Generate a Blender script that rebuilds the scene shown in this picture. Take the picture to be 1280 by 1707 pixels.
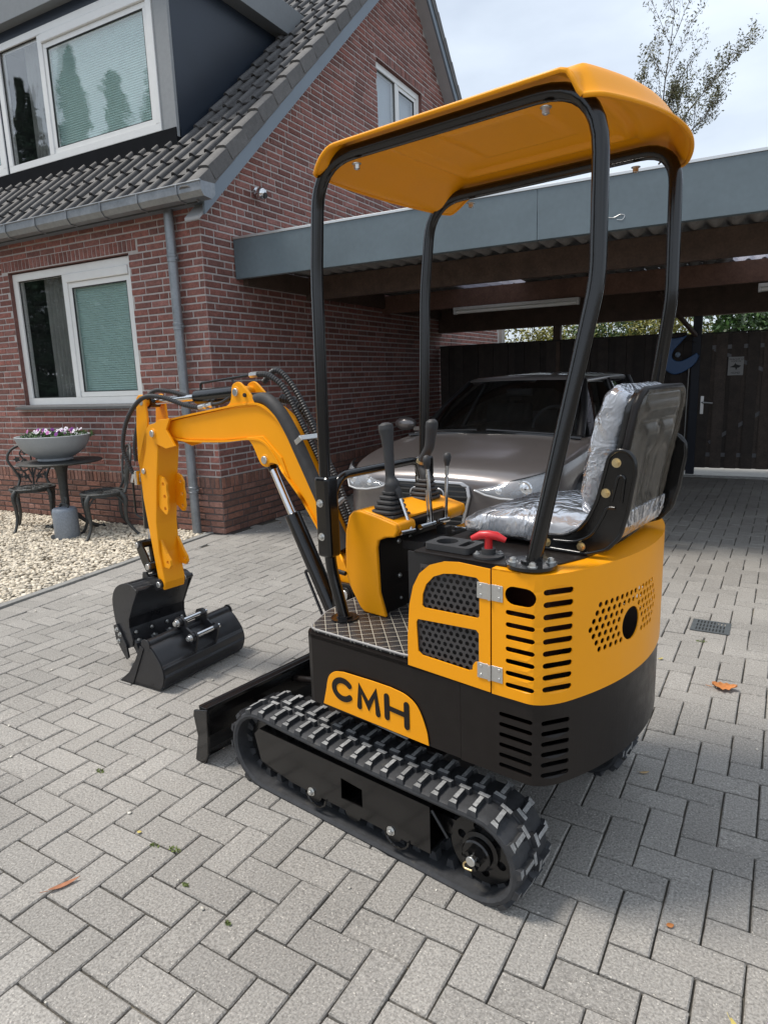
import bpy, math, random
import numpy as np
from math import sin, cos, tan, pi, radians, sqrt, atan2, hypot
from mathutils import Vector, Matrix
from mathutils.geometry import delaunay_2d_cdt
random.seed(11)
rng = np.random.default_rng(5)
for o in list(bpy.data.objects): bpy.data.objects.remove(o)
S = bpy.context.scene
COL = S.collection

# ------------------------------------------------------------------ camera
cd = bpy.data.cameras.new('camera'); cam = bpy.data.objects.new('camera', cd); COL.objects.link(cam)
cd.sensor_fit = 'HORIZONTAL'; cd.sensor_width = 36.0; cd.lens = 1105.3/1280*36.0
cd.clip_start = 0.05; cd.clip_end = 2000
CR = Vector((0.8783645, 0.47681522, -0.03351196)); CU = Vector((-0.06569395, 0.18986783, 0.97960937)); CF = Vector((-0.4734555, 0.85825256, -0.19809704))
m = Matrix.Identity(4)
for i in range(3):
    m[i][0] = CR[i]; m[i][1] = CU[i]; m[i][2] = -CF[i]
m.translation = Vector((0, 0, 1.4))
cam.matrix_world = m
S.camera = cam
S.render.resolution_x = 767; S.render.resolution_y = 1024

# ------------------------------------------------------------------ light
SUN_SHIFT = Vector((0.48, 0.20, -1.0)).normalized()      # direction in which the light travels
w = bpy.data.worlds.new('World'); S.world = w; w.use_nodes = True
nt = w.node_tree; nt.nodes.clear()
def N(t, typ, **kw):
    n = t.nodes.new(typ)
    for k, v in kw.items(): setattr(n, k, v)
    return n
sky = N(nt, 'ShaderNodeTexSky', sky_type='NISHITA', sun_disc=False)
sd = -SUN_SHIFT
sky.sun_elevation = math.asin(sd.z); sky.sun_rotation = atan2(sd.x, sd.y)
sky.air_density = 1.0; sky.dust_density = 2.0; sky.ozone_density = 1.0
tc = N(nt, 'ShaderNodeTexCoord')
mp = N(nt, 'ShaderNodeMapping'); mp.inputs['Scale'].default_value = (1.0, 1.0, 2.6); mp.inputs['Location'].default_value = (0.35, 0.2, 0.1)
nz = N(nt, 'ShaderNodeTexNoise'); nz.inputs['Scale'].default_value = 1.7; nz.inputs['Detail'].default_value = 7; nz.inputs['Roughness'].default_value = 0.5
rp = N(nt, 'ShaderNodeValToRGB'); rp.color_ramp.elements[0].position = 0.34; rp.color_ramp.elements[0].color = (0.52, 0.52, 0.52, 1); rp.color_ramp.elements[1].position = 0.60
mx = N(nt, 'ShaderNodeMixRGB'); mx.inputs[2].default_value = (8.7, 9.7, 11.0, 1)
bg = N(nt, 'ShaderNodeBackground'); bg.inputs['Strength'].default_value = 0.095
ow = N(nt, 'ShaderNodeOutputWorld')
L = nt.links.new
L(tc.outputs['Generated'], mp.inputs['Vector']); L(mp.outputs[0], nz.inputs['Vector']); L(nz.outputs['Fac'], rp.inputs[0])
L(rp.outputs[0], mx.inputs[0]); L(sky.outputs[0], mx.inputs[1]); L(mx.outputs[0], bg.inputs['Color']); L(bg.outputs[0], ow.inputs[0])
sl = bpy.data.lights.new('sun', 'SUN'); sun = bpy.data.objects.new('sun', sl); COL.objects.link(sun)
sl.energy = 3.1; sl.angle = radians(14); sl.color = (1.0, 0.94, 0.86)
sun.rotation_euler = SUN_SHIFT.to_track_quat('-Z', 'Y').to_euler()
S.view_settings.view_transform = 'Standard'; S.view_settings.look = 'None'
S.view_settings.gamma = 1.0; S.view_settings.use_curve_mapping = False
S.view_settings.exposure = 0.18

# ------------------------------------------------------------------ materials
MATS = {}
def mat(name, col, rough=0.5, metal=0.0, coat=0.0, noise=None, bump=None, tone=0.0, alpha=1.0, ior=1.5,
        trans=0.0, spots=None, spec=0.5, nrough=None, bump2=None):
    """noise=(scale, amount), bump=(scale, distance), tone=per-piece brightness swing, spots=(scale, threshold, colour)"""
    if name in MATS: return MATS[name]
    m = bpy.data.materials.new(name); m.use_nodes = True; t = m.node_tree
    b = t.nodes['Principled BSDF']
    b.inputs['Roughness'].default_value = rough; b.inputs['Metallic'].default_value = metal
    b.inputs['IOR'].default_value = ior; b.inputs['Coat Weight'].default_value = coat; b.inputs['Coat Roughness'].default_value = 0.12
    b.inputs['Alpha'].default_value = alpha; b.inputs['Transmission Weight'].default_value = trans
    b.inputs['Specular IOR Level'].default_value = spec
    b.inputs['Base Color'].default_value = (*col, 1)
    tcn = N(t, 'ShaderNodeTexCoord'); src = tcn.outputs['Object']
    geo = N(t, 'ShaderNodeNewGeometry')
    pos = geo.outputs['Position']
    last = None
    def scale_col(fac_socket, lo, hi, inp):
        mr = N(t, 'ShaderNodeMapRange'); t.links.new(fac_socket, mr.inputs[0]); mr.inputs[1].default_value = 0.25; mr.inputs[2].default_value = 0.75
        mr.inputs[3].default_value = lo; mr.inputs[4].default_value = hi
        h = N(t, 'ShaderNodeVectorMath', operation='SCALE')
        if inp is None: h.inputs[0].default_value = col
        else: t.links.new(inp, h.inputs[0])
        t.links.new(mr.outputs[0], h.inputs['Scale']); return h.outputs[0]
    if noise:
        n = N(t, 'ShaderNodeTexNoise'); n.inputs['Scale'].default_value = noise[0]; n.inputs['Detail'].default_value = 6; n.inputs['Roughness'].default_value = 0.62
        t.links.new(pos, n.inputs['Vector'])
        last = scale_col(n.outputs['Fac'], 1-noise[1], 1+noise[1], last)
        if nrough:
            mr = N(t, 'ShaderNodeMapRange'); t.links.new(n.outputs['Fac'], mr.inputs[0]); mr.inputs[1].default_value = 0.3; mr.inputs[2].default_value = 0.7
            mr.inputs[3].default_value = rough-nrough; mr.inputs[4].default_value = rough+nrough; t.links.new(mr.outputs[0], b.inputs['Roughness'])
        if len(noise) > 2:
            n2 = N(t, 'ShaderNodeTexNoise'); n2.inputs['Scale'].default_value = noise[2]; n2.inputs['Detail'].default_value = 4
            t.links.new(pos, n2.inputs['Vector']); last = scale_col(n2.outputs['Fac'], 1-noise[3], 1+noise[3], last)
    if tone:
        at = N(t, 'ShaderNodeAttribute', attribute_name='tone'); oi = N(t, 'ShaderNodeObjectInfo')
        sp = N(t, 'ShaderNodeSeparateColor'); t.links.new(oi.outputs['Color'], sp.inputs[0])
        ad = N(t, 'ShaderNodeMath', operation='ADD'); t.links.new(at.outputs['Fac'], ad.inputs[0]); t.links.new(sp.outputs[0], ad.inputs[1])
        mr = N(t, 'ShaderNodeMapRange'); t.links.new(ad.outputs[0], mr.inputs[0]); mr.inputs[3].default_value = 1-tone; mr.inputs[4].default_value = 1+tone
        h = N(t, 'ShaderNodeVectorMath', operation='SCALE')
        if last is None: h.inputs[0].default_value = col
        else: t.links.new(last, h.inputs[0])
        t.links.new(mr.outputs[0], h.inputs['Scale']); last = h.outputs[0]
        hs = N(t, 'ShaderNodeHueSaturation'); t.links.new(last, hs.inputs['Color'])
        mr2 = N(t, 'ShaderNodeMath', operation='MULTIPLY_ADD'); fr = N(t, 'ShaderNodeMath', operation='FRACT'); m7 = N(t, 'ShaderNodeMath', operation='MULTIPLY')
        t.links.new(ad.outputs[0], m7.inputs[0]); m7.inputs[1].default_value = 7.3; t.links.new(m7.outputs[0], fr.inputs[0])
        t.links.new(fr.outputs[0], mr2.inputs[0]); mr2.inputs[1].default_value = 0.5*tone; mr2.inputs[2].default_value = 1-0.25*tone
        t.links.new(mr2.outputs[0], hs.inputs['Saturation']); last = hs.outputs[0]
    if spots:
        n = N(t, 'ShaderNodeTexNoise'); n.inputs['Scale'].default_value = spots[0]; n.inputs['Detail'].default_value = 3
        t.links.new(pos, n.inputs['Vector'])
        r = N(t, 'ShaderNodeValToRGB'); r.color_ramp.elements[0].position = spots[1]; r.color_ramp.elements[1].position = min(1, spots[1]+0.09)
        t.links.new(n.outputs['Fac'], r.inputs[0])
        mxx = N(t, 'ShaderNodeMixRGB'); t.links.new(r.outputs[0], mxx.inputs[0]); mxx.inputs[2].default_value = (*spots[2], 1)
        if last is None: mxx.inputs[1].default_value = (*col, 1)
        else: t.links.new(last, mxx.inputs[1])
        last = mxx.outputs[0]
    if last is not None: t.links.new(last, b.inputs['Base Color'])
    prev = None
    for bb in (bump, bump2):
        if not bb: continue
        n = N(t, 'ShaderNodeTexNoise'); n.inputs['Scale'].default_value = bb[0]; n.inputs['Detail'].default_value = 5; n.inputs['Roughness'].default_value = 0.6
        t.links.new(pos if len(bb) < 3 else src, n.inputs['Vector'])
        bm = N(t, 'ShaderNodeBump'); bm.inputs['Distance'].default_value = bb[1]; bm.inputs['Strength'].default_value = 1.0
        t.links.new(n.outputs['Fac'], bm.inputs['Height'])
        if prev: t.links.new(prev, bm.inputs['Normal'])
        prev = bm.outputs[0]
    if prev: t.links.new(prev, b.inputs['Normal'])
    MATS[name] = m
    return m

# ------------------------------------------------------------------ mesh builder
class MB:
    def __init__(s): s.v = []; s.f = []; s.tone = []
    def add(s, vs, fs, tone=None, M=None):
        b = len(s.v)
        if M is not None: vs = [M @ Vector(p) for p in vs]
        s.v += [tuple(p) for p in vs]; s.f += [tuple(b+i for i in f) for f in fs]
        s.tone += [tone if tone is not None else 0.5]*len(fs)
        return s
    def box(s, x0, x1, y0, y1, z0, z1, tone=None, M=None):
        if x0 > x1: x0, x1 = x1, x0
        if y0 > y1: y0, y1 = y1, y0
        if z0 > z1: z0, z1 = z1, z0
        return s.add([(x0,y0,z0),(x1,y0,z0),(x1,y1,z0),(x0,y1,z0),(x0,y0,z1),(x1,y0,z1),(x1,y1,z1),(x0,y1,z1)],
              [(0,3,2,1),(4,5,6,7),(0,1,5,4),(1,2,6,5),(2,3,7,6),(3,0,4,7)], tone, M)
    def cyl(s, p0, p1, r0, r1=None, n=16, caps=True, tone=None):
        r1 = r0 if r1 is None else r1
        p0 = Vector(p0); p1 = Vector(p1); d = (p1-p0).normalized()
        a = d.orthogonal().normalized(); b = d.cross(a)
        vs = [p0+(a*cos(2*pi*i/n)+b*sin(2*pi*i/n))*r0 for i in range(n)]+[p1+(a*cos(2*pi*i/n)+b*sin(2*pi*i/n))*r1 for i in range(n)]
        fs = [(i, (i+1) % n, n+(i+1) % n, n+i) for i in range(n)]
        if caps: fs += [tuple(range(n-1, -1, -1)), tuple(range(n, 2*n))]
        return s.add(vs, fs, tone)
    def tube(s, pts, r, n=12, caps=True, tone=None):
        pts = [Vector(p) for p in pts]; rs = r if isinstance(r, (list, tuple)) else [r]*len(pts)
        a = None; vs = []
        for i, p in enumerate(pts):
            if i == 0: d = pts[1]-p
            elif i == len(pts)-1: d = p-pts[i-1]
            else: d = (pts[i+1]-p).normalized()+(p-pts[i-1]).normalized()
            d.normalize()
            if a is None: a = d.orthogonal().normalized()
            else:
                a = a-d*a.dot(d)
                a = a.normalized() if a.length > 1e-6 else d.orthogonal().normalized()
            b = d.cross(a)
            vs += [p+(a*cos(2*pi*k/n)+b*sin(2*pi*k/n))*rs[i] for k in range(n)]
        fs = []
        for i in range(len(pts)-1):
            for k in range(n): fs.append((i*n+k, i*n+(k+1) % n, (i+1)*n+(k+1) % n, (i+1)*n+k))
        if caps: fs += [tuple(range(n-1, -1, -1)), tuple(range((len(pts)-1)*n, len(pts)*n))]
        return s.add(vs, fs, tone)
    def prism(s, poly, lo, hi, axis='y', tone=None, M=None):
        """poly in the plane across axis: y -> (x,z); z -> (x,y); x -> (y,z)"""
        def P(a, b, c): return (a, c, b) if axis == 'y' else ((a, b, c) if axis == 'z' else (c, a, b))
        n = len(poly)
        vs = [P(a, b, lo) for a, b in poly]+[P(a, b, hi) for a, b in poly]
        fs = [tuple(range(n)), tuple(range(2*n-1, n-1, -1))]+[(i, n+i, n+(i+1) % n, (i+1) % n) for i in range(n)]
        return s.add(vs, fs, tone, M)
    def lathe(s, prof, c=(0, 0, 0), n=32, axis=None, tone=None, caps=True):
        """prof: (radius, height); axis: Matrix to orient"""
        vs = []; fs = []
        for r, h in prof:
            for k in range(n): vs.append(Vector((r*cos(2*pi*k/n), r*sin(2*pi*k/n), h)))
        for i in range(len(prof)-1):
            for k in range(n): fs.append((i*n+k, i*n+(k+1) % n, (i+1)*n+(k+1) % n, (i+1)*n+k))
        if caps: fs += [tuple(range(n-1, -1, -1)), tuple(range((len(prof)-1)*n, len(prof)*n))]
        M = Matrix.Translation(Vector(c)) @ (axis if axis is not None else Matrix.Identity(4))
        return s.add(vs, fs, tone, M)
    def strip(s, pts, lo, hi, th, axis='y', closed=False):
        """thick ribbon: path of (a,b) points, thickness th to the left, extruded along axis"""
        n = len(pts); P2 = []
        for i in range(n):
            p = Vector((pts[i][0], pts[i][1])); q0 = Vector(pts[i-1][:2]) if (i > 0 or closed) else p; q1 = Vector(pts[(i+1) % n][:2]) if (i < n-1 or closed) else p
            d = (q1-q0).normalized(); P2.append((p.x-d.y*th, p.y+d.x*th))
        for i in range(n if closed else n-1):
            j = (i+1) % n
            s.prism([tuple(pts[i]), tuple(pts[j]), P2[j], P2[i]], lo, hi, axis)
        return s
    def build(s, name, material, parent=None, smooth=None, bevel=0.0, seg=2, solid=None, sub=0, fix=True):
        me = bpy.data.meshes.new(name); me.from_pydata(s.v, [], s.f); me.validate()
        if len(set(s.tone)) > 1 and len(s.tone) == len(me.polygons):
            a = me.attributes.new('tone', 'FLOAT', 'FACE'); a.data.foreach_set('value', s.tone)
        if fix and len(s.f) < 60000:
            import bmesh
            bm = bmesh.new(); bm.from_mesh(me); bmesh.ops.remove_doubles(bm, verts=bm.verts, dist=1e-5)
            bmesh.ops.recalc_face_normals(bm, faces=bm.faces); bm.to_mesh(me); bm.free()
        me.materials.append(material)
        return place(name, me, parent, smooth, bevel, seg, solid, sub)

def place(name, me, parent=None, smooth=None, bevel=0.0, seg=2, solid=None, sub=0):
    o = bpy.data.objects.new(name, me); COL.objects.link(o)
    if parent is not None: o.parent = parent
    o.color = (0.0, 0, 0, 1)
    if solid:
        md = o.modifiers.new('solid', 'SOLIDIFY'); md.thickness = abs(solid); md.offset = -1 if solid > 0 else 1
    if bevel:
        md = o.modifiers.new('bevel', 'BEVEL'); md.width = bevel; md.segments = seg; md.limit_method = 'ANGLE'; md.angle_limit = radians(35)
        md.harden_normals = False
    if sub:
        md = o.modifiers.new('sub', 'SUBSURF'); md.levels = sub; md.render_levels = sub
    if smooth is not None:
        sm = np.ones(len(me.polygons), dtype=bool); me.polygons.foreach_set('use_smooth', sm)
        if smooth < 180:
            try: me.set_sharp_from_angle(angle=radians(smooth))
            except Exception: pass
    return o

def piece(name, me, parent, loc, rot=(0, 0, 0), scale=(1, 1, 1), tone=None):
    o = bpy.data.objects.new(name, me); COL.objects.link(o)
    o.parent = parent; o.location = loc; o.rotation_euler = rot; o.scale = scale
    o.color = (random.random() if tone is None else tone, 0, 0, 1)
    return o

def tag(o, label=None, cat=None, group=None, kind=None):
    if label: o['label'] = label
    if cat: o['category'] = cat
    if group: o['group'] = group
    if kind: o['kind'] = kind
    return o
def thing(name, label, cat, loc=(0, 0, 0), rz=0.0, group=None):
    o = bpy.data.objects.new(name, None); COL.objects.link(o); o.empty_display_size = 0.2
    o.location = loc; o.rotation_euler = (0, 0, rz)
    return tag(o, label, cat, group)
def struct(o): o['kind'] = 'structure'; return o
def stuff(o): o['kind'] = 'stuff'; return o
def copy_tree(o, parent=None):
    c = o.copy(); COL.objects.link(c); c.parent = parent
    for ch in list(o.children): copy_tree(ch, c)
    return c
def circ(cx, cy, r, n=12, a0=0, a1=360):
    full = abs(a1-a0) >= 360
    k = n if full else n-1
    return [(cx+r*cos(radians(a0+(a1-a0)*i/k)), cy+r*sin(radians(a0+(a1-a0)*i/k))) for i in range(n)]
def slot(cx, cy, w, h, n=5):
    r = h/2; a = w/2-r
    return [(cx+a+r*cos(t), cy+r*sin(t)) for t in [(-pi/2+pi*i/n) for i in range(n+1)]]+[(cx-a+r*cos(t), cy+r*sin(t)) for t in [(pi/2+pi*i/n) for i in range(n+1)]]
def inside(p, poly):
    x, y = p; c = False; n = len(poly); j = n-1
    for i in range(n):
        xi, yi = poly[i]; xj, yj = poly[j]
        if (yi > y) != (yj > y) and x < (xj-xi)*(y-yi)/(yj-yi)+xi: c = not c
        j = i
    return c
def holed(outer, holes, grid=None):
    """2D triangulated sheet with holes; grid = spacing of extra columns in x for bending"""
    pts = []; edges = []
    if grid:
        o2 = []
        for i in range(len(outer)):
            a, b = Vector(outer[i]), Vector(outer[(i+1) % len(outer)]); k = max(1, int(abs(b.x-a.x)/(grid*0.5)))
            o2 += [tuple(a.lerp(b, j/k)) for j in range(k)]
        outer = o2
    def loop(pl):
        b = len(pts); pts.extend([Vector(p) for p in pl]); n = len(pl)
        edges.extend([(b+i, b+(i+1) % n) for i in range(n)])
    loop(outer)
    for h in holes: loop(h)
    if grid:
        xs = [p[0] for p in outer]; ys = [p[1] for p in outer]
        x = min(xs)+grid
        while x < max(xs)-grid*0.3:
            for k in range(1, 12):
                y = min(ys)+(max(ys)-min(ys))*k/12
                if inside((x, y), outer) and not any(inside((x, y), h) for h in holes): pts.append(Vector((x, y)))
            x += grid
    r = delaunay_2d_cdt(pts, edges, [], 0, 1e-7)
    V, F = r[0], r[2]
    out = []
    for f in F:
        c = (sum(V[i].x for i in f)/len(f), sum(V[i].y for i in f)/len(f))
        if not inside(c, outer): continue
        if any(inside(c, h) for h in holes): continue
        out.append(tuple(f))
    return [(p.x, p.y) for p in V], out
def smoothpath(pts, n=6):
    """Catmull-Rom through 3D points"""
    P = [Vector(p) for p in pts]; P = [P[0]*2-P[1]]+P+[P[-1]*2-P[-2]]; out = []
    for i in range(1, len(P)-2):
        for k in range(n):
            t = k/n; a, b, c, d = P[i-1], P[i], P[i+1], P[i+2]
            out.append(0.5*((2*b)+(c-a)*t+(2*a-5*b+4*c-d)*t*t+(-a+3*b-3*c+d)*t*t*t))
    out.append(P[-2]); return out
def fillet(pts, r, n=6):
    """round the corners of a 3D polyline"""
    P = [Vector(p) for p in pts]; out = [P[0]]
    for i in range(1, len(P)-1):
        a = (P[i-1]-P[i]); b = (P[i+1]-P[i]); ra = min(r, a.length*0.48, b.length*0.48)
        A = P[i]+a.normalized()*ra; B = P[i]+b.normalized()*ra
        for k in range(n+1):
            t = k/n; out.append(A*(1-t)**2+P[i]*2*t*(1-t)+B*t*t)
    out.append(P[-1]); return out
# ================================================================== ground
M_soil = mat('soil', (0.13, 0.115, 0.095), 0.95, noise=(6, 0.3))
M_joint = mat('joint_sand', (0.075, 0.068, 0.056), 0.95, noise=(40, 0.35), spots=(2.2, 0.56, (0.19, 0.165, 0.12)))
M_paver = mat('paver_concrete', (0.305, 0.288, 0.264), 0.9, noise=(150, 0.52, 1.1, 0.18), tone=0.085, bump=(150, 0.004), spots=(190, 0.63, (0.66, 0.62, 0.55)), spec=0.25, bump2=(60, 0.003))
M_kerb = mat('kerb_concrete', (0.27, 0.265, 0.25), 0.9, noise=(60, 0.25, 3, 0.15), bump=(120, 0.001), tone=0.08)
g = MB(); g.add([(-400, -400, -0.06), (400, -400, -0.06), (400, 400, -0.06), (-400, 400, -0.06)], [(0, 1, 2, 3)])
struct(g.build('ground', M_soil))
drive = MB(); drive.add([(-4.46, -3, -0.012), (4.2, -3, -0.012), (4.2, 9.52, -0.012), (-4.46, 9.52, -0.012)], [(0, 1, 2, 3)])
drive = struct(drive.build('driveway', M_joint))

PA = radians(-2.5); PU = Vector((cos(PA), sin(PA), 0)); PV = Vector((-sin(PA), cos(PA), 0)); P0 = Vector((-1.555, 0.94, 0)); PC = 0.1005
def kerb_x(y): return -4.29-0.083*(y-2.449)           # edge between gravel and paving
DRAIN = (-0.11, 3.88)
def paver_mesh(nm, lx, ly, jx=0.0):
    mb = MB(); c = 0.0036; a, b = lx/2, ly/2
    rr = random.Random(int(jx*100)+3); o = []; i_ = []
    cor = [(-a, -b), (a, -b), (a, b), (-a, b)]
    for q in range(4):
        (x0, y0), (x1, y1) = cor[q], cor[(q+1) % 4]; ch = 0.0022+(rr.uniform(0.004, 0.010) if rr.random() < 0.22 else 0.0); L_ = hypot(x1-x0, y1-y0)
        for t in (ch/L_, 0.3+rr.uniform(-.08, .08), 0.62+rr.uniform(-.08, .08), 1-0.0022/L_):
            nx_, ny_ = -(y1-y0)/L_, (x1-x0)/L_; j = rr.uniform(0, 0.0011); x, y = x0+(x1-x0)*t+nx_*j, y0+(y1-y0)*t+ny_*j
            o.append((x, y)); cc = c*rr.uniform(0.7, 1.3); i_.append((x*(1-cc/a), y*(1-cc/b)))
    n_ = len(o)
    vs = [(x, y, -0.05) for x, y in o]+[(x, y, -0.0040) for x, y in o]+[(x, y, 0.0) for x, y in i_]
    fs = [tuple(range(2*n_, 3*n_))]+[(n_+n, n_+(n+1) % n_, 2*n_+(n+1) % n_, 2*n_+n) for n in range(n_)]+[(n, (n+1) % n_, n_+(n+1) % n_, n_+n) for n in range(n_)]
    mb.add(vs, fs); return mb
LX, LY = 2*PC-0.0022, PC-0.0022
pv_mbs = [paver_mesh('p', LX, LY, j) for j in (0, 0.1, 0.2, 0.3, 0.4, 0.5, 0.6)]
pv_me = []
for k, mb in enumerate(pv_mbs):
    me = bpy.data.meshes.new('paver'); me.from_pydata(mb.v, [], mb.f); me.materials.append(M_paver); pv_me.append(me)
cells = []
for i in range(-60, 62):
    for j in range(-36, 92):
        k = (i-j) % 4
        if k == 0: c = P0+PU*(i+1)*PC+PV*(j+0.5)*PC; rot = PA
        elif k == 3: c = P0+PU*(i+0.5)*PC+PV*(j+1)*PC; rot = PA+pi/2
        else: continue
        if c.y < -2.6 or c.y > 9.45 or c.x > 3.9: continue
        if c.x < kerb_x(c.y)+0.22 and c.y < 4.65: continue
        if c.x < -4.23: continue
        if abs(c.x-DRAIN[0]) < 0.13 and abs(c.y-DRAIN[1]) < 0.09: pass
        cells.append((c, rot))
def in_view(p, mgn=1.05):
    d = Vector(p)-Vector((0, 0, 1.4)); z = d.dot(CF)
    if z <= 0.2: return False
    return abs(d.dot(CR)/z) < 640/1105.3*mgn and abs(d.dot(CU)/z) < 853/1105.3*mgn
def behind_machine(p):
    q = p-Vector((-0.8904, 1.98966, 0)); F_ = Vector((cos(radians(170)), sin(radians(170)), 0)); L_ = Vector((-F_.y, F_.x, 0))
    u, v = q.dot(F_), q.dot(L_)
    return -0.5 < u < 0.65 and -1.6 < v < 0.40
cells.sort(key=lambda t: (0 if (in_view(t[0], 1.0) and not behind_machine(t[0])) else 1, t[0].length))
bigp = MB()
for n, (c, rot) in enumerate(cells):
    tl = (random.gauss(0, 0.006), random.gauss(0, 0.006)); zz = random.gauss(0, 0.0010)-(0.004 if c.x < kerb_x(c.y)+0.36 and c.y < 4.65 else 0); k = random.randrange(7); fl = rot+random.choice((0, pi))+random.gauss(0, 0.005)
    tn = random.random()
    if random.random() < 0.02: tn -= 0.9
    sc = random.uniform(0.975, 1.0)
    if n < 300:
        piece('paver', pv_me[k], drive, (c.x, c.y, zz), (tl[0], tl[1], fl), (sc, sc, 1), tn)
    else:
        Mx = Matrix.Translation((c.x, c.y, zz)) @ Matrix.Rotation(fl, 4, 'Z') @ Matrix.Rotation(tl[0], 4, 'X') @ Matrix.Diagonal((sc, sc, 1, 1))
        bigp.add(pv_mbs[k].v, pv_mbs[k].f, tn, Mx)
# row of pavers laid along the kerb
y = -2.6
while y < 4.6:
    for q in (0, 1):
        yy = y+0.1*q; x = kerb_x(yy)+0.165+0.0
        Mx = Matrix.Translation((x, yy+0.05, random.gauss(0, 0.001))) @ Matrix.Rotation(random.gauss(0, 0.006)+0.083, 4, 'Z')
        bigp.add(pv_mbs[random.randrange(7)].v, pv_mbs[0].f, random.random(), Mx)
    y += 0.2
stuff(bigp.build('paver_field', M_paver, drive, fix=False))
# concrete kerb strip
kb = struct(MB().add([(kerb_x(-3), -3, -0.03), (kerb_x(-3)+0.06, -3, -0.03), (kerb_x(4.62)+0.06, 4.62, -0.03), (kerb_x(4.62), 4.62, -0.03)], [(0, 1, 2, 3)]).build('garden_kerb', M_joint))
kmb = MB().box(-0.03, 0.03, -0.497, 0.497, -0.1, 0.012); kme = bpy.data.meshes.new('kerb_stone'); kme.from_pydata(kmb.v, [], kmb.f); kme.materials.append(M_kerb)
y = -2.9
while y < 4.6:
    sc = min(1.0, (4.62-y)); piece('kerb_stone', kme, kb, (kerb_x(y+0.5*sc)+0.03, y+0.5*sc, random.gauss(0, 0.002)), (0, 0, 0.083), (1, sc, 1)); y += 1.0

# gravel bed
M_gbase = mat('gravel_base', (0.30, 0.26, 0.20), 0.95, noise=(60, 0.3))
M_grav = mat('gravel_stone', (0.60, 0.53, 0.42), 0.8, tone=0.42, noise=(90, 0.12))
gb = struct(MB().add([(-12, -3, -0.02), (kerb_x(-3), -3, -0.02), (kerb_x(4.62), 4.62, -0.02), (-12, 4.62, -0.02)], [(0, 1, 2, 3)]).build('gravel_bed', M_gbase))
def stones(n, area, sz, nm, material, zf=0.35, parent=None):
    ov = np.array([(1,0,0),(-1,0,0),(0,1,0),(0,-1,0),(0,0,1),(0,0,-1),(.6,.6,.55),(-.6,.6,-.5),(.6,-.6,.5),(-.62,-.55,.5)], float)[:6]
    of = np.array([(0,2,4),(2,1,4),(1,3,4),(3,0,4),(2,0,5),(1,2,5),(3,1,5),(0,3,5)])
    # cuboctahedron-like stone: 8 tris is crisp; use an icosahedron
    t = (1+5**.5)/2
    ov = np.array([(-1,t,0),(1,t,0),(-1,-t,0),(1,-t,0),(0,-1,t),(0,1,t),(0,-1,-t),(0,1,-t),(t,0,-1),(t,0,1),(-t,0,-1),(-t,0,1)])/1.9
    of = np.array([(0,11,5),(0,5,1),(0,1,7),(0,7,10),(0,10,11),(1,5,9),(5,11,4),(11,10,2),(10,7,6),(7,1,8),(3,9,4),(3,4,2),(3,2,6),(3,6,8),(3,8,9),(4,9,5),(2,4,11),(6,2,10),(8,6,7),(9,8,1)])
    xy = area(n); n = len(xy)
    s = rng.uniform(sz[0], sz[1], n); ax = rng.uniform(0.75, 1.25, (n, 3)); ax[:, 2] *= 0.6
    jit = rng.uniform(0.72, 1.2, (n, 12, 1))
    P = ov[None]*jit*ax[:, None]*s[:, None, None]
    A = rng.uniform(0, 2*pi, (n, 3)); 
    ca, sa = np.cos(A[:, 0]), np.sin(A[:, 0]); x, y_, z = P[..., 0].copy(), P[..., 1].copy(), P[..., 2].copy()
    P[..., 0] = x*ca[:, None]-y_*sa[:, None]; P[..., 1] = x*sa[:, None]+y_*ca[:, None]
    cb, sb = np.cos(A[:, 1]*0.12-0.4), np.sin(A[:, 1]*0.12-0.4); x = P[..., 0].copy()
    P[..., 0] = x*cb[:, None]-z*sb[:, None]; P[..., 2] = x*sb[:, None]+z*cb[:, None]
    P[..., 0] += xy[:, 0:1]; P[..., 1] += xy[:, 1:2]; P[..., 2] += (s*zf*rng.uniform(0.2, 1.6, n))[:, None]+xy[:, 2:3]
    me = bpy.data.meshes.new(nm)
    F = (of[None]+(np.arange(n)*12)[:, None, None]).reshape(-1, 3); Vv = P.reshape(-1, 3)
    me.vertices.add(len(Vv)); me.vertices.foreach_set('co', Vv.ravel()); me.loops.add(F.size); me.loops.foreach_set('vertex_index', F.ravel())
    me.polygons.add(len(F)); me.polygons.foreach_set('loop_start', np.arange(0, F.size, 3)); me.polygons.foreach_set('loop_total', np.full(len(F), 3))
    me.update(calc_edges=True); me.validate()
    a = me.attributes.new('tone', 'FLOAT', 'FACE'); a.data.foreach_set('value', np.repeat(rng.random(n), len(of)).astype(np.float32))
    me.materials.append(material)
    o = place(nm, me, parent); return stuff(o)
def area_gravel(n):
    p = np.column_stack([rng.uniform(-8.2, -4.2, n), rng.uniform(2.0, 4.6, n), np.zeros(n)])
    kx = -4.29-0.083*(p[:, 1]-2.449); return p[p[:, 0] < kx-0.008]
gs = tag(stones(26000, area_gravel, (0.007, 0.021), 'gravel', M_grav), 'pale cream gravel chippings filling the bed before the house', 'gravel')
def area_strays(n):
    x = rng.uniform(-4.2, 1.0, n); y_ = rng.uniform(0.5, 8, n); p = np.column_stack([x, y_, np.zeros(n)])
    keep = (rng.random(n) < np.exp(-(x+4.2)*0.55)) | (rng.random(n) < 0.12); return p[keep]
tag(stones(330, area_strays, (0.003, 0.0075), 'stray_pebbles', mat('pebble', (0.62, 0.58, 0.5), 0.7, tone=0.3), 0.5), 'tiny pale pebbles scattered over the grey paving', 'pebbles')

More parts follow.
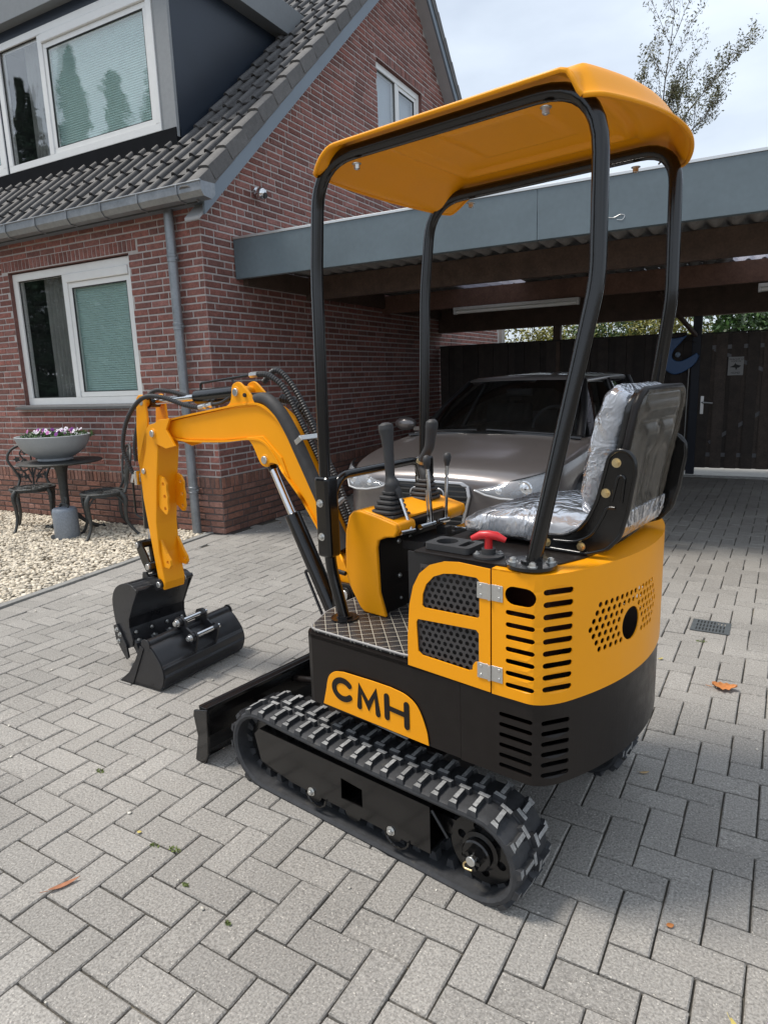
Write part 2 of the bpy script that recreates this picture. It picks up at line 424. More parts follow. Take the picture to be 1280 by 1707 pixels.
# ================================================================== brick walls
HX, HY = -4.27, 4.626
M_mortar = mat('mortar_pale', (0.44, 0.405, 0.385), 0.95, noise=(30, 0.14), bump=(200, 0.0012))
M_mortard = mat('mortar_dark', (0.105, 0.085, 0.08), 0.95, noise=(30, 0.2))
M_brick = mat('red_brick', (0.235, 0.098, 0.080), 0.85, noise=(28, 0.34, 90, 0.26), tone=0.27, bump=(75, 0.007), bump2=(260, 0.0015))
M_brickp = mat('plinth_brick', (0.24, 0.12, 0.09), 0.85, noise=(24, 0.28, 90, 0.2), tone=0.30, bump=(70, 0.006))
house = thing('brick_house', 'red brick house with grey tiled roof, dormer and white framed windows', 'house', (HX, HY, 0))
INV = Matrix.Translation((-HX, -HY, 0))
PRO = 0.006
def brick_mesh(lx, hz):
    mb = MB(); a, b = lx/2, hz/2; d = 0.004
    r = random.Random(int(lx*1000+hz*977))
    j = lambda: r.uniform(-0.0016, 0.0016)
    nx = 4
    front = [(-a+2*a*i/nx, -PRO+r.uniform(-0.0015, 0.001), -b+d+j()) for i in range(nx+1)]+[(a-2*a*i/nx, -PRO+r.uniform(-0.0015, 0.001), b-d+j()) for i in range(nx+1)]
    front = [(max(-a+d, min(a-d, x)), y, z) for x, y, z in front]
    back = [(-a+2*a*i/nx, 0.0, -b) for i in range(nx+1)]+[(a-2*a*i/nx, 0.0, b) for i in range(nx+1)]
    n = len(front)
    vs = front+back
    fs = [tuple(range(n))]+[(i, n+i, n+(i+1) % n, (i+1) % n) for i in range(n)]
    mb.add(vs, [tuple(reversed(f)) for f in fs]); return mb
BR = {}
def brick_variant(kind, length, height):
    key = (round(length/0.105), round(height, 3), kind, random.randrange(3))
    if key not in BR:
        L0 = {0: 0.05}.get(key[0], key[0]*0.11-0.01)
        mb = brick_mesh(L0, height); me = bpy.data.meshes.new('brick'); me.from_pydata(mb.v, [], mb.f); me.materials.append(M_brick if kind == 'r' else M_brickp)
        BR[key] = (mb, me, L0)
    return BR[key]
bricks = []   # (kind, centre world, rotz, length, height, vertical?)
def brick_field(face, s0, s1, z0, z1, reject, kind='r', clipper=None):
    """face 'front': s = x, looks to -y ; face 'gable': s = y, looks to +x"""
    course = 0.0625; row = int(round(z0/course)); z = z0
    while z < z1-0.01:
        hh = 0.0485; s = s0-random.choice((0, 0.055, 0.11, 0.165, 0.22)); s = s0-[0, 0.11, 0.055, 0.165][row % 4]; half = False
        while s < s1:
            ln = 0.21 if random.random() > 0.22 else 0.10
            a, b = max(s, s0), min(s+ln, s1)
            if b-a > 0.03:
                segs = [(a, b)]
                for (h0, h1, zz0, zz1) in reject:
                    if z+0.058 > zz0 and z+0.005 < zz1:
                        ns = []
                        for (p, q) in segs:
                            if q <= h0 or p >= h1: ns.append((p, q))
                            else:
                                if p < h0-0.03: ns.append((p, h0-0.004))
                                if q > h1+0.03: ns.append((h1+0.004, q))
                        segs = ns
                for (p, q) in segs:
                    c = ((p+q)/2, z+0.03125)
                    if clipper and not clipper(*c): continue
                    if face == 'front': bricks.append((kind, Vector((c[0], HY, c[1])), 0.0, q-p, hh))
                    else: bricks.append((kind, Vector((HX, c[0], c[1])), pi/2, q-p, hh))
            s += ln+0.0125
        z += course; row += 1
FW = (-7.02, -5.18, 1.235, 2.625)        # front window x0 x1 z0 z1
GW = (7.93, 9.22, 4.10, 5.24)            # gable window y0 y1 z0 z1
ROW = (0.4375, 0.5375)                   # soldier course of the plinth
brick_field('front', -9.0, HX-0.002, 0.0, ROW[0]-0.005, [], 'p')
brick_field('gable', HY+0.002, 12.4, 0.0, ROW[0]-0.005, [], 'p')
brick_field('front', -9.0, HX-0.002, 0.5475, 2.93, [FW, (-7.12, -5.08, 2.625, 2.736)], 'r')
UL = lambda y: 2.944+0.908*(y-4.67); UR = lambda y: 5.402-0.986*(y-9.966)
brick_field('gable', HY+0.002, 12.4, 0.5475, 6.7, [GW, (7.85, 9.30, 5.24, 5.34)], 'r', lambda y, z: z < UL(y)+0.10 and z < UR(y)+0.05)
for (a, b, z0, kind) in ((-9.0, HX-0.02, ROW[0], 'p'), (-7.12, -5.08, 2.635, 'r')):   # soldier bricks on end
    x = a
    while x < b: bricks.append((kind, Vector((x+0.025, HY, z0+0.05)), 0.0, 0.05, 0.098)); x += 0.0605
for (a, b, z0, kind) in ((HY+0.01, 12.3, ROW[0], 'p'), (7.85, 9.30, 5.25, 'r')):
    x = a
    while x < b: bricks.append((kind, Vector((HX, x+0.025, z0+0.05)), pi/2, 0.05, 0.098)); x += 0.0605
def vis_brick(c):
    if not in_view(c): return False
    return True
bricks.sort(key=lambda t: (0 if vis_brick(t[1]) else 1, (t[1]-Vector((0, 0, 1.4))).length))
rest = {'r': MB(), 'p': MB()}; cnt = {'r': 0, 'p': 0}
for (kind, c, rz, ln, hh) in bricks:
    mb, me, L0 = brick_variant(kind, ln, hh)
    sc = ln/L0; tn = random.random() if random.random() > 0.12 else random.uniform(-0.5, 0)
    loc = c-Vector((HX, HY, 0))
    rot = (0, 0, rz)
    if cnt['r']+cnt['p'] < 296:
        cnt[kind] += 1; piece('brick', me, house, loc, rot, (sc, 1+random.uniform(-.3, .3), 1), tn)
    else:
        Mx = Matrix.Translation(loc) @ Matrix.Rotation(rz, 4, 'Z') @ Matrix.Diagonal((sc, 1+random.uniform(-.3, .3), 1, 1))
        rest[kind].add(mb.v, mb.f, tn, Mx)
stuff(rest['r'].build('brickwork', M_brick, house, fix=False)); stuff(rest['p'].build('plinth_brickwork', M_brickp, house, fix=False))
def hl(mb): return mb
def sheet(face, outer, holes, d, name, material):
    P, F = holed(outer, holes)
    if face == 'front': vs = [(x-HX, d, z) for x, z in P]
    else: vs = [(-d, y-HY, z) for y, z in P]
    return MB().add(vs, F).build(name, material, house, fix=False)
sheet('front', [(-9.0, 0.54), (HX, 0.54), (HX, 3.0), (-9.0, 3.0)], [[(FW[0], FW[2]), (FW[1], FW[2]), (FW[1], FW[3]), (FW[0], FW[3])]], 0.0, 'front_wall', M_mortar)
apex = (8.726, 6.63)
sheet('gable', [(HY, 0.54), (12.5, 0.54), (12.5, 3.0), apex, (HY, 3.0)], [[(GW[0], GW[2]), (GW[1], GW[2]), (GW[1], GW[3]), (GW[0], GW[3])]], 0.0, 'gable_wall', M_mortar)
pl = MB(); pl.add([(-9.0-HX, 0, -.05), (0, 0, -.05), (0, 0, 0.54), (-9.0-HX, 0, 0.54)], [(0, 1, 2, 3)]); pl.add([(0, 0, -.05), (0, 12.5-HY, -.05), (0, 12.5-HY, .54), (0, 0, .54)], [(0, 1, 2, 3)])
pl.build('plinth', M_mortard, house, fix=False)
# far walls of the house, plain
bk = MB().box(-9.0-HX, -8.98-HX, 0.002, 12.5-HY, 0, 3.0).box(-9.0-HX, -0.002, 12.48-HY, 12.5-HY, 0, 3.0)
bk.build('rear_wall', M_brick, house)

# ------------------------------------------------------------------ windows
M_white = mat('white_frame', (0.78, 0.78, 0.76), 0.35, noise=(8, 0.04), coat=0.2)
M_seal = mat('rubber_seal', (0.03, 0.03, 0.03), 0.7)
def panemat(name, tint, refl):
    m = bpy.data.materials.new(name); m.use_nodes = True; t = m.node_tree; t.nodes.clear(); MATS[name] = m
    a = N(t, 'ShaderNodeBsdfTransparent'); a.inputs[0].default_value = (*tint, 1); b = N(t, 'ShaderNodeBsdfGlossy'); b.inputs['Roughness'].default_value = 0.012
    lw0 = N(t, 'ShaderNodeLayerWeight'); lw0.inputs[0].default_value = 0.5; lwp = N(t, 'ShaderNodeMath', operation='POWER'); lwp.inputs[1].default_value = 4.0; t.links.new(lw0.outputs['Facing'], lwp.inputs[0]); lw = N(t, 'ShaderNodeMath', operation='MULTIPLY_ADD'); lw.inputs[1].default_value = 0.9-refl; lw.inputs[2].default_value = refl; t.links.new(lwp.outputs[0], lw.inputs[0]); mx_ = N(t, 'ShaderNodeMixShader'); o = N(t, 'ShaderNodeOutputMaterial')
    n = N(t, 'ShaderNodeTexNoise'); n.inputs['Scale'].default_value = 1.3; bm = N(t, 'ShaderNodeBump'); bm.inputs['Distance'].default_value = 0.004; t.links.new(n.outputs[0], bm.inputs['Height']); t.links.new(bm.outputs[0], b.inputs['Normal'])
    t.links.new(lw.outputs[0], mx_.inputs[0]); t.links.new(a.outputs[0], mx_.inputs[1]); t.links.new(b.outputs[0], mx_.inputs[2]); t.links.new(mx_.outputs[0], o.inputs[0]); return m
M_glass = panemat('window_glass', (0.98, 0.99, 0.985), 0.14)
def blindmat():
    m = mat('teal_blind', (0.50, 0.69, 0.66), 0.8, noise=(3, 0.05)); t = m.node_tree; b = t.nodes['Principled BSDF']
    g_ = N(t, 'ShaderNodeNewGeometry'); wv = N(t, 'ShaderNodeTexWave', wave_type='BANDS', bands_direction='Z'); wv.inputs['Scale'].default_value = 14.0
    bm = N(t, 'ShaderNodeBump'); bm.inputs['Distance'].default_value = 0.008; t.links.new(g_.outputs['Position'], wv.inputs['Vector']); t.links.new(wv.outputs['Fac'], bm.inputs['Height']); t.links.new(bm.outputs[0], b.inputs['Normal'])
    return m
M_blind = blindmat()
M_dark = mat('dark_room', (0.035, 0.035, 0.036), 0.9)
M_curt = mat('curtain', (0.24, 0.24, 0.23), 0.9, noise=(5, 0.15))
def framebox(mb, x0, x1, z0, z1, w_, y0, y1):
    mb.box(x0, x1, y0, y1, z1-w_, z1); mb.box(x0, x1, y0, y1, z0, z0+w_); mb.box(x0, x0+w_, y0, y1, z0+w_, z1-w_); mb.box(x1-w_, x1, y0, y1, z0+w_, z1-w_)
def window(par, x0, x1, z0, z1, yf, split, Mt=None, sashes='LR', headbox=True, curtain=True, fr=0.075):
    """yf: front plane of the frame (local), window looks to -y; split = x of the mullion"""
    f = MB(); framebox(f, x0, x1, z0, z1, fr, yf, yf+0.08); f.box(split-0.035, split+0.035, yf+0.002, yf+0.078, z0+fr, z1-fr)
    win = f.build('window', M_white, par, bevel=0.005)
    if Mt is not None: win.matrix_local = Mt
    sx0, sx1 = split+0.035, x1-fr
    s_ = MB(); zt = z1-fr
    if headbox:
        hb = MB().box(sx0+0.002, sx1-0.002, yf-0.012, yf+0.04, z1-fr-0.085, z1-fr-0.002); hb.build('vent_strip', M_white, win, bevel=0.008); zt -= 0.087
    framebox(s_, sx0+0.002, sx1-0.002, z0+fr+0.002, zt, 0.05, yf+0.012, yf+0.06); s_.build('sash', M_white, win, bevel=0.005)
    sl_ = MB(); framebox(sl_, sx0+0.05, sx1-0.05, z0+fr+0.05, zt-0.048, 0.010, yf+0.016, yf+0.03); sl_.build('seal', M_seal, win)
    MB().box(sx0+0.055, sx1-0.055, yf+0.026, yf+0.030, z0+fr+0.055, zt-0.053).build('pane', M_glass, win)
    MB().box(x0+fr+0.002, split-0.037, yf+0.026, yf+0.030, z0+fr+0.002, z1-fr-0.002).build('pane', M_glass, win)
    sl2 = MB(); framebox(sl2, x0+fr, split-0.035, z0+fr, z1-fr, 0.009, yf+0.018, yf+0.026); sl2.build('seal', M_seal, win)
    MB().box(sx0+0.03, sx1-0.03, yf+0.062, yf+0.066, z0+fr+0.03, zt-0.02).build('blind', M_blind, win)
    if curtain:
        c = MB(); n = 40; xa, xb = x0+fr+0.22, split-0.02
        vs = [(xa+(xb-xa)*i/n, yf+0.16+0.018*sin(i*1.3), z) for z in (z0+0.02, z1-0.02) for i in range(n+1)]
        c.add(vs, [(i, i+1, n+2+i, n+1+i) for i in range(n)]); c.build('curtain', M_curt, win, smooth=180)
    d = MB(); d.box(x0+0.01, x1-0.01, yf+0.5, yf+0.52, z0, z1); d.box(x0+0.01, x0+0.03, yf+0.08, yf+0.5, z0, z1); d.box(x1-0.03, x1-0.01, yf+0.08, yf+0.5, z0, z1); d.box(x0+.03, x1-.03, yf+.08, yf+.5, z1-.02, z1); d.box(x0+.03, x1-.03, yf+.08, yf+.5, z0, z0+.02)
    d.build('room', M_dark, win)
    return win
w1 = window(house, FW[0]-HX, FW[1]-HX, FW[2]+0.0, FW[3]-0.012, 0.045, -6.19-HX)
rv = MB()
rv.box(FW[0]-HX-0.02, FW[0]-HX, 0.001, 0.12, FW[2], FW[3]); rv.box(FW[1]-HX, FW[1]-HX+0.02, 0.001, 0.12, FW[2], FW[3]); rv.box(FW[0]-HX, FW[1]-HX, 0.001, 0.12, FW[3], FW[3]+0.02)
rv.build('reveal', M_brick, house)
M_sill = mat('dark_sill', (0.10, 0.10, 0.10), 0.5, noise=(20, 0.15))
sill_ = MB().prism([(-0.075, -0.04), (-0.075, -0.012), (0.05, 0.004), (0.05, -0.04)], FW[0]-HX-0.09, FW[1]-HX+0.07, 'x', M=Matrix.Translation((0, 0, FW[2]-0.004)))
sill_.build('sill', M_sill, house, bevel=0.003)
MB().prism([(-0.02, -0.04), (-0.02, 0.0), (0.045, 0.0), (0.045, -0.04)], 3, 4, 'x')
# gable window (looks to +x)
Mg = Matrix.Translation((-0.045, GW[0]-HY, 0)) @ Matrix.Rotation(pi/2, 4, 'Z')
w2 = window(house, 0.0, GW[1]-GW[0], GW[2], GW[3]-0.01, 0.0, 0.62, Mt=Mg, headbox=False, curtain=False)
for c in w2.children:
    if c.name.startswith('blind'): bpy.data.objects.remove(c)
M_pale = mat('net_curtain', (0.42, 0.47, 0.52), 0.9)
MB().box(0.06, GW[1]-GW[0]-0.06, 0.09, 0.093, GW[2]+.06, GW[3]-.08).build('net_curtain', M_pale, w2)
rv = MB(); rv.box(-0.12, -0.001, GW[0]-HY-0.02, GW[0]-HY, GW[2], GW[3]); rv.box(-0.12, -0.001, GW[1]-HY, GW[1]-HY+0.02, GW[2], GW[3]); rv.box(-0.12, -.001, GW[0]-HY, GW[1]-HY, GW[3]-0.004, GW[3]+.02)
rv.build('reveal', M_brick, house)

# ------------------------------------------------------------------ roof
M_tile = mat('roof_tile', (0.064, 0.061, 0.060), 0.62, noise=(22, 0.25, 90, 0.18), tone=0.30, spots=(46, 0.70, (0.26, 0.26, 0.22)), bump=(140, 0.0012))
M_tilev = mat('verge_tile', (0.105, 0.100, 0.096), 0.7, noise=(18, 0.2, 90, 0.15), tone=0.15, bump=(140, 0.001))
M_barge = mat('barge_board', (0.155, 0.19, 0.225), 0.45, noise=(4, 0.06))
M_soffit = mat('soffit_board', (0.36, 0.36, 0.36), 0.6, noise=(5, 0.08))
M_zinc = mat('zinc', (0.25, 0.265, 0.28), 0.45, metal=0.6, noise=(9, 0.18, 40, 0.1), nrough=0.1)
SLP = atan2(0.908, 1); TW = 0.1775; GAU = 0.32
roof = MB()
XR = 0.20       # gable overhang (local x of verge)
lz = lambda y: 3.25+0.908*(y-4.716)       # tile surface height at world y
roofl = [(4.40-HY, lz(4.40)-0.05), (8.726-HY, lz(8.726)-0.05), (13.1-HY, lz(8.726)-0.05-0.986*(13.1-8.726))]
a, b, c = roofl
roof.add([(-5.0, a[0], a[1]), (XR-.03, a[0], a[1]), (XR-.03, b[0], b[1]), (-5.0, b[0], b[1]), (XR-.03, c[0], c[1]), (-5.0, c[0], c[1])], [(0, 1, 2, 3), (3, 2, 4, 5)])
roof_o = roof.build('roof_underlay', mat('underlay', (0.03, 0.03, 0.03), 0.9), house, fix=False, solid=0.06)
# one interlocking tile: local x across, y up the slope, z out
def tile_mb():
    mb = MB(); prof = []
    for k in range(7):
        t = pi*k/6; prof.append((0.030-0.030*cos(t), 0.036*sin(t)))
    prof = [(-0.004, 0.004)]+prof+[(0.078, 0.001), (0.13, -0.004), (0.1775, 0.0)]
    n = len(prof); Lt = 0.40; th = 0.014
    vs = [(x, 0, z+th) for x, z in prof]+[(x, Lt, z+th-0.028) for x, z in prof]+[(x, 0.0, z-0.002) for x, z in prof]
    fs = [(i, i+1, n+i+1, n+i) for i in range(n-1)]+[(2*n+i, 2*n+i+1, i+1, i) for i in range(n-1)]
    fs.append((0, n, 2*n))
    mb.add(vs, fs); return mb
tmb = tile_mb(); tme = bpy.data.meshes.new('roof_tile'); tme.from_pydata(tmb.v, [], tmb.f); tme.materials.append(M_tile)
tme.polygons.foreach_set('use_smooth', np.ones(len(tme.polygons), bool)); tme.set_sharp_from_angle(angle=radians(40))
DX = -4.94; DY = 5.15                     # dormer outer corner
ntile = 0; restt = MB()
rows = int((8.72-4.34)/(GAU*cos(SLP)))+1
tl_list = []
for r in range(rows):
    y0 = 4.385+r*GAU*cos(SLP)
    for c in range(0, 29):
        x0 = HX+XR-0.105-TW*(c+1)
        if x0 < -8.9: continue
        if x0+TW*0.5 < DX and (y0+0.1 > DY+0.06) and y0 < 7.0: continue
        tl_list.append((x0, y0, r, c))
tl_list.sort(key=lambda t: (t[0]**2+t[1]**2))
for (x0, y0, r, c) in tl_list:
    loc = (x0-HX, y0-HY, lz(y0)); rot = (SLP+random.gauss(0, 0.006), random.gauss(0, 0.006), random.gauss(0, 0.004))
    tn = random.random()
    if ntile < 290: ntile += 1; piece('roof_tile', tme, house, loc, rot, (1, 1, 1), tn)
    else: restt.add(tmb.v, tmb.f, tn, Matrix.Translation(loc) @ Matrix.Rotation(SLP, 4, 'X'))
if restt.v: stuff(restt.build('roof_tiles_upper', M_tile, house, fix=False))
# verge tiles with a hanging flap
vmb = MB(); pr = [(-0.125, 0.0), (-0.118, 0.028), (-0.10, 0.042), (-0.07, 0.046), (-0.02, 0.040), (0.0, 0.030), (0.004, -0.085)]
n = len(pr); th = 0.016; Lt = 0.36
vs = [(x, 0, z+th) for x, z in pr]+[(x-(0.006 if z < 0 else 0), Lt, z+th-0.022) for x, z in pr]+[(x-0.012, 0, z-0.004) for x, z in pr]
vmb.add(vs, [(i, i+1, n+i+1, n+i) for i in range(n-1)]+[(2*n+i, 2*n+i+1, i+1, i) for i in range(n-1)]+[(n-1, 2*n-1, 3*n-1)])
vme = bpy.data.meshes.new('verge_tile'); vme.from_pydata(vmb.v, [], vmb.f); vme.materials.append(M_tilev)
vme.polygons.foreach_set('use_smooth', np.ones(len(vme.polygons), bool)); vme.set_sharp_from_angle(angle=radians(45))
for r in range(rows):
    y0 = 4.36+r*GAU*cos(SLP); piece('verge_tile', vme, house, (XR, y0-HY, lz(y0)), (SLP, 0, random.gauss(0, 0.004)))
# rear slope verge seen from below
for r in range(14):
    y0 = 8.95+r*GAU*cos(0.78); z0 = lz(8.726)-0.02-0.986*(y0-8.726)
    o = piece('verge_tile', vme, house, (XR, y0-HY+0.2, z0-0.19), (-0.778, 0, 0))
# barge boards + soffits
def rake(y0, y1, zf, lo, hi, x0, x1, name, material):
    mb = MB(); mb.prism([(y0-HY, zf(y0)+lo), (y1-HY, zf(y1)+lo), (y1-HY, zf(y1)+hi), (y0-HY, zf(y0)+hi)], x0, x1, 'x'); return mb.build(name, material, house)
rake(4.50, 8.726, UL, 0.0, 0.235, XR-0.035, XR-0.012, 'barge_board', M_barge)
rake(8.726, 13.0, UR, 0.0, 0.235, XR-0.035, XR-0.012, 'barge_board', M_barge)
rake(4.45, 8.726, UL, 0.004, 0.03, 0.0, XR-0.036, 'soffit', M_soffit)
rake(8.726, 13.0, UR, 0.004, 0.03, 0.0, XR-0.036, 'soffit', M_soffit)
# gutter + brackets
GY = 4.415; GZ = 2.985
gu = MB(); prof = [(-0.075, 0.0), (-0.082, 0.010), (-0.070, 0.004), (-0.068, -0.05), (-0.045, -0.085), (0.03, -0.095), (0.07, -0.06), (0.075, 0.02)]
prof2 = [(-0.075, 0.005), (-0.080, -0.055), (-0.050, -0.097), (0.035, -0.107), (0.082, -0.065), (0.087, 0.02)]
gpoly = [(-0.083, 0.012), (-0.083, -0.058), (-0.052, -0.098), (0.04, -0.108), (0.085, -0.065), (0.085, 0.02), (0.075, 0.02), (0.073, -0.06), (0.03, -0.095), (-0.045, -0.088), (-0.070, -0.05), (-0.070, 0.012)]
gu.prism([(a+GY-HY, b+GZ) for a, b in gpoly], -4.9, XR+0.11, 'x')
gu.prism([(a+GY-HY, b+GZ) for a, b in [(-0.083, 0.012), (-0.083, -0.058), (-0.052, -0.098), (0.04, -0.108), (0.085, -0.065), (0.085, 0.02)]], XR+0.11, XR+0.114, 'x')
gut = gu.build('gutter', M_zinc, house, bevel=0.002)
MB().tube([(-4.9, GY-HY-0.083, GZ+0.014), (XR+0.114, GY-HY-0.083, GZ+0.014)], 0.008, 8).build('gutter_bead', M_zinc, gut)
for k in range(9):
    xx = XR-0.15-k*0.46
    MB().strip([(GY-HY-0.086, GZ+0.012), (GY-HY-0.086, GZ-0.06), (GY-HY-0.054, GZ-0.101), (GY-HY+0.041, GZ-0.111), (GY-HY+0.088, GZ-0.066)], xx-0.009, xx+0.009, -0.004, 'x').build('bracket', M_zinc, gut)
# board under the gutter
MB().box(-4.7, XR-0.036, GY-HY+0.09, -0.002, 2.90, 2.93).build('eaves_soffit', M_barge, house)
# downpipe
PX = -4.553-HX; PY = -0.075
dp = MB(); dp.cyl((PX, PY, -0.03), (PX, PY, 2.9), 0.042, n=20)
dpo = dp.build('downpipe', M_zinc, house, smooth=40)
for z in (0.43, 1.92, 2.50):
    mb = MB(); mb.lathe([(0.043, z-0.035), (0.047, z-0.033), (0.047, z-0.02), (0.044, z-0.018), (0.044, z+0.006), (0.048, z+0.008), (0.048, z+0.026), (0.043, z+0.03)], (PX, PY, 0), 20)
    mb.box(PX+0.04, PX+0.062, PY-0.006, PY+0.006, z-0.014, z+0.004); mb.box(PX-0.01, PX+0.01, PY+0.04, -0.0, z-0.012, z+0.002)
    mb.build('pipe_clip', M_zinc, dpo, smooth=40)
# ------------------------------------------------------------------ dormer
M_navy = mat('navy_panel', (0.018, 0.026, 0.040), 0.35, noise=(3, 0.1))
M_grey = mat('grey_trim', (0.27, 0.28, 0.285), 0.55, noise=(25, 0.08))
dl = lambda x, y: (x-HX, y-HY)
cheek = MB()
yb = 7.1
cheek.prism([(DY-HY+0.04, 3.55), (yb-HY, lz(yb)-0.05), (yb-HY, 5.48), (DY-HY+0.04, 5.49)], DX-HX-0.05, DX-HX, 'x')
cheek.build('dormer_cheek', M_navy, house)
MB().box(DX-HX-0.18, DX-HX+0.004, DY-HY, DY-HY+0.035, 3.72, 5.15).build('dormer_column', M_grey, house, bevel=0.003)
MB().box(-4.9, DX-HX+0.16, 5.04-HY, 7.25-HY, 5.19, 5.50).build('dormer_roof', mat('dormer_fascia', (0.20, 0.215, 0.225), 0.6, noise=(20, 0.06)), house, bevel=0.004)
MB().box(-4.9, DX-HX-0.0, DY-HY+0.0, DY-HY+0.03, 5.08, 5.19).build('dormer_soffit_shadow', M_navy, house)  # dark strip standing in for the shadow under the dormer roof
MB().box(-4.9, DX-HX, DY-HY-0.01, DY-HY+0.05, 3.62, 3.80).build('dormer_apron', mat('lead', (0.008, 0.009, 0.011), 0.9, noise=(10, .2), spec=0.1), house)
window(house, -7.50-HX, -5.125-HX, 3.80, 5.085, DY-HY-0.012, -6.745-HX, headbox=True, fr=0.07)
window(house, -9.0-HX, -7.54-HX, 3.80, 5.085, DY-HY-0.012, -8.2-HX, headbox=True, fr=0.07)
MB().box(-7.54-HX, -7.50-HX, DY-HY, DY-HY+0.05, 3.80, 5.08).build('joint_strip', M_navy, house)
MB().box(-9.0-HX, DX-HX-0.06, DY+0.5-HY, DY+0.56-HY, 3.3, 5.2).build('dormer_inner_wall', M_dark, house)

# security lamp on the gable
lamp = thing('security_light', 'round chrome security light on the brick gable wall', 'light', (HX, 5.405, 3.175))
MB().lathe([(0.0, 0.0), (0.04, 0.0), (0.04, 0.03), (0.02, 0.035)], n=20, axis=Matrix.Rotation(pi/2, 4, 'Y')).build('base', mat('chrome', (0.7, 0.7, 0.7), 0.12, metal=1.0), lamp, smooth=40)
MB().lathe([(0.012, 0.03), (0.045, 0.045), (0.058, 0.075), (0.055, 0.10), (0.035, 0.125), (0.0, 0.13)], n=24, axis=Matrix.Translation((0, 0, -0.01)) @ Matrix.Rotation(radians(100), 4, 'Y')).build('shade', MATS['chrome'], lamp, smooth=60)
MB().lathe([(0.028, 0.128), (0.026, 0.138), (0.0, 0.14)], n=20, axis=Matrix.Translation((0, 0, -0.012)) @ Matrix.Rotation(radians(106), 4, 'Y')).build('lens', M_seal, lamp, smooth=40)
# ================================================================== carport
M_fascia = mat('slate_fascia', (0.118, 0.153, 0.172), 0.38, noise=(1.4, 0.16, 25, 0.06), spots=(60, 0.80, (0.3, 0.33, 0.34)))
M_alu = mat('aluminium_trim', (0.62, 0.63, 0.63), 0.35, metal=0.7)
M_wood = mat('old_brown_timber', (0.085, 0.055, 0.040), 0.75, noise=(7, 0.3, 60, 0.2), bump=(60, 0.002))
M_woodr = mat('red_brown_timber', (0.14, 0.075, 0.052), 0.7, noise=(7, 0.3, 60, 0.2), bump=(60, 0.002))
M_corr = mat('corrugated_sheet', (0.27, 0.26, 0.25), 0.7, noise=(6, 0.25, 50, 0.15))
M_fence = mat('dark_stained_wood', (0.034, 0.025, 0.021), 0.7, noise=(9, 0.35, 70, 0.25), tone=0.3, bump=(70, 0.0015))
M_navypost = mat('blue_black_post', (0.010, 0.014, 0.026), 0.55, noise=(9, 0.2))
CY0, CY1 = 5.034, 9.80
cp = thing('carport', 'flat roofed timber carport with slate grey fascia built against the brick gable', 'carport', (HX, CY0, 0))
cl = lambda x, y, z: (x-HX, y-CY0, z)
for (a, b) in ((HX+0.012, -1.435), (-1.432, 2.2), (2.203, 4.2)):
    mb = MB().box(a-HX, b-HX, 0, 0.02, 2.345, 2.690); mb.box(a-HX, b-HX, 0.02, 0.06, 2.345, 2.352)
    f = mb.build('fascia_panel', M_fascia, cp, bevel=0.002)
MB().box(0.012, 4.2-HX, -0.006, 0.10, 2.6915, 2.712).build('roof_trim', M_alu, cp, bevel=0.002)
# corrugated roof, ridges along y
def wave(x0, x1, y0, y1, z0, z1, name, material, amp=0.027, lam=0.146):
    n = int((x1-x0)/lam*8); n2 = 2
    vs = []
    for j in range(n2+1):
        for i in range(n+1):
            x = x0+(x1-x0)*i/n; y = y0+(y1-y0)*j/n2; vs.append((x-HX, y-CY0, z0+(z1-z0)*j/n2+amp*sin(2*pi*x/lam)))
    fs = [(j*(n+1)+i, j*(n+1)+i+1, (j+1)*(n+1)+i+1, (j+1)*(n+1)+i) for j in range(n2) for i in range(n)]
    return MB().add(vs, fs).build(name, material, cp, smooth=180, solid=0.007, fix=False)
def wood_translucent():
    m = bpy.data.materials.new('milky_roof_light'); m.use_nodes = True; t = m.node_tree; t.nodes.clear()
    a = N(t, 'ShaderNodeBsdfTranslucent'); a.inputs[0].default_value = (0.62, 0.62, 0.66, 1); b = N(t, 'ShaderNodeBsdfTransparent'); b.inputs[0].default_value = (0.8, 0.8, 0.85, 1)
    d = N(t, 'ShaderNodeBsdfDiffuse'); d.inputs[0].default_value = (0.6, 0.58, 0.62, 1)
    m1 = N(t, 'ShaderNodeMixShader'); m1.inputs[0].default_value = 0.35; m2 = N(t, 'ShaderNodeMixShader'); m2.inputs[0].default_value = 0.25; o = N(t, 'ShaderNodeOutputMaterial')
    t.links.new(a.outputs[0], m1.inputs[1]); t.links.new(b.outputs[0], m1.inputs[2]); t.links.new(m1.outputs[0], m2.inputs[1]); t.links.new(d.outputs[0], m2.inputs[2]); t.links.new(m2.outputs[0], o.inputs[0])
    return m
M_clear = wood_translucent()
RZ = lambda y: 2.525-0.012*(y-5.05)
def roofsheet(x0, x1, y0, y1, material, nm='roof_sheet', dz=0.0): wave(x0, x1, y0, y1, RZ(y0)+dz, RZ(y1)+dz, nm, material)
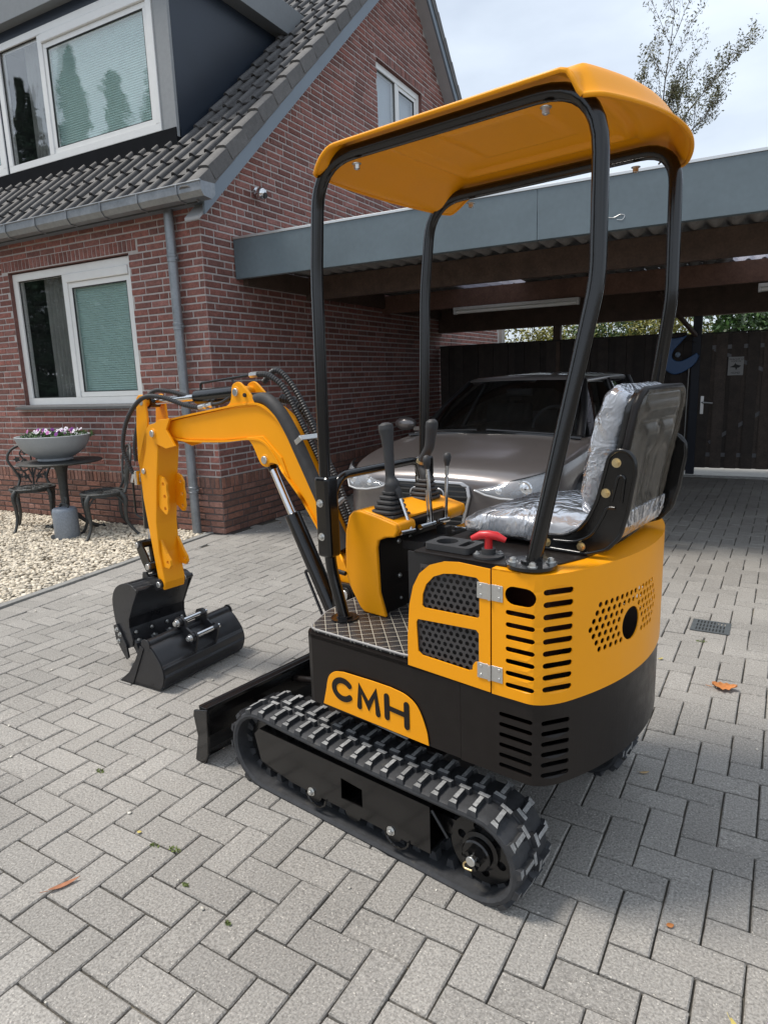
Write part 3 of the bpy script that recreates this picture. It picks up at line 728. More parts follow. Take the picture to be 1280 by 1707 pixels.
# front run of sheets, rear run of sheets; two milky ones
roofsheet(HX+0.02, 4.2, 5.08, 7.02, M_corr, dz=0.0)
for (a, b, mt, nm) in ((HX+0.02, -3.22, M_corr, 'roof_sheet'), (-3.22, -2.42, M_clear, 'milky_roof_sheet'), (-2.42, -0.25, M_corr, 'roof_sheet'), (-0.25, 0.60, M_clear, 'milky_roof_sheet'), (0.60, 4.2, M_corr, 'roof_sheet')):
    roofsheet(a, b, 6.98, 8.22, mt, nm, dz=-0.012)
roofsheet(HX+0.02, 4.2, 8.18, CY1+0.15, M_corr, dz=-0.024)
MB().tube(smoothpath([(x_-HX, -0.0012, z_) for x_, z_ in ((-0.98, 2.405), (-0.95, 2.43), (-0.90, 2.425), (-0.86, 2.44), (-0.83, 2.43), (-0.845, 2.405), (-0.88, 2.41))], 4), 0.0028, 6).build('paint_mark', M_alu, cp)
# beams and plates
def beam(x0, x1, y0, y1, z0, z1, m=M_wood, nm='beam'): return MB().box(x0-HX, x1-HX, y0-CY0, y1-CY0, z0, z1).build(nm, m, cp, bevel=0.004)
beam(HX+0.01, 4.1, 6.16, 6.23, 2.245, 2.475)
beam(HX+0.01, 4.1, 7.86, 7.93, 2.215, 2.43, M_woodr)
beam(HX+0.01, 4.1, 9.66, 9.80, 2.045, 2.44)
beam(HX+0.002, HX+0.06, 5.14, 6.155, 2.30, 2.47); beam(HX+0.002, HX+0.06, 6.24, 7.855, 2.28, 2.46); beam(HX+0.002, HX+0.06, 7.94, 9.655, 2.25, 2.43)
for px_ in (-2.46, -0.65, 1.6, 3.9):
    beam(px_-0.052, px_+0.052, 9.68, 9.78, 0.0, 2.044, M_navypost if px_ == -0.65 else M_wood, 'post')
beam(3.85, 3.95, 5.15, 5.25, 0.0, 2.35, M_wood, 'post')
# strut beside the post
cp_ = MB().tube([cl(-0.66, 9.64, 1.80), cl(-1.05, 8.95, 2.30)], 0.03, 4); cp_.build('brace', M_wood, cp)
# unseen boarding right of frame, added to keep light out of the carport
for k in range(32):
    MB().box(4.0-HX, 4.02-HX, 5.15+0.145*k-CY0, 5.15+0.145*k+0.142-CY0, 0.05, 2.3).build('unseen_side_board', M_fence, cp) if k % 2 == 0 else MB().box(4.021-HX, 4.04-HX, 5.14+0.145*k-CY0, 5.15+0.145*k+0.15-CY0, 0.05, 2.3).build('unseen_side_board', M_fence, cp)
# ------------------------------------------------------------------ strip lights
M_lampw = mat('grey_light_housing', (0.50, 0.50, 0.48), 0.5, noise=(20, 0.1))
def striplight(x, y, z, label, ln=1.5):
    t = thing('strip_light', label, 'light', (x, y, z), 0, 'strip lights under the carport roof')
    MB().box(-ln/2, ln/2, -0.035, 0.035, 0.02, 0.055).build('housing', M_lampw, t, bevel=0.004)
    MB().tube([(-ln/2+0.03, 0, 0.0), (ln/2-0.03, 0, 0.0)], 0.022, 12).build('tube', mat('tube_glass', (0.68, 0.68, 0.64), 0.3), t, smooth=50)
    for s in (-1, 1): MB().box(s*ln/2-0.03*(s > 0), s*ln/2+0.03*(s < 0), -0.03, 0.03, -0.025, 0.021).build('end_cap', M_lampw, t, bevel=0.004)
striplight(-2.49, 7.82, 2.155, 'long unlit strip light hanging above the parked car')
striplight(0.75, 7.82, 2.135, 'unlit strip light cut off by the right picture edge under the roof')

# ------------------------------------------------------------------ fence at the back
fe = thing('wooden_fence', 'dark wooden board fence closing the carport behind the car', 'fence', (HX, 9.70, 0))
bme = bpy.data.meshes.new('board'); q = MB().box(-0.070, 0.070, -0.009, 0.009, 0, 1.775); bme.from_pydata(q.v, [], q.f); bme.materials.append(M_fence)
x = HX+0.09; k = 0
while x < -0.74:
    if abs(x+2.46) > 0.045: piece('board', bme, fe, (x-HX, (0.012 if k % 2 else -0.012), 0.05), (0, random.gauss(0, 0.002), 0))
    x += 0.118; k += 1
MB().box(0.02, 3.5, -0.03, 0.03, 1.826, 1.85).build('top_rail', M_fence, fe)
for z in (0.25, 1.6): MB().box(0.02, 3.5, 0.0215, 0.05, z, z+0.06).build('rail', M_fence, fe)
# gate
ga = thing('garden_gate', 'dark wooden garden gate of vertical boards with a steel handle', 'gate', (-0.59, 9.72, 0))
gme = bpy.data.meshes.new('board'); q = MB().box(-0.066, 0.066, -0.009, 0.009, 0, 1.72); gme.from_pydata(q.v, [], q.f); gme.materials.append(mat('gate_wood', (0.070, 0.052, 0.042), 0.65, noise=(9, 0.35, 70, 0.25), tone=0.35, bump=(70, 0.0015)))
for k in range(16): piece('board', gme, ga, (0.055+0.145*k*0.62, (0.014 if k % 2 else -0.014), 0.09))
M_gal = mat('galvanised_strip', (0.16, 0.16, 0.17), 0.5, metal=0.4)
for z in (0.24, 1.62): MB().box(0.0, 1.45, -0.004, 0.004, z, z+0.05).build('rail', M_gal, ga)
MB().box(0.0, 1.45, -0.022, 0.022, 1.812, 1.83).build('top_rail', M_fence, ga)
dd = MB()
for (a, b) in (((0.15, 0.42), (1.35, 1.25)), ((0.15, 1.62), (0.80, 1.30))):
    A = Vector((a[0], 0, a[1])); B = Vector((b[0], 0, b[1])); d = (B-A).normalized(); n_ = Vector((-d.z, 0, d.x))*0.022
    dd.add([A-n_, B-n_, B+n_, A+n_, A-n_+Vector((0, .006, 0)), B-n_+Vector((0, .006, 0)), B+n_+Vector((0, .006, 0)), A+n_+Vector((0, .006, 0))], [(0, 1, 2, 3), (4, 5, 6, 7), (0, 1, 5, 4), (2, 3, 7, 6)])
dd.build('brace', M_gal, ga)
M_steel = mat('brushed_steel', (0.60, 0.60, 0.60), 0.3, metal=0.9)
hd = MB().box(0.025, 0.062, -0.034, -0.0245, 0.80, 1.03); hd.tube(fillet([(0.043, -0.03, 0.95), (0.043, -0.075, 0.95), (0.17, -0.075, 0.94)], 0.02), 0.011, 8); hd.build('handle', M_steel, ga, smooth=40)
sg = thing('warning_sign', 'small grey warning sign with a black dog figure on the gate', 'sign', (-0.185, 9.69, 1.40))
MB().box(-0.088, 0.088, -0.004, 0.0, -0.115, 0.115).build('plate', mat('sign_grey', (0.33, 0.33, 0.33), 0.5), sg, bevel=0.002)
dog = [(-0.07, -0.012), (-0.045, 0.0), (-0.02, 0.012), (-0.008, 0.04), (0.004, 0.022), (0.03, 0.012), (0.06, 0.004), (0.045, -0.012), (0.03, -0.022), (0.018, -0.02), (0.01, -0.045), (0.0, -0.045), (-0.004, -0.02), (-0.03, -0.016)]
MB().prism(dog, -0.0062, -0.0042, 'y').build('dog_figure', M_seal, sg)
def text_part(body, size, loc, rot, material, parent, name='lettering', ext=0.0008, align='CENTER', bold=0.0):
    cu = bpy.data.curves.new(name, 'FONT'); cu.body = body; cu.size = size; cu.extrude = ext; cu.align_x = align; cu.align_y = 'CENTER'; cu.offset = bold
    o = bpy.data.objects.new('tmp', cu); COL.objects.link(o); dg = bpy.context.evaluated_depsgraph_get(); dg.update()
    me = bpy.data.meshes.new_from_object(o.evaluated_get(dg)); bpy.data.objects.remove(o)
    me.materials.clear(); me.materials.append(material)
    t = bpy.data.objects.new(name, me); COL.objects.link(t); t.parent = parent; t.location = loc; t.rotation_euler = rot; return t
text_part('WACHT U', 0.034, (0, -0.0048, 0.084), (pi/2, 0, 0), M_seal, sg); text_part('VOOR DE', 0.026, (0, -0.0048, 0.058), (pi/2, 0, 0), M_seal, sg); text_part('HOND', 0.034, (0, -0.0048, -0.085), (pi/2, 0, 0), M_seal, sg)
# white threshold strip under the gate
M_thr = mat('pale_threshold', (0.62, 0.61, 0.58), 0.7, noise=(30, 0.2))
struct(MB().box(-0.98, 1.6, 9.44, 9.60, -0.03, 0.006).build('gate_threshold', M_thr))
struct(MB().add([(-4.2, 9.6, -0.02), (4.2, 9.6, -0.02), (4.2, 12.5, -0.02), (-4.2, 12.5, -0.02)], [(0, 1, 2, 3)]).build('rear_path', mat('pale_path', (0.42, 0.41, 0.38), .9, noise=(8, .1))))
# blue plastic sled hanging on the fence
bs = thing('plastic_sled', 'round blue plastic sled with a slot hanging on the fence beside the post', 'sled', (-0.86, 9.62, 1.57))
out2 = [(p.x, p.z) for p in smoothpath([(-.235, 0, .015), (-.215, 0, .13), (-.15, 0, .20), (0.0, 0, .215), (.10, 0, .24)], 4)]+[(p.x, p.z) for p in smoothpath([(.02, 0, .14), (-.055, 0, .05), (-.065, 0, -.03), (-.02, 0, -.075), (.06, 0, -.075), (.15, 0, -.03), (.22, 0, .015)], 4)]+[(p.x, p.z) for p in smoothpath([(.255, 0, -.02), (.21, 0, -.12), (.12, 0, -.195), (.03, 0, -.24), (-.06, 0, -.245), (-.17, 0, -.165), (-.22, 0, -.08)], 4)]
R_ = Matrix.Identity(4)
sp = MB().prism(out2, -0.03, 0.0, 'y', M=R_); sp.build('shell', mat('blue_plastic', (0.014, 0.085, 0.24), 0.35), bs, bevel=0.012, seg=3)
MB().lathe([(0.0, 0.0), (0.035, 0.0), (0.03, 0.02), (0.0, 0.03)], (0.0, -0.03, 0.0), 16, Matrix.Rotation(pi/2, 4, 'X')).build('knob', mat('pale_blue', (0.2, 0.28, 0.38), 0.4), bs, smooth=40)
MB().tube(smoothpath([(0.02, -0.02, 0.13), (0.10, -0.01, 0.18), (0.2, 0.0, 0.14)], 5), 0.005, 6).build('cord', M_fence, bs)
# thin white pole leaning by the post
pole = MB().tube([(-0.735, 9.63, 0.12), (-0.72, 9.63, 1.50)], 0.006, 6).build('thin_pole', M_lampw); tag(pole, 'thin pale pole standing against the fence left of the dark post', 'pole')

# ------------------------------------------------------------------ neighbour wall and greenery behind
nb = thing('neighbour_wall', 'bit of pink brick wall with pale joints seen through the gap above the fence', 'wall', (-5.6, 13.2, 0))
MB().box(0, 1.15, 0, 0.2, 0, 2.7).build('masonry', M_mortar, nb)
M_nb = mat('pink_brick', (0.30, 0.13, 0.10), 0.8, tone=0.25, noise=(30, 0.2))
mbn = MB(); nme = bpy.data.meshes.new('brick'); q = MB().box(0, 0.2, -0.006, 0, 0, 0.05); nme.from_pydata(q.v, [], q.f); nme.materials.append(M_nb)
for r in range(22, 43):
    xx = (0 if r % 2 else -0.11)
    while xx < 1.1:
        if xx > -0.05 and xx < 0.95: piece('brick', nme, nb, (xx, 0, 0.0625*r))
        xx += 0.212
MB().box(0.02, 0.10, -0.02, -0.007, 1.4, 2.6).build('pale_trim', M_white, nb)
M_leafs = [mat('hedge_leaf', (0.085, 0.135, 0.035), 0.55, tone=0.6), mat('hedge_leaf_yellow', (0.23, 0.22, 0.05), 0.55, tone=0.4), mat('laurel_leaf', (0.05, 0.10, 0.028), 0.4, tone=0.6)]
def leaf_cloud(n, boxes, size, name, material, parent=None, lean=0.6):
    """many small leaf quads (2 tris, folded) in boxes/ellipsoids"""
    tot = []
    for (c, e, w_) in boxes:
        k = int(n*w_); d = rng.normal(size=(k, 3)); d /= np.linalg.norm(d, axis=1)[:, None]; rr = rng.uniform(0.45, 1.0, (k, 1))**0.6
        tot.append(np.array(c)+d*rr*np.array(e))
    P = np.concatenate(tot); n = len(P)
    A = rng.normal(size=(n, 3)); A /= np.linalg.norm(A, axis=1)[:, None]; B = np.cross(A, rng.normal(size=(n, 3))); B /= np.linalg.norm(B, axis=1)[:, None]
    s = rng.uniform(0.6, 1.3, (n, 1))*size; C_ = np.cross(A, B)
    V_ = np.stack([P-A*s, P+B*s*0.42-C_*s*0.1, P+A*s, P-B*s*0.42-C_*s*0.1], 1).reshape(-1, 3)
    F = np.array([(0, 1, 2), (0, 2, 3)])[None]+(np.arange(n)*4)[:, None, None]; F = F.reshape(-1, 3)
    me = bpy.data.meshes.new(name); me.vertices.add(len(V_)); me.vertices.foreach_set('co', V_.astype(np.float32).ravel()); me.loops.add(F.size); me.loops.foreach_set('vertex_index', F.ravel())
    me.polygons.add(len(F)); me.polygons.foreach_set('loop_start', np.arange(0, F.size, 3)); me.polygons.foreach_set('loop_total', np.full(len(F), 3)); me.update(calc_edges=True)
    a = me.attributes.new('tone', 'FLOAT', 'FACE'); a.data.foreach_set('value', np.repeat(rng.random(n), 2).astype(np.float32))
    me.materials.append(material); return place(name, me, parent)
def shrub(x, y, z, ex, ey, ez, label, mi, n=2600, size=0.045, nm='hedge_shrub', group='bushes behind the carport'):
    t = thing(nm, label, 'bush', (x, y, 0), 0, group)
    bx = [((random.uniform(-ex*.5, ex*.5), random.uniform(-ey*.4, ey*.4), z+random.uniform(-ez*.3, ez*.4)), (ex*random.uniform(.45, .7), ey*.6, ez*random.uniform(.4, .7)), 0.14) for k in range(7)]
    leaf_cloud(n, bx, size, 'leaves', M_leafs[mi], t)
    st = MB()
    for k in range(5): st.tube([(random.uniform(-.1, .1), 0, 0), (random.uniform(-ex*.4, ex*.4), random.uniform(-.1, .1), z)], [0.03, 0.012], 6)
    st.build('stems', mat('bark', (0.09, 0.07, 0.05), 0.9, noise=(20, 0.3)), t)
shrub(-3.75, 13.6, 1.9, 0.9, 0.6, 0.9, 'yellow green bush showing beside the pink brick wall above the fence', 1)
shrub(-2.55, 13.2, 1.9, 1.0, 0.6, 0.9, 'mixed green bush behind the fence above the car roof', 0)
shrub(-1.4, 13.0, 1.9, 1.0, 0.6, 0.9, 'pale yellow green bush seen through the gap left of the dark post', 1)
shrub(-0.3, 12.6, 1.9, 0.9, 0.6, 0.9, 'broad leaved green laurel bush above the garden gate', 2, size=0.06)
shrub(0.9, 12.6, 1.9, 0.9, 0.6, 0.9, 'laurel bush at the right edge above the gate', 2, size=0.06)
shrub(-2.0, 14.8, 1.7, 2.4, 0.6, 1.2, 'darker green hedge standing behind the other bushes', 0, n=5000)
shrub(1.0, 14.6, 1.7, 2.0, 0.6, 1.2, 'dense hedge behind the laurels on the right', 2, n=5000)
# tree rising over the carport roof
tr = thing('sparse_tree', 'thin sparse tree with small leaves rising above the carport roof', 'tree', (-2.75, 22.0, 3.2)); tr.scale = (0.86, 0.86, 0.86)
brk = MATS['bark']; tb = MB(); tips = []
def branch(p, d, ln, r, depth):
    pts = [p]; cur = Vector(p); dd_ = Vector(d).normalized()
    for k in range(4):
        dd_ = (dd_+Vector((random.gauss(0, .10), random.gauss(0, .10), random.gauss(0.05, .07)))).normalized(); cur = cur+dd_*ln/4; pts.append(cur.copy())
        if depth > 0 and k >= 0:
            for s_ in range(2 if depth > 1 else 2):
                a_ = random.uniform(0, 2*pi); side = Vector((cos(a_), sin(a_), random.uniform(0.25, 0.8))).normalized()
                branch(cur, (dd_*0.75+side*0.8), ln*random.uniform(0.38, 0.55), r*0.45, depth-1)
        if depth <= 1: tips.append((cur.copy(), 0.10+0.05*depth))
    tb.tube(pts, [r*(1-0.18*k) for k in range(5)], 6 if depth > 1 else 4)
branch((0, 0, -3.8), (0.0, 0, 1), 10.0, 0.09, 0)
for (p0, d0, l0) in (((0, 0, 5.4), (-0.10, 0, 1), 3.4), ((0, 0, 5.0), (-0.5, 0.1, 0.75), 1.7), ((0, 0, 5.2), (0.85, 0.1, 0.70), 2.4), ((0, 0, 4.6), (0.75, -0.2, 0.45), 1.9), ((0, 0, 5.0), (0.1, 0.3, 0.9), 1.5)):
    branch(p0, d0, l0, 0.030, 2)
tb.build('trunk', brk, tr, fix=False)
bx = [(tuple(p), (0.13, 0.13, 0.13), 1.0/len(tips)) for p, r in tips]
leaf_cloud(len(tips)*7, bx, 0.042, 'crown', mat('autumn_leaf', (0.13, 0.13, 0.06), 0.6, tone=0.6), tr)
# ================================================================== mini excavator
M_yel = mat('yellow_paint', (0.88, 0.345, 0.005), 0.40, coat=0.06, spec=0.25, nrough=0.08, noise=(3, 0.04), bump=(350, 0.00025))
M_blk = mat('black_gloss_paint', (0.006, 0.0056, 0.0056), 0.16, coat=0.25, spec=0.42, bump=(260, 0.0003))
M_blks = mat('black_satin_paint', (0.0115, 0.0090, 0.0080), 0.36, spec=0.28, noise=(20, 0.15), nrough=0.08, bump=(300, 0.0003))
M_rub = mat('track_rubber', (0.030, 0.031, 0.034), 0.66, noise=(40, 0.35), bump=(120, 0.0008), spots=(22, 0.62, (0.050, 0.048, 0.046)))
M_lug = mat('scuffed_rubber', (0.26, 0.26, 0.255), 0.75, noise=(90, 0.45), bump=(160, 0.0008), tone=0.2)
M_chr = mat('chrome', (0.7, 0.7, 0.7), 0.12, metal=1.0)
M_bolt = mat('zinc_bolt', (0.62, 0.62, 0.60), 0.28, metal=0.85)
M_gold = mat('brass_bolt', (0.70, 0.55, 0.30), 0.28, metal=0.9)
M_knob = mat('soft_black_plastic', (0.035, 0.035, 0.036), 0.55, bump=(400, 0.0002))
M_hose = mat('black_hose', (0.025, 0.025, 0.026), 0.5)
M_in = mat('engine_dark', (0.012, 0.011, 0.011), 0.6)
OX = Vector((-0.8904016, 1.98965753, 0))
ex = thing('mini_excavator', 'yellow and black tracked mini excavator with canopy standing on the paving', 'excavator', OX, radians(170))
def hexbolt(mb, p, d, r=0.009, h=0.007, washer=True):
    p = Vector(p); d = Vector(d).normalized()
    if washer: mb.cyl(p, p+d*0.0015, r*1.45, n=16)
    mb.cyl(p+d*0.0015, p+d*(0.0015+h), r, n=6); mb.cyl(p+d*(0.0015+h), p+d*(0.004+h), r*0.55, n=10)
def bolts(lst, parent, material=None, name='bolt', r=0.009, h=0.007):
    out = []
    for p, d in lst:
        mb = MB(); hexbolt(mb, p, d, r, h); out.append(mb.build(name, material or M_bolt, parent))
    return out
# ---- tracks
FC, FR = (0.452, 0.138), 0.132         # front idler centre / carcass radius
RC, RR = (-0.405, 0.126), 0.120
def track_path():
    pts = []
    d = Vector((FC[0]-RC[0], FC[1]-RC[1])); D = d.length; al = atan2(d.y, d.x); off = math.asin((FR-RR)/D)
    # bottom flat run
    nfl = 30
    a_top = al+pi/2+off*(-1)+0; a_top = al+math.acos((RR-FR)/D)
    # rear wheel from top tangent anticlockwise to bottom
    t1 = a_top; t2 = 3*pi/2
    for i in range(13):
        a = t1+(t2-t1)*i/12; pts.append((RC[0]+RR*cos(a), RC[1]+RR*sin(a)))
    for i in range(1, 16):
        t = i/16; p = Vector((RC[0], RC[1]-RR)).lerp(Vector((FC[0], FC[1]-FR)), t); pts.append((p.x, p.y-0.0))
    for i in range(13):
        a = -pi/2+(t1+pi/2)*i/12; pts.append((FC[0]+FR*cos(a), FC[1]+FR*sin(a)))
    A = Vector((FC[0]+FR*cos(t1), FC[1]+FR*sin(t1))); B = Vector((RC[0]+RR*cos(t1), RC[1]+RR*sin(t1)))
    for i in range(1, 20):
        t = i/20; p = A.lerp(B, t); pts.append((p.x, p.y-0.006*sin(pi*t)))
    return pts
TP = track_path()
def arclen(pts):
    s = [0]
    for i in range(len(pts)): s.append(s[-1]+(Vector(pts[(i+1) % len(pts)])-Vector(pts[i])).length)
    return s
TS = arclen(TP)
def at_s(s):
    s %= TS[-1]; i = max(k for k in range(len(TP)) if TS[k] <= s); a = Vector(TP[i]); b = Vector(TP[(i+1) % len(TP)]); t = (s-TS[i])/max(1e-9, (TS[i+1]-TS[i])); p = a.lerp(b, t)
    # smoothed tangent
    a0 = Vector(TP[i-1]); b1 = Vector(TP[(i+2) % len(TP)]); d = ((b-a0).normalized()*(1-t)+(b1-a).normalized()*t).normalized(); return p, d
lugmb = MB()
# lug, outer half: x along travel, y across, z out of the belt (near half has bar from the edge to a head)
def lugblock(mb, p, h, top):
    n = len(p); mb.add([(x, y, -0.002) for x, y in p]+[(x*top+cx*(1-top), y*top+cy*(1-top), h) for (x, y), (cx, cy) in zip(p, [(sum(q[0] for q in p)/n, sum(q[1] for q in p)/n)]*n)], [tuple(range(n-1, -1, -1)), tuple(range(n, 2*n))]+[(i, (i+1) % n, n+(i+1) % n, n+i) for i in range(n)])
lugblock(lugmb, [(-0.006, 0.022), (0.007, 0.022), (0.004, 0.072), (-0.010, 0.074)], 0.0175, 0.93)
lugblock(lugmb, [(-0.020, 0.006), (0.020, 0.006), (0.019, 0.022), (-0.019, 0.022)], 0.0172, 0.86)
lugblock(lugmb, [(-0.012, 0.068), (0.009, 0.068), (0.010, 0.090), (-0.020, 0.090)], 0.012, 0.75)
lme = bpy.data.meshes.new('lug'); lme.from_pydata(lugmb.v, [], lugmb.f)
lme.materials.append(M_lug); lme.materials.append(M_rub)
for p in lme.polygons: p.material_index = 0 if p.normal.z > 0.8 else 1
PITCH = TS[-1]/42
def track(sgn):
    c = sgn*0.375
    tr_ = MB()
    pts = list(reversed(TP))
    n = len(TP)
    prof = [(-0.090, 0.0), (-0.088, 0.010), (-0.080, 0.0135), (-0.006, 0.0135), (-0.003, 0.009), (0.003, 0.009), (0.006, 0.0135), (0.080, 0.0135), (0.088, 0.010), (0.090, 0.0), (0.084, -0.010), (-0.084, -0.010)]
    vs = []
    for i in range(n):
        a = Vector(TP[i-1]); b = Vector(TP[(i+1) % n]); d = (b-a).normalized(); nn = Vector((d.y, -d.x))
        vs += [(TP[i][0]+nn.x*h, c+w_, TP[i][1]+nn.y*h) for w_, h in prof]
    k = len(prof); fs = [(i*k+j, i*k+(j+1) % k, ((i+1) % n)*k+(j+1) % k, ((i+1) % n)*k+j) for i in range(n) for j in range(k)]
    tr_.add(vs, fs)
    belt = tr_.build('track', M_rub, ex, smooth=40)
    for q in range(84):
        half = q % 2; s = (q//2+0.5*half+0.3)*PITCH; p, d = at_s(s); nn = Vector((d.y, -d.x))
        X = Vector((d.x, 0, d.y)); Z = Vector((nn.x, 0, nn.y)); Y = Z.cross(X)
        if half != (0 if sgn > 0 else 1) : Y = -Y; X = -X
        Mx = Matrix((( X.x, Y.x, Z.x, p.x+nn.x*0.0125), (X.y, Y.y, Z.y, c), (X.z, Y.z, Z.z, p.y+nn.y*0.0125), (0, 0, 0, 1)))
        o = bpy.data.objects.new('lug', lme); COL.objects.link(o); o.parent = belt; o.matrix_local = Mx; o.color = (random.random(), 0, 0, 1)
    teeth = MB()
    for q in range(42):
        p, d = at_s(q*PITCH); nn = Vector((-d.y, d.x)); a_ = Vector(p)+nn*0.008; 
        for s_ in (-1, 1):
            P = [a_-d*0.015, a_+d*0.015, a_+d*0.008+nn*0.028, a_-d*0.008+nn*0.028]
            teeth.prism([(v.x, v.y) for v in P], c+s_*0.026-0.014, c+s_*0.026+0.014, 'y')
    stuff(teeth.build('guide_lugs', M_rub, belt))
    return belt
trk = [track(1), track(-1)]
for sgn in (1, -1):
    c = sgn*0.375
    f = MB()
    yo = c+sgn*0.082; yi = c+sgn*0.076
    P, F = holed([(-0.262, 0.070), (0.30, 0.078), (0.452, 0.105), (0.478, 0.20), (0.452, 0.226), (-0.262, 0.219)], [[(-0.012, 0.113), (0.076, 0.111), (0.074, 0.182), (-0.012, 0.174)]])
    fr_ = MB().add([(x, yo, z) for x, z in P], F).build('track_frame', M_blk, ex, solid=0.005*sgn, bevel=0.0)
    b = MB(); b.prism([(-0.262, 0.219), (0.452, 0.226), (0.452, 0.220), (-0.262, 0.213)], min(yo, c-sgn*0.05), max(yo-sgn*0.0052, c-sgn*0.05), 'y')
    b.prism([(-0.262, 0.075), (0.30, 0.083), (0.30, 0.09), (-0.262, 0.082)], min(yo-sgn*0.006, c-sgn*0.05), max(yo-sgn*0.006, c-sgn*0.05), 'y')
    b.prism([(-0.25, 0.09), (0.44, 0.10), (0.44, 0.21), (-0.25, 0.205)], min(c-sgn*0.05, c-sgn*0.07), max(c-sgn*0.05, c-sgn*0.07), 'y')
    b.build('frame_box', M_blk, fr_)
    for u_ in (0.22, -0.11, 0.05): MB().cyl((u_, c-0.06, 0.062), (u_, c+0.06, 0.062), 0.034, n=20).build('roller', M_blk, ex, smooth=40)
    bolts([((0.208, yo+sgn*0.001, 0.082), (0, sgn, 0)), ((-0.121, yo+sgn*0.001, 0.083), (0, sgn, 0))], fr_, r=0.010, h=0.008)
    for u_ in (0.185, -0.145):
        ar = MB(); ar.tube([(u_+0.042*cos(radians(a)), yo+sgn*0.003, 0.075+0.036*sin(radians(a))) for a in range(180, 361, 20)], 0.0035, 6); ar.build('roller_rim', M_blk, fr_)
    # drive sprocket
    ctr = (-0.405, 0.126)
    P, F = holed(circ(0, 0, 0.098, 40), [circ(0.066*cos(radians(a)), 0.066*sin(radians(a)), 0.0135, 14) for a in range(20, 380, 60)])
    sp = MB().add([(x+ctr[0], c+sgn*0.042, y+ctr[1]) for x, y in P], F).build('sprocket', M_blk, ex, solid=0.012*sgn)
    tt = MB()
    for k in range(16):
        a_ = 2*pi*k/16; p0 = Vector((ctr[0]+0.096*cos(a_), ctr[1]+0.096*sin(a_))); d = Vector((cos(a_), sin(a_))); n_ = Vector((-d.y, d.x))
        tt.prism([tuple(p0-n_*0.012), tuple(p0+n_*0.012), tuple(p0+n_*0.006+d*0.014), tuple(p0-n_*0.006+d*0.014)], c-0.02, c+0.02, 'y')
    tt.cyl((ctr[0], c-0.03, ctr[1]), (ctr[0], c+0.03, ctr[1]), 0.096, n=32); tt.build('sprocket_teeth', M_blk, sp)
    rt = Matrix.Rotation(-sgn*pi/2, 4, 'X')
    hb = MB().lathe([(0.055, 0.0), (0.055, 0.008), (0.044, 0.012), (0.044, 0.030), (0.040, 0.034), (0.0, 0.034)], (ctr[0], c+sgn*0.042, ctr[1]), 28, rt); hb.build('hub', M_blk, sp, smooth=40)
    cn = MB().cyl((ctr[0], c+sgn*0.076, ctr[1]), (ctr[0], c+sgn*0.090, ctr[1]), 0.026, n=6)
    for k in range(6):
        a_ = 2*pi*k/6; cn.box(-0.006, 0.006, -0.005, 0.005, -0.005, 0.005, M=Matrix.Translation((ctr[0]+0.021*cos(a_), c+sgn*0.094, ctr[1]+0.021*sin(a_))) @ Matrix.Rotation(-a_, 4, 'Y'))
    cn.build('castle_nut', M_blk, sp)
    MB().cyl((ctr[0], c+sgn*0.088, ctr[1]), (ctr[0], c+sgn*0.102, ctr[1]), 0.014, n=18).build('axle_end', M_bolt, sp, bevel=0.002)
    MB().tube(smoothpath([(ctr[0]+0.01, c+sgn*0.097, ctr[1]-0.004), (ctr[0]+0.022, c+sgn*0.098, ctr[1]-0.016), (ctr[0]+0.018, c+sgn*0.1, ctr[1]-0.027), (ctr[0]-0.004, c+sgn*0.1, ctr[1]-0.026)], 4), 0.0028, 6).build('split_pin', M_gold, sp)
    idl = MB().cyl((FC[0], c-0.035, FC[1]), (FC[0], c+0.035, FC[1]), 0.105, n=32); idl.build('idler_wheel', M_blk, ex, smooth=40, bevel=0.006)
    tn = MB().box(-0.36, -0.25, c-0.03, c+0.03, 0.12, 0.17).tube([(-0.30, c+sgn*0.05, 0.12), (-0.25, c+sgn*0.055, 0.19)], 0.006, 6); tn.build('motor_bracket', M_blk, ex)
# centre frame, slew ring, blade
cf = MB().box(-0.20, 0.34, -0.29, 0.29, 0.14, 0.27).box(-0.16, 0.22, -0.22, 0.22, 0.27, 0.315); cf.build('centre_frame', M_blks, ex, bevel=0.008)
MB().cyl((0.0, 0, 0.315), (0.0, 0, 0.372), 0.20, n=40).build('slew_ring', M_blks, ex, smooth=40)
MB().box(-0.05, 0.17, 0.16, 0.30, 0.29, 0.296, M=Matrix.Rotation(radians(-4), 4, 'Y')).build('step_plate', mat('worn_alloy', (0.55, 0.55, 0.54), 0.45, metal=0.5, noise=(60, .3)), ex)
bl = MB()
prof = [(0.757, 0.225), (0.737, 0.17), (0.730, 0.11), (0.742, 0.05), (0.775, 0.0)]
th = [(0.772, 0.225), (0.753, 0.17), (0.746, 0.11), (0.757, 0.052), (0.785, 0.003)]
bl.prism(prof+list(reversed(th)), -0.475, 0.475, 'y')
blade = bl.build('dozer_blade', M_blk, ex, bevel=0.002)
for s in (-1, 1):
    MB().prism([(0.700, 0.232), (0.782, 0.210), (0.786, 0.19), (0.770, 0.11), (0.798, 0.004), (0.788, -0.004), (0.742, 0.0), (0.716, 0.05), (0.708, 0.12), (0.704, 0.19)], s*0.485-0.006, s*0.485+0.006, 'y').build('side_plate', M_blk, blade, bevel=0.003)
MB().box(0.722, 0.752, -0.478, 0.478, 0.213, 0.226).build('top_flange', M_blk, blade, bevel=0.002)
for s in (-1, 1): MB().tube([(0.33, s*0.13, 0.16), (0.74, s*0.15, 0.10)], 0.024, 4).build('blade_arm', M_blk, blade)
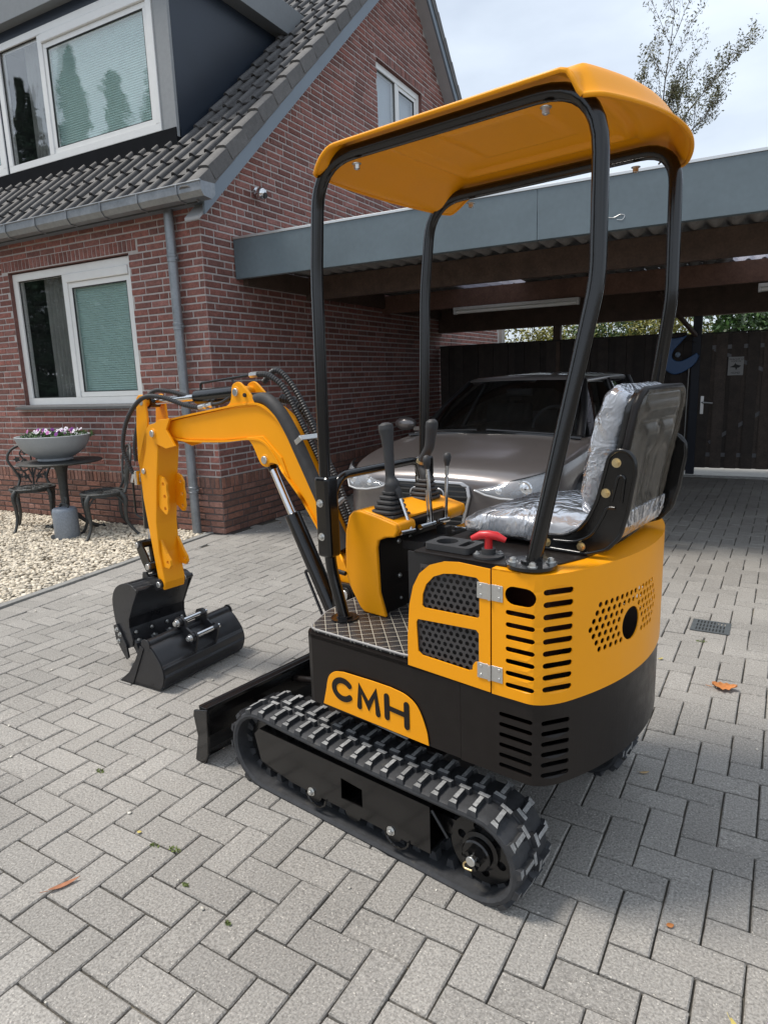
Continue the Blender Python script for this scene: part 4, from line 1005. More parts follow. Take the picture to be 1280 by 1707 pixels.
MB().tube([(0.30, 0.02, 0.24), (0.55, 0.02, 0.20)], 0.028, 16).tube([(0.55, 0.02, 0.20), (0.73, 0.02, 0.165)], 0.014, 12).build('blade_cylinder', M_blks, blade, smooth=40)
MB().box(0.44, 0.50, 0.17, 0.20, 0.19, 0.215).cyl((0.45, 0.165, 0.20), (0.45, 0.235, 0.20), 0.012, n=12).cyl((0.50, 0.19, 0.18), (0.50, 0.25, 0.18), 0.010, n=12).build('hose_fittings', M_chr, blade, smooth=40)
MB().tube(smoothpath([(0.30, 0.10, 0.25), (0.40, 0.15, 0.235), (0.46, 0.21, 0.20)], 6), 0.008, 8).build('hose', M_hose, blade, smooth=60)
MB().tube([(0.26, 0.36, 0.235), (0.52, 0.28, 0.215)], 0.005, 6).build('grease_line', M_bolt, blade)

# ---- body plan curve (s -> u,v) going round the tail from the left side to the right side
def plan():
    pts = []
    C0, R0 = 0.14, 0.83
    # fillet between v=.42 and the tail arc
    a0 = math.asin(0.42/0.83)
    cx = -0.538; 
    pts += [(-0.345+(-0.538+0.345)*i/8, 0.42) for i in range(9)]
    # corner: blend by quadratic bezier to the arc at 25 degrees
    aE = radians(25.6); E_ = (C0-R0*cos(aE), R0*sin(aE)); Kx = C0-sqrt(R0*R0-0.42**2); K = (Kx+0.002, 0.42)
    for i in range(1, 9):
        t = i/8; pts.append(((1-t)**2*(-0.538)+2*t*(1-t)*K[0]+t*t*E_[0], (1-t)**2*0.42+2*t*(1-t)*K[1]+t*t*E_[1]))
    m_ = 36
    for i in range(1, m_): 
        a = aE-2*aE*i/m_; pts.append((C0-R0*cos(a), R0*sin(a)))
    return pts+[(u, -v) for u, v in reversed(pts[:17])]
BP = plan()
def BPs():
    s = [0]
    for i in range(len(BP)-1): s.append(s[-1]+hypot(BP[i+1][0]-BP[i][0], BP[i+1][1]-BP[i][1]))
    return s
BS = BPs()
def bp_at(s, off=0.0):
    s = min(max(s, 0), BS[-1]); i = max(k for k in range(len(BP)-1) if BS[k] <= s+1e-12)
    t = (s-BS[i])/(BS[i+1]-BS[i]); a = Vector(BP[i]); b = Vector(BP[i+1]); p = a.lerp(b, t)
    a0 = Vector(BP[max(0, i-1)]); b1 = Vector(BP[min(len(BP)-1, i+2)]); d = ((b-a0).normalized()*(1-t)+(b1-a).normalized()*t).normalized()
    n = Vector((d.y, -d.x))         # outward?
    if n.dot(p-Vector((-0.1, 0))) < 0: n = -n
    return p+n*off
def s_of(u=None, ang=None):
    best = None
    for k in range(2000):
        s = BS[-1]*k/2000*0.62; p = bp_at(s)
        if u is not None: e = abs(p.x-u) if p.y > 0.415 else 9
        else: e = abs(atan2(p.y, -(p.x-0.14))-radians(ang))
        if best is None or e < best[0]: best = (e, s)
    return best[1]
def bent(outer, holes, name, material, parent, th=0.003, grid=0.016, off=0.0, hidden=None):
    P, F = holed(outer, holes, grid)
    vs = []
    for s, z in P:
        q = bp_at(s, off); vs.append((q.x, q.y, z))
    o = MB().add(vs, F).build(name, material, parent, solid=th, smooth=None)
    return o
def rrect(x0, x1, y0, y1, r=0.01, n=4):
    return [(x1-r+r*cos(a), y0+r+r*sin(a)) for a in [(-pi/2+pi/2*i/n) for i in range(n+1)]]+[(x1-r+r*cos(a), y1-r+r*sin(a)) for a in [(pi/2*i/n) for i in range(n+1)]]+\
           [(x0+r+r*cos(a), y1-r+r*sin(a)) for a in [(pi/2+pi/2*i/n) for i in range(n+1)]]+[(x0+r+r*cos(a), y0+r+r*sin(a)) for a in [(pi+pi/2*i/n) for i in range(n+1)]]
ST = BS[-1]
sA = s_of(u=-0.440); mid = ST/2
c1 = s_of(u=-0.518); c2 = (s_of(ang=30.1)+s_of(ang=24.1))/2
# lower skirt, tail part
holes = []
for k in range(6):
    z = 0.4075+k*0.0285
    for cc, wd in ((c1-0.012, 0.092), (c2, 0.080), (ST-c1, 0.090), (ST-c2, 0.080)): holes.append(slot(cc, z, wd, 0.0125))
upper = ex
sk2 = bent([(0.0, 0.378), (ST, 0.378), (ST, 0.600), (0, 0.600)], holes, 'tail_skirt', M_blks, ex, 0.004)
# front part of the skirt: flat sides joined round the nose
def nose(z):
    return [(-0.343, 0.418, z), (0.215, 0.412, z), (0.236, 0.404, z), (0.25, 0.385, z), (0.296, 0.265, z), (0.308, 0.16, z), (0.312, 0.0, z), (0.308, -0.16, z), (0.296, -0.265, z), (0.25, -0.385, z), (0.236, -0.404, z), (0.215, -0.412, z), (-0.343, -0.418, z)]
def ribbon(f, z0, z1, name, material, parent, th):
    a, b = f(z0), f(z1); n = len(a); return MB().add(a+b, [(i, i+1, n+i+1, n+i) for i in range(n-1)]).build(name, material, parent, solid=th)
sk1 = ribbon(nose, 0.380, 0.612, 'front_skirt', M_blks, ex, 0.005)
fl = MB(); N_ = nose(0.606); fl.prism([(p[0], p[1]) for p in N_], 0.600, 0.613, 'z'); fl.build('floor_plate', M_blks, ex)
ub = MB(); ub.prism([(p[0]*0.96, p[1]*0.95) for p in N_]+[(p[0]*0.97, p[1]*0.97) for p in reversed(BP)], 0.384, 0.390, 'z'); ub.build('belly_plate', M_in, ex)
# quilted floor mat
def matmat():
    m = mat('quilted_mat', (0.045, 0.038, 0.036), 0.45); t = m.node_tree; b = t.nodes['Principled BSDF']
    tcn = N(t, 'ShaderNodeTexCoord'); mpn = N(t, 'ShaderNodeMapping'); mpn.inputs['Rotation'].default_value = (0, 0, radians(45)); mpn.inputs['Scale'].default_value = (1/0.036,)*3
    t.links.new(tcn.outputs['Object'], mpn.inputs[0]); sx = N(t, 'ShaderNodeSeparateXYZ'); t.links.new(mpn.outputs[0], sx.inputs[0])
    hs = []; st = []
    for k in (0, 1):
        f = N(t, 'ShaderNodeMath', operation='FRACT'); t.links.new(sx.outputs[k], f.inputs[0])
        s_ = N(t, 'ShaderNodeMath', operation='SUBTRACT'); t.links.new(f.outputs[0], s_.inputs[0]); s_.inputs[1].default_value = 0.5
        a_ = N(t, 'ShaderNodeMath', operation='ABSOLUTE'); t.links.new(s_.outputs[0], a_.inputs[0]); hs.append(a_)
    mx_ = N(t, 'ShaderNodeMath', operation='MAXIMUM'); t.links.new(hs[0].outputs[0], mx_.inputs[0]); t.links.new(hs[1].outputs[0], mx_.inputs[1])
    gt = N(t, 'ShaderNodeMath', operation='GREATER_THAN'); t.links.new(mx_.outputs[0], gt.inputs[0]); gt.inputs[1].default_value = 0.468
    # stitches: break the line up
    sm = N(t, 'ShaderNodeMath', operation='ADD'); t.links.new(sx.outputs[0], sm.inputs[0]); t.links.new(sx.outputs[1], sm.inputs[1])
    m7 = N(t, 'ShaderNodeMath', operation='MULTIPLY'); t.links.new(sm.outputs[0], m7.inputs[0]); m7.inputs[1].default_value = 7.0
    fr = N(t, 'ShaderNodeMath', operation='FRACT'); t.links.new(m7.outputs[0], fr.inputs[0]); g2_ = N(t, 'ShaderNodeMath', operation='GREATER_THAN'); t.links.new(fr.outputs[0], g2_.inputs[0]); g2_.inputs[1].default_value = 0.22
    mu = N(t, 'ShaderNodeMath', operation='MULTIPLY'); t.links.new(gt.outputs[0], mu.inputs[0]); t.links.new(g2_.outputs[0], mu.inputs[1])
    mc = N(t, 'ShaderNodeMixRGB'); mc.inputs[1].default_value = (0.034, 0.031, 0.031, 1); mc.inputs[2].default_value = (0.52, 0.48, 0.39, 1); t.links.new(mu.outputs[0], mc.inputs[0]); t.links.new(mc.outputs[0], b.inputs['Base Color'])
    bm = N(t, 'ShaderNodeBump'); bm.invert = True; bm.inputs['Distance'].default_value = 0.006; t.links.new(mx_.outputs[0], bm.inputs['Height']); t.links.new(bm.outputs[0], b.inputs['Normal'])
    return m
mt_ = MB(); P_ = [(0.205, 0.400), (0.228, 0.393), (0.243, 0.375), (0.288, 0.26), (0.30, 0.15), (0.303, 0), (0.30, -0.15), (0.288, -0.26), (0.243, -0.375), (0.228, -0.393), (-0.17, -0.395), (-0.17, 0.395), (-0.14, 0.400)]
mt_.prism(P_, 0.6135, 0.628, 'z')
fm = mt_.build('floor_mat', matmat(), ex, bevel=0.004)
MB().tube([(x, y, 0.625) for x, y in P_+[P_[0]]], 0.0035, 6).build('piping', mat('grey_piping', (0.30, 0.29, 0.28), 0.5), fm)
# logo plate on the side
ol = smoothpath([(0.165, 0, 0.393), (0.152, 0, 0.44), (0.138, 0, 0.49), (0.112, 0, 0.514), (0.075, 0, 0.523)], 5)+[Vector((-0.04, 0, 0.525))]+smoothpath([(-0.11, 0, 0.524), (-0.165, 0, 0.515), (-0.205, 0, 0.488), (-0.232, 0, 0.43), (-0.240, 0, 0.383)], 5)
pl_ = MB().prism([(p.x, p.z) for p in ol], 0.4195, 0.4225, 'y')
lg = pl_.build('logo_plate', M_yel, ex, bevel=0.001)
# letters built from rounded strokes
def stroke(pts, w_, name='letter'):
    mb = MB(); n = len(pts)
    P = [Vector((p[0], p[1])) for p in pts]; Lp = []; Rp = []
    for i in range(n):
        d = ((P[min(n-1, i+1)]-P[i]).normalized()+(P[i]-P[max(0, i-1)]).normalized()).normalized(); nn = Vector((-d.y, d.x))
        k = 1.0
        if 0 < i < n-1:
            c_ = (P[i+1]-P[i]).normalized().dot((P[i]-P[i-1]).normalized()); k = 1/max(0.55, sqrt((1+c_)/2))
        Lp.append(P[i]+nn*w_/2*k); Rp.append(P[i]-nn*w_/2*k)
    d0 = (P[0]-P[1]).normalized(); d1 = (P[-1]-P[-2]).normalized()
    def capf(c, d): 
        nn = Vector((-d.y, d.x)); return [c+(-nn*cos(t)+d*sin(t))*w_/2 for t in [pi*j/6 for j in range(1, 6)]]
    poly = Lp+[q for q in reversed(capf(P[-1], d1))]+list(reversed(Rp))+[q for q in reversed(capf(P[0], d0))]
    return [(p.x, p.y) for p in poly]
def letter(polys):
    mb = MB()
    for i, pl2 in enumerate(polys):
        V_, F_ = holed(pl2, []); y0 = 0.4228+i*0.0002; y1 = 0.4243+i*0.0002
        mb.add([(x, y1, z) for x, z in V_], F_)
        n = len(pl2); mb.add([(x, y0, z) for x, z in pl2]+[(x, y1, z) for x, z in pl2], [(k, (k+1) % n, n+(k+1) % n, n+k) for k in range(n)])
    return mb.build('letter', M_blks, lg, fix=False)
LW = 0.0188
letter([stroke([(0.078+0.036*cos(radians(a)), 0.4640+0.0300*sin(radians(a))) for a in range(-140, 141, 10)], LW)])
letter([stroke([(0.012, 0.428), (0.008, 0.490), (-0.024, 0.440), (-0.052, 0.490), (-0.060, 0.424)], LW*0.95)])
letter([stroke([(-0.094, 0.426), (-0.094, 0.492)], LW), stroke([(-0.166, 0.418), (-0.166, 0.486)], LW), stroke([(-0.094, 0.458), (-0.166, 0.453)], LW*0.8)])
# ---- engine house
eb = MB(); eb.prism([(-0.168, 0.614), (-0.168, 0.915), (-0.190, 0.9365), (-0.20, 0.9365), (-0.20, 0.614)], -0.398, 0.398, 'y'); eb.build('bulkhead', M_blks, ex)
P_top = [(-0.19, 0.402), (-0.47, 0.402), (-0.53, 0.375), (-0.572, 0.31), (-0.598, 0.23), (-0.612, 0.12), (-0.616, 0), (-0.612, -0.12), (-0.598, -0.23), (-0.572, -0.31), (-0.53, -0.375), (-0.47, -0.402), (-0.19, -0.402)]
tp = MB().prism(P_top, 0.9345, 0.9395, 'z').build('top_plate', M_blks, ex, bevel=0.0015)
# side wall below the door (black) and yellow shell
for s in (1, -1):
    MB().box(-0.44, -0.168, s*0.394, s*0.399, 0.60, 0.9345).build('side_wall', M_in, ex)
dout = [(-0.176, 0.612), (-0.178, 0.70), (-0.186, 0.79), (-0.200, 0.845), (-0.222, 0.885), (-0.255, 0.913), (-0.30, 0.929), (-0.345, 0.934), (-0.437, 0.930), (-0.437, 0.603)]
up_ = [(-0.229, 0.797), (-0.231, 0.828), (-0.243, 0.858), (-0.268, 0.884), (-0.300, 0.897), (-0.335, 0.902), (-0.398, 0.902), (-0.406, 0.895), (-0.406, 0.802), (-0.400, 0.795), (-0.236, 0.791)]
lo_ = [(-0.212, 0.662), (-0.208, 0.745), (-0.214, 0.755), (-0.396, 0.763), (-0.404, 0.755), (-0.404, 0.678), (-0.392, 0.674), (-0.386, 0.664), (-0.384, 0.650), (-0.372, 0.646), (-0.225, 0.652)]
for s in (1, -1):
    P, F = holed(dout, [up_, lo_])
    dr = MB().add([(x, s*0.4235, z) for x, z in P], F).build('side_door', M_yel, ex, solid=0.004*s)
    for wn in (up_, lo_):
        xs = [p[0] for p in wn]; zs = [p[1] for p in wn]; outer = [(min(xs)-0.008, min(zs)-0.008), (max(xs)+0.008, min(zs)-0.008), (max(xs)+0.008, max(zs)+0.008), (min(xs)-0.008, max(zs)+0.008)]
        hs = []; r = 0
        z = min(zs)+0.002
        while z < max(zs)+0.004:
            x = min(xs)+(0.0098 if r % 2 else 0.0)
            while x < max(xs)+0.004:
                if outer[0][0]+0.008 < x < outer[1][0]-0.008 and outer[0][1]+0.008 < z < outer[2][1]-0.008: hs.append(circ(x, z, 0.0070, 6, 30, 390))
                x += 0.0196
            z += 0.0170; r += 1
        P, F = holed(outer, hs); MB().add([(x, s*0.4165, z) for x, z in P], F, ).build('mesh_screen', mat('screen_black', (0.045, 0.042, 0.042), 0.5), dr, solid=0.0015*s)
    for z in (0.872, 0.658):
        hg = MB()
        for (a, b) in ((-0.4735, -0.4415), (-0.4325, -0.4005)): hg.box(a, b, s*0.4245, s*0.4265, z-0.021, z+0.021)
        
        for x in (-0.463, -0.411):
            for dz in (-0.012, 0.012): hg.cyl((x, s*0.4262, z+dz), (x, s*0.4288, z+dz), 0.0042, n=10)
        hg.cyl((-0.437, s*0.428, z-0.021), (-0.437, s*0.428, z+0.021), 0.0045, n=10)
        h_ = hg.build('hinge', M_bolt, dr, bevel=0.001)

# yellow tail cover with slots and the perforated field
holes = [slot(c1, 0.8735, 0.080, 0.047, 8)]
for k in range(7): holes.append(slot(c1, 0.8285-k*0.0318, 0.076, 0.0135))
for k in range(9): holes.append(slot(c2, 0.8900-k*0.0310, 0.080, 0.0150))
holes.append(slot(ST-c1, 0.8735, 0.080, 0.047, 8))
for k in range(7): holes.append(slot(ST-c1, 0.8285-k*0.0318, 0.076, 0.0135))
for k in range(9): holes.append(slot(ST-c2, 0.8900-k*0.0310, 0.080, 0.0150))
hc = (s_of(ang=8.3), 0.747); holes.append(circ(hc[0], hc[1], 0.045, 28))
sl0 = s_of(ang=20.3)
pc = 0.0228; rows_ = 7
s_right = s_of(ang=-4.5) if False else hc[0]+(hc[0]-sl0)
for r in range(rows_):
    z = 0.7135+r*0.0196; dd_ = abs(r-3); x = sl0+pc*0.5*dd_
    while x <= s_right-pc*0.5*dd_+0.002:
        if hypot(x-hc[0], z-hc[1]) > 0.045+0.0125: holes.append(circ(x, z, 0.0078, 10))
        x += pc
tc_ = bent([(sA+0.002, 0.602), (ST-sA-0.002, 0.602), (ST-sA-0.002, 0.934), (sA+0.002, 0.934)], holes, 'tail_cover', M_yel, ex, 0.003, off=0.0045)
# yellow lid
lid = MB(); o_ = [tuple(bp_at(sA+0.002+(ST-2*sA-0.004)*i/60, 0.0045)) for i in range(61)]
lid.prism(o_, 0.9305, 0.9342, 'z'); lid.build('tail_lid', M_yel, ex)
MB().prism([tuple(bp_at(ST*i/60, -0.001)) for i in range(61)], 0.596, 0.601, 'z').build('deck_edge', M_in, ex)
# engine bits seen through the slots
en = MB().box(-0.50, -0.25, -0.20, 0.22, 0.62, 0.84).box(-0.44, -0.30, 0.22, 0.30, 0.66, 0.78); eng = en.build('engine_block', mat('engine_red_brown', (0.05, 0.016, 0.012), .5), ex, bevel=0.01)
MB().cyl((-0.57, -0.16, 0.76), (-0.57, 0.05, 0.76), 0.045, n=20).tube([(-0.57, 0.05, 0.76), (-0.57, 0.12, 0.75), (-0.62, 0.123, 0.747)], 0.022, 12).build('muffler', M_in, ex, smooth=50)
# cup holder, handle
ch = MB(); P, F = holed(rrect(-0.345, -0.205, 0.285, 0.375, 0.012), [circ(-0.252, 0.330, 0.030, 20), slot(-0.312, 0.330, 0.022, 0.0, 1) if False else rrect(-0.325, -0.303, 0.300, 0.360, 0.009)])
MB().add([(x, y, 0.958) for x, y in P], F).build('cup_tray', M_knob, ex, solid=0.017)
rh = MB(); rh.lathe([(0.040, 0.0), (0.040, 0.006), (0.018, 0.007), (0.018, 0.022), (0.0, 0.022)], (-0.392, 0.352, 0.940), 24); rhb = rh.build('handle_base', M_knob, ex, smooth=40)
bolts([((-0.392+0.030*cos(a), 0.352+0.030*sin(a), 0.9465), (0, 0, 1)) for a in (0.6, 3.7)], rhb, r=0.005, h=0.004)
MB().lathe([(0.011, 0.0), (0.010, 0.03), (0.013, 0.036)], (-0.392, 0.352, 0.958), 16).tube([(-0.392+0.043, 0.352+0.012, 0.985), (-0.392+0.02, 0.352+0.005, 0.9955), (-0.392, 0.352, 0.997), (-0.392-0.02, 0.352-0.005, 0.9955), (-0.392-0.043, 0.352-0.012, 0.985)], [0.007, 0.0115, 0.012, 0.0115, 0.007], 10).build('red_handle', mat('red_plastic', (0.55, 0.02, 0.025), 0.35), ex, smooth=60)
# ---- canopy posts
R_P = 0.0190
def post_path(s):
    front = [(0.186, s*0.282, 0.625), (0.232, s*0.287, 0.80), (0.238, s*0.288, 1.08), (0.222, s*0.295, 1.70)]
    if s < 0: front = [(a+0.02, b, c) for a, b, c in front]
    top = [(0.190+(0.02 if s < 0 else 0), s*0.300, 2.010), (-0.634 if s > 0 else -0.622, 0.292 if s > 0 else -0.300, 2.010)]
    rear = [(-0.636 if s > 0 else -0.628, 0.292 if s > 0 else -0.300, 1.60), (-0.525, s*0.368, 0.945)]
    pts = [Vector(p) for p in front+top+rear]
    out = [pts[0]]
    for i in range(1, len(pts)-1):
        r = (0.13 if i == 4 else (0.15 if s > 0 else 0.10)) if i in (4, 5) else 0.05
        a = (pts[i-1]-pts[i]); b = (pts[i+1]-pts[i]); rr = min(r, a.length*.48, b.length*.48)
        A = pts[i]+a.normalized()*rr; B = pts[i]+b.normalized()*rr
        for k in range(9): t = k/8; out.append(A*(1-t)**2+pts[i]*2*t*(1-t)+B*t*t)
    out.append(pts[-1]); return out
for s in (1, -1):
    p_ = post_path(s); po = MB().tube(p_, R_P, 20).build('canopy_frame', M_blk, ex, smooth=50)
    MB().lathe([(0.062, 0.0), (0.062, 0.008), (0.026, 0.009), (0.026, 0.014)], (-0.522, s*0.370, 0.9400), 28).build('flange', M_blk, po, smooth=40)
    bolts([((-0.522+0.045*cos(a), s*0.370+0.045*sin(a), 0.9485), (0, 0, 1)) for a in (0.5, 2.07, 3.64, 5.21)], po, r=0.0085, h=0.008)
    MB().lathe([(0.046, 0.0), (0.046, 0.006), (0.027, 0.007), (0.027, 0.012)], (0.186 if s > 0 else 0.206, s*0.282, 0.6285), 24).build('flange', M_blk, po, smooth=40)
    # bolted sleeve at the lower front
    ux = 0.236 if s > 0 else 0.256
    MB().box(ux-0.030, ux+0.030, s*0.286-0.028, s*0.286+0.028, 0.835, 1.10).build('sleeve', M_blk, po, bevel=0.012, seg=3)
    bolts([((ux+0.004, s*0.286+0.028, 1.015), (0, 1, 0)), ((ux+0.004, s*0.286+0.028, 0.905), (0, 1, 0))], po, r=0.009)
    bolts([((-0.51, s*0.300, 2.012-0.034), (0, 0, -1)), ((0.045, s*0.300, 2.012-0.034), (0, 0, -1))], po, r=0.009, h=0.012)
gb_ = MB().tube(fillet([(0.238, 0.27, 1.00), (0.235, 0.225, 1.092), (0.245, -0.225, 1.092), (0.252, -0.27, 1.00)], 0.045), 0.0145, 12); gb_.build('grab_bar', M_blk, ex, smooth=50)
# ---- canopy roof: pressed sheet
def roof_pt(a, b):
    """a: -1 rear .. 1 front, b: -1 right .. 1 left"""
    rc = 0.84
    if abs(a) > rc and abs(b) > rc:
        ka, kb = (abs(a)-rc)/(1-rc), (abs(b)-rc)/(1-rc); m_ = max(ka, kb); h_ = hypot(ka, kb)
        f = m_/h_ if h_ > 0 else 1
        a_, b_ = math.copysign(rc+(1-rc)*ka*f, a), math.copysign(rc+(1-rc)*kb*f, b)
    else: a_, b_ = a, b
    uF = 0.215-0.040*b_*b_; uR = -0.718+0.095*b_*b_
    u = uR+(uF-uR)*(a_+1)/2; v = 0.362*b_
    ea = abs(a); eb_ = abs(b)
    ks = max(0, (eb_-0.80)/0.20); ds = 0.025*(3*ks*ks-2*ks**3)
    k = max(0, (ea-(0.85 if a < 0 else 0.68))/(0.15 if a < 0 else 0.32)); de = (0.078 if a < 0 else 0.072)*(3*k*k-2*k**3)
    z = 2.043-0.004*eb_**2-(ds**3+de**3)**(1/3)
    lip = max(0, (max(ea, eb_)-0.965)/0.035); z += 0.003*lip
    # pressed ribs
    dd1 = (0.76-eb_)*0.36; dd2 = (0.66-ea)*0.46; dq = min(dd1, dd2); z += 0.009*math.exp(-(dq/0.012)**2) if min(dd1, dd2) > -0.05 else 0
    if eb_ < 0.72 and ea < 0.62:
        e_ = min((0.72-eb_)/0.10, (0.62-ea)/0.08, 1.0); e_ = e_*e_*(3-2*e_); z += 0.014*e_
    if eb_ < 0.42 and ea < 0.34:
        e_ = min((0.42-eb_)/0.10, (0.34-ea)/0.10, 1.0); e_ = e_*e_*(3-2*e_); z -= 0.010*e_
    return (u, v, z)
na, nb_ = 110, 80
A_ = sorted(set([-1+2*i/na for i in range(na+1)])); B_ = [-1+2*i/nb_ for i in range(nb_+1)]
vs = [roof_pt(a, b) for a in A_ for b in B_]; nbb = len(B_)
cr_ = MB().add(vs, [(i*nbb+j, i*nbb+j+1, (i+1)*nbb+j+1, (i+1)*nbb+j) for i in range(len(A_)-1) for j in range(nbb-1)]).build('canopy_roof', M_yel, ex, smooth=180, solid=0.004, fix=False)
rim = [roof_pt(-1+2*i/60, 1) for i in range(61)]+[roof_pt(1, 1-2*i/60) for i in range(1, 61)]+[roof_pt(1-2*i/60, -1) for i in range(1, 61)]+[roof_pt(-1, -1+2*i/60) for i in range(1, 61)]
MB().tube(rim, 0.0055, 8, caps=False).build('rolled_edge', M_yel, cr_, smooth=60)

# ---- control console
side = [(0.219, 0.955), (0.236, 0.90), (0.240, 0.85), (0.243, 0.757), (0.229, 0.713), (0.186, 0.645), (0.168, 0.631), (0.075, 0.629), (0.100, 0.71), (0.105, 0.86), (0.098, 0.885), (0.070, 0.900), (0.030, 0.905), (0.018, 0.925), (0.022, 0.948), (0.10, 0.966), (0.17, 0.979), (0.20, 0.975)]
con = MB().prism([(0.20, 0.965), (0.232, 0.86), (0.235, 0.76), (0.18, 0.65), (0.165, 0.6285), (0.10, 0.6285), (0.106, 0.71), (0.106, 0.90), (0.04, 0.915), (0.03, 0.945), (0.10, 0.962), (0.17, 0.974)], -0.185, 0.185, 'y'); console = con.build('console', M_blks, ex)
for s in (1, -1):
    y0, y1 = (0.100, 0.205) if s > 0 else (-0.205, -0.100)
    ya, yb = (0.189, 0.205) if s > 0 else (-0.205, -0.189)
    cc_ = MB().prism(side, ya, yb, 'y').build('console_cover', M_yel, console, bevel=0.006, seg=4, smooth=40)
    top_ = [(0.226, 0.93), (0.2205, 0.956), (0.20, 0.9755), (0.17, 0.9785), (0.10, 0.9655), (0.022, 0.9475), (0.0175, 0.925), (0.030, 0.9055), (0.068, 0.9005), (0.097, 0.886), (0.12, 0.90)]
    MB().prism(top_, min(y0, y1) if s > 0 else -0.1885, 0.1885 if s > 0 else max(y0, y1), 'y').build('hood', M_yel, cc_, bevel=0.008, seg=4, smooth=40)
    MB().prism([(0.232, 0.90), (0.236, 0.85), (0.239, 0.757), (0.226, 0.715), (0.19, 0.655), (0.17, 0.66), (0.20, 0.76), (0.20, 0.90)], min(y0, y1) if s > 0 else -0.1885, 0.1885 if s > 0 else max(y0, y1), 'y').build('front_flange', M_yel, cc_, smooth=40)
MB().prism([(0.228, 0.92), (0.213, 0.956), (0.195, 0.974), (0.17, 0.9785), (0.095, 0.9655), (0.045, 0.956), (0.045, 0.95), (0.17, 0.972), (0.20, 0.95)], -0.099, 0.099, 'y').build('console_top', M_yel, console, smooth=40)
bolts([((0.105, y, z), (-1, 0, 0)) for y in (0.085, 0.02) for z in (0.86, 0.74, 0.66)], console, r=0.006, h=0.004)
def joystick(s):
    base = Vector((0.105 if s > 0 else 0.150, s*0.13, 0.962))
    j = MB(); j.box(base.x-0.052, base.x+0.052, base.y-0.048, base.y+0.048, 0.955, 0.966, ); jo = j.build('joystick', M_knob, ex, bevel=0.004)
    bo = MB(); z = 0.966; w0 = 0.047
    rings = []
    for k in range(5):
        w_ = 0.047-0.0055*k; rings += [(w_-0.006, z), (w_, z+0.004), (w_, z+0.010), (w_-0.006, z+0.014)]; z += 0.0155
    rings.append((0.016, z+0.006))
    vs = []; fs = []; n = 20
    for (r_, z_) in rings:
        for k in range(n):
            a_ = 2*pi*k/n; q = r_*1.06/((abs(cos(a_))**5+abs(sin(a_))**5)**0.2); 
            kk = (z_-0.966)/0.08; vs.append((base.x+q*cos(a_)-0.012*kk, base.y+q*sin(a_), z_))
    for i in range(len(rings)-1):
        for k in range(n): fs.append((i*n+k, i*n+(k+1) % n, (i+1)*n+(k+1) % n, (i+1)*n+k))
    fs.append(tuple(range((len(rings)-1)*n, len(rings)*n))); bo.add(vs, fs); bo.build('bellows', M_knob, jo, smooth=35)
    if s > 0:
        ax = [(base.x-0.012, base.y, 1.040), (base.x-0.014, base.y, 1.062), (base.x-0.008, base.y, 1.085), (base.x-0.006, base.y, 1.13), (base.x-0.003, base.y, 1.18), (base.x, base.y, 1.215), (base.x+0.003, base.y, 1.238), (base.x+0.005, base.y, 1.252), (base.x+0.006, base.y, 1.260)]
        rs = [0.026, 0.026, 0.0155, 0.0165, 0.018, 0.0215, 0.0255, 0.0235, 0.010]
    else:
        ax = [(base.x-0.012, base.y, 1.035), (base.x-0.008, base.y, 1.055), (base.x+0.010, base.y, 1.085), (base.x-0.002, base.y, 1.115), (base.x-0.026, base.y, 1.150), (base.x-0.034, base.y, 1.19), (base.x-0.040, base.y, 1.225), (base.x-0.042, base.y, 1.243), (base.x-0.042, base.y, 1.253)]
        rs = [0.024, 0.022, 0.014, 0.0155, 0.0175, 0.0185, 0.0225, 0.0215, 0.010]
    MB().tube(smoothpath(ax, 5), [rs[min(len(rs)-1, i//5)]*(1-(i % 5)/5)+rs[min(len(rs)-1, i//5+1)]*((i % 5)/5) for i in range((len(ax)-1)*5+1)], 18).build('grip', M_knob, jo, smooth=60)
    if s < 0: MB().lathe([(0.0185, -0.005), (0.0185, 0.005)], (base.x+0.008, base.y, 1.100), 16, Matrix.Rotation(-0.4, 4, 'Y')).build('ring', M_gold, jo, smooth=40)
joystick(1); joystick(-1)
def lever(b, t, r=0.0065, kr=0.0125):
    b, t = Vector(b), Vector(t); lv = MB().cyl(b, t, r, n=12).build('lever', M_chr, ex, smooth=40)
    d = (t-b).normalized(); MB().tube([t-d*0.012, t-d*0.004, t+d*0.006, t+d*0.020, t+d*0.030, t+d*0.034], [kr*0.6, kr*0.75, kr, kr*1.12, kr*0.8, kr*0.2], 14).build('knob', M_knob, lv, smooth=60)
    return lv
lever((0.020, 0.128, 0.914), (0.065, 0.128, 1.027)); lever((0.015, 0.018, 0.918), (0.015, 0.038, 1.116)); lever((0.035, 0.010, 0.912), (0.035, 0.012, 1.03), kr=0.001); lever((0.015, -0.066, 0.914), (0.012, -0.076, 1.113))
MB().cyl((0.02, 0.185, 0.918), (0.02, 0.112, 0.912), 0.008, n=14).cyl((0.015, 0.085, 0.918), (0.015, 0.002, 0.916), 0.009, n=14).cyl((0.015, -0.02, 0.918), (0.015, -0.082, 0.914), 0.009, n=14).build('lever_shaft', M_chr, ex, smooth=40)
MB().box(-0.015, 0.03, -0.06, -0.03, 0.80, 0.90).box(-0.01, 0.08, -0.09, 0.10, 0.84, 0.872).build('lever_bracket', M_in, ex, bevel=0.003)
MB().box(-0.09, -0.03, -0.12, -0.05, 0.872, 0.90).cyl((-0.10, -0.05, 0.90), (-0.10, -0.11, 0.90), 0.012, n=12).build('latch', M_chr, ex, bevel=0.003)

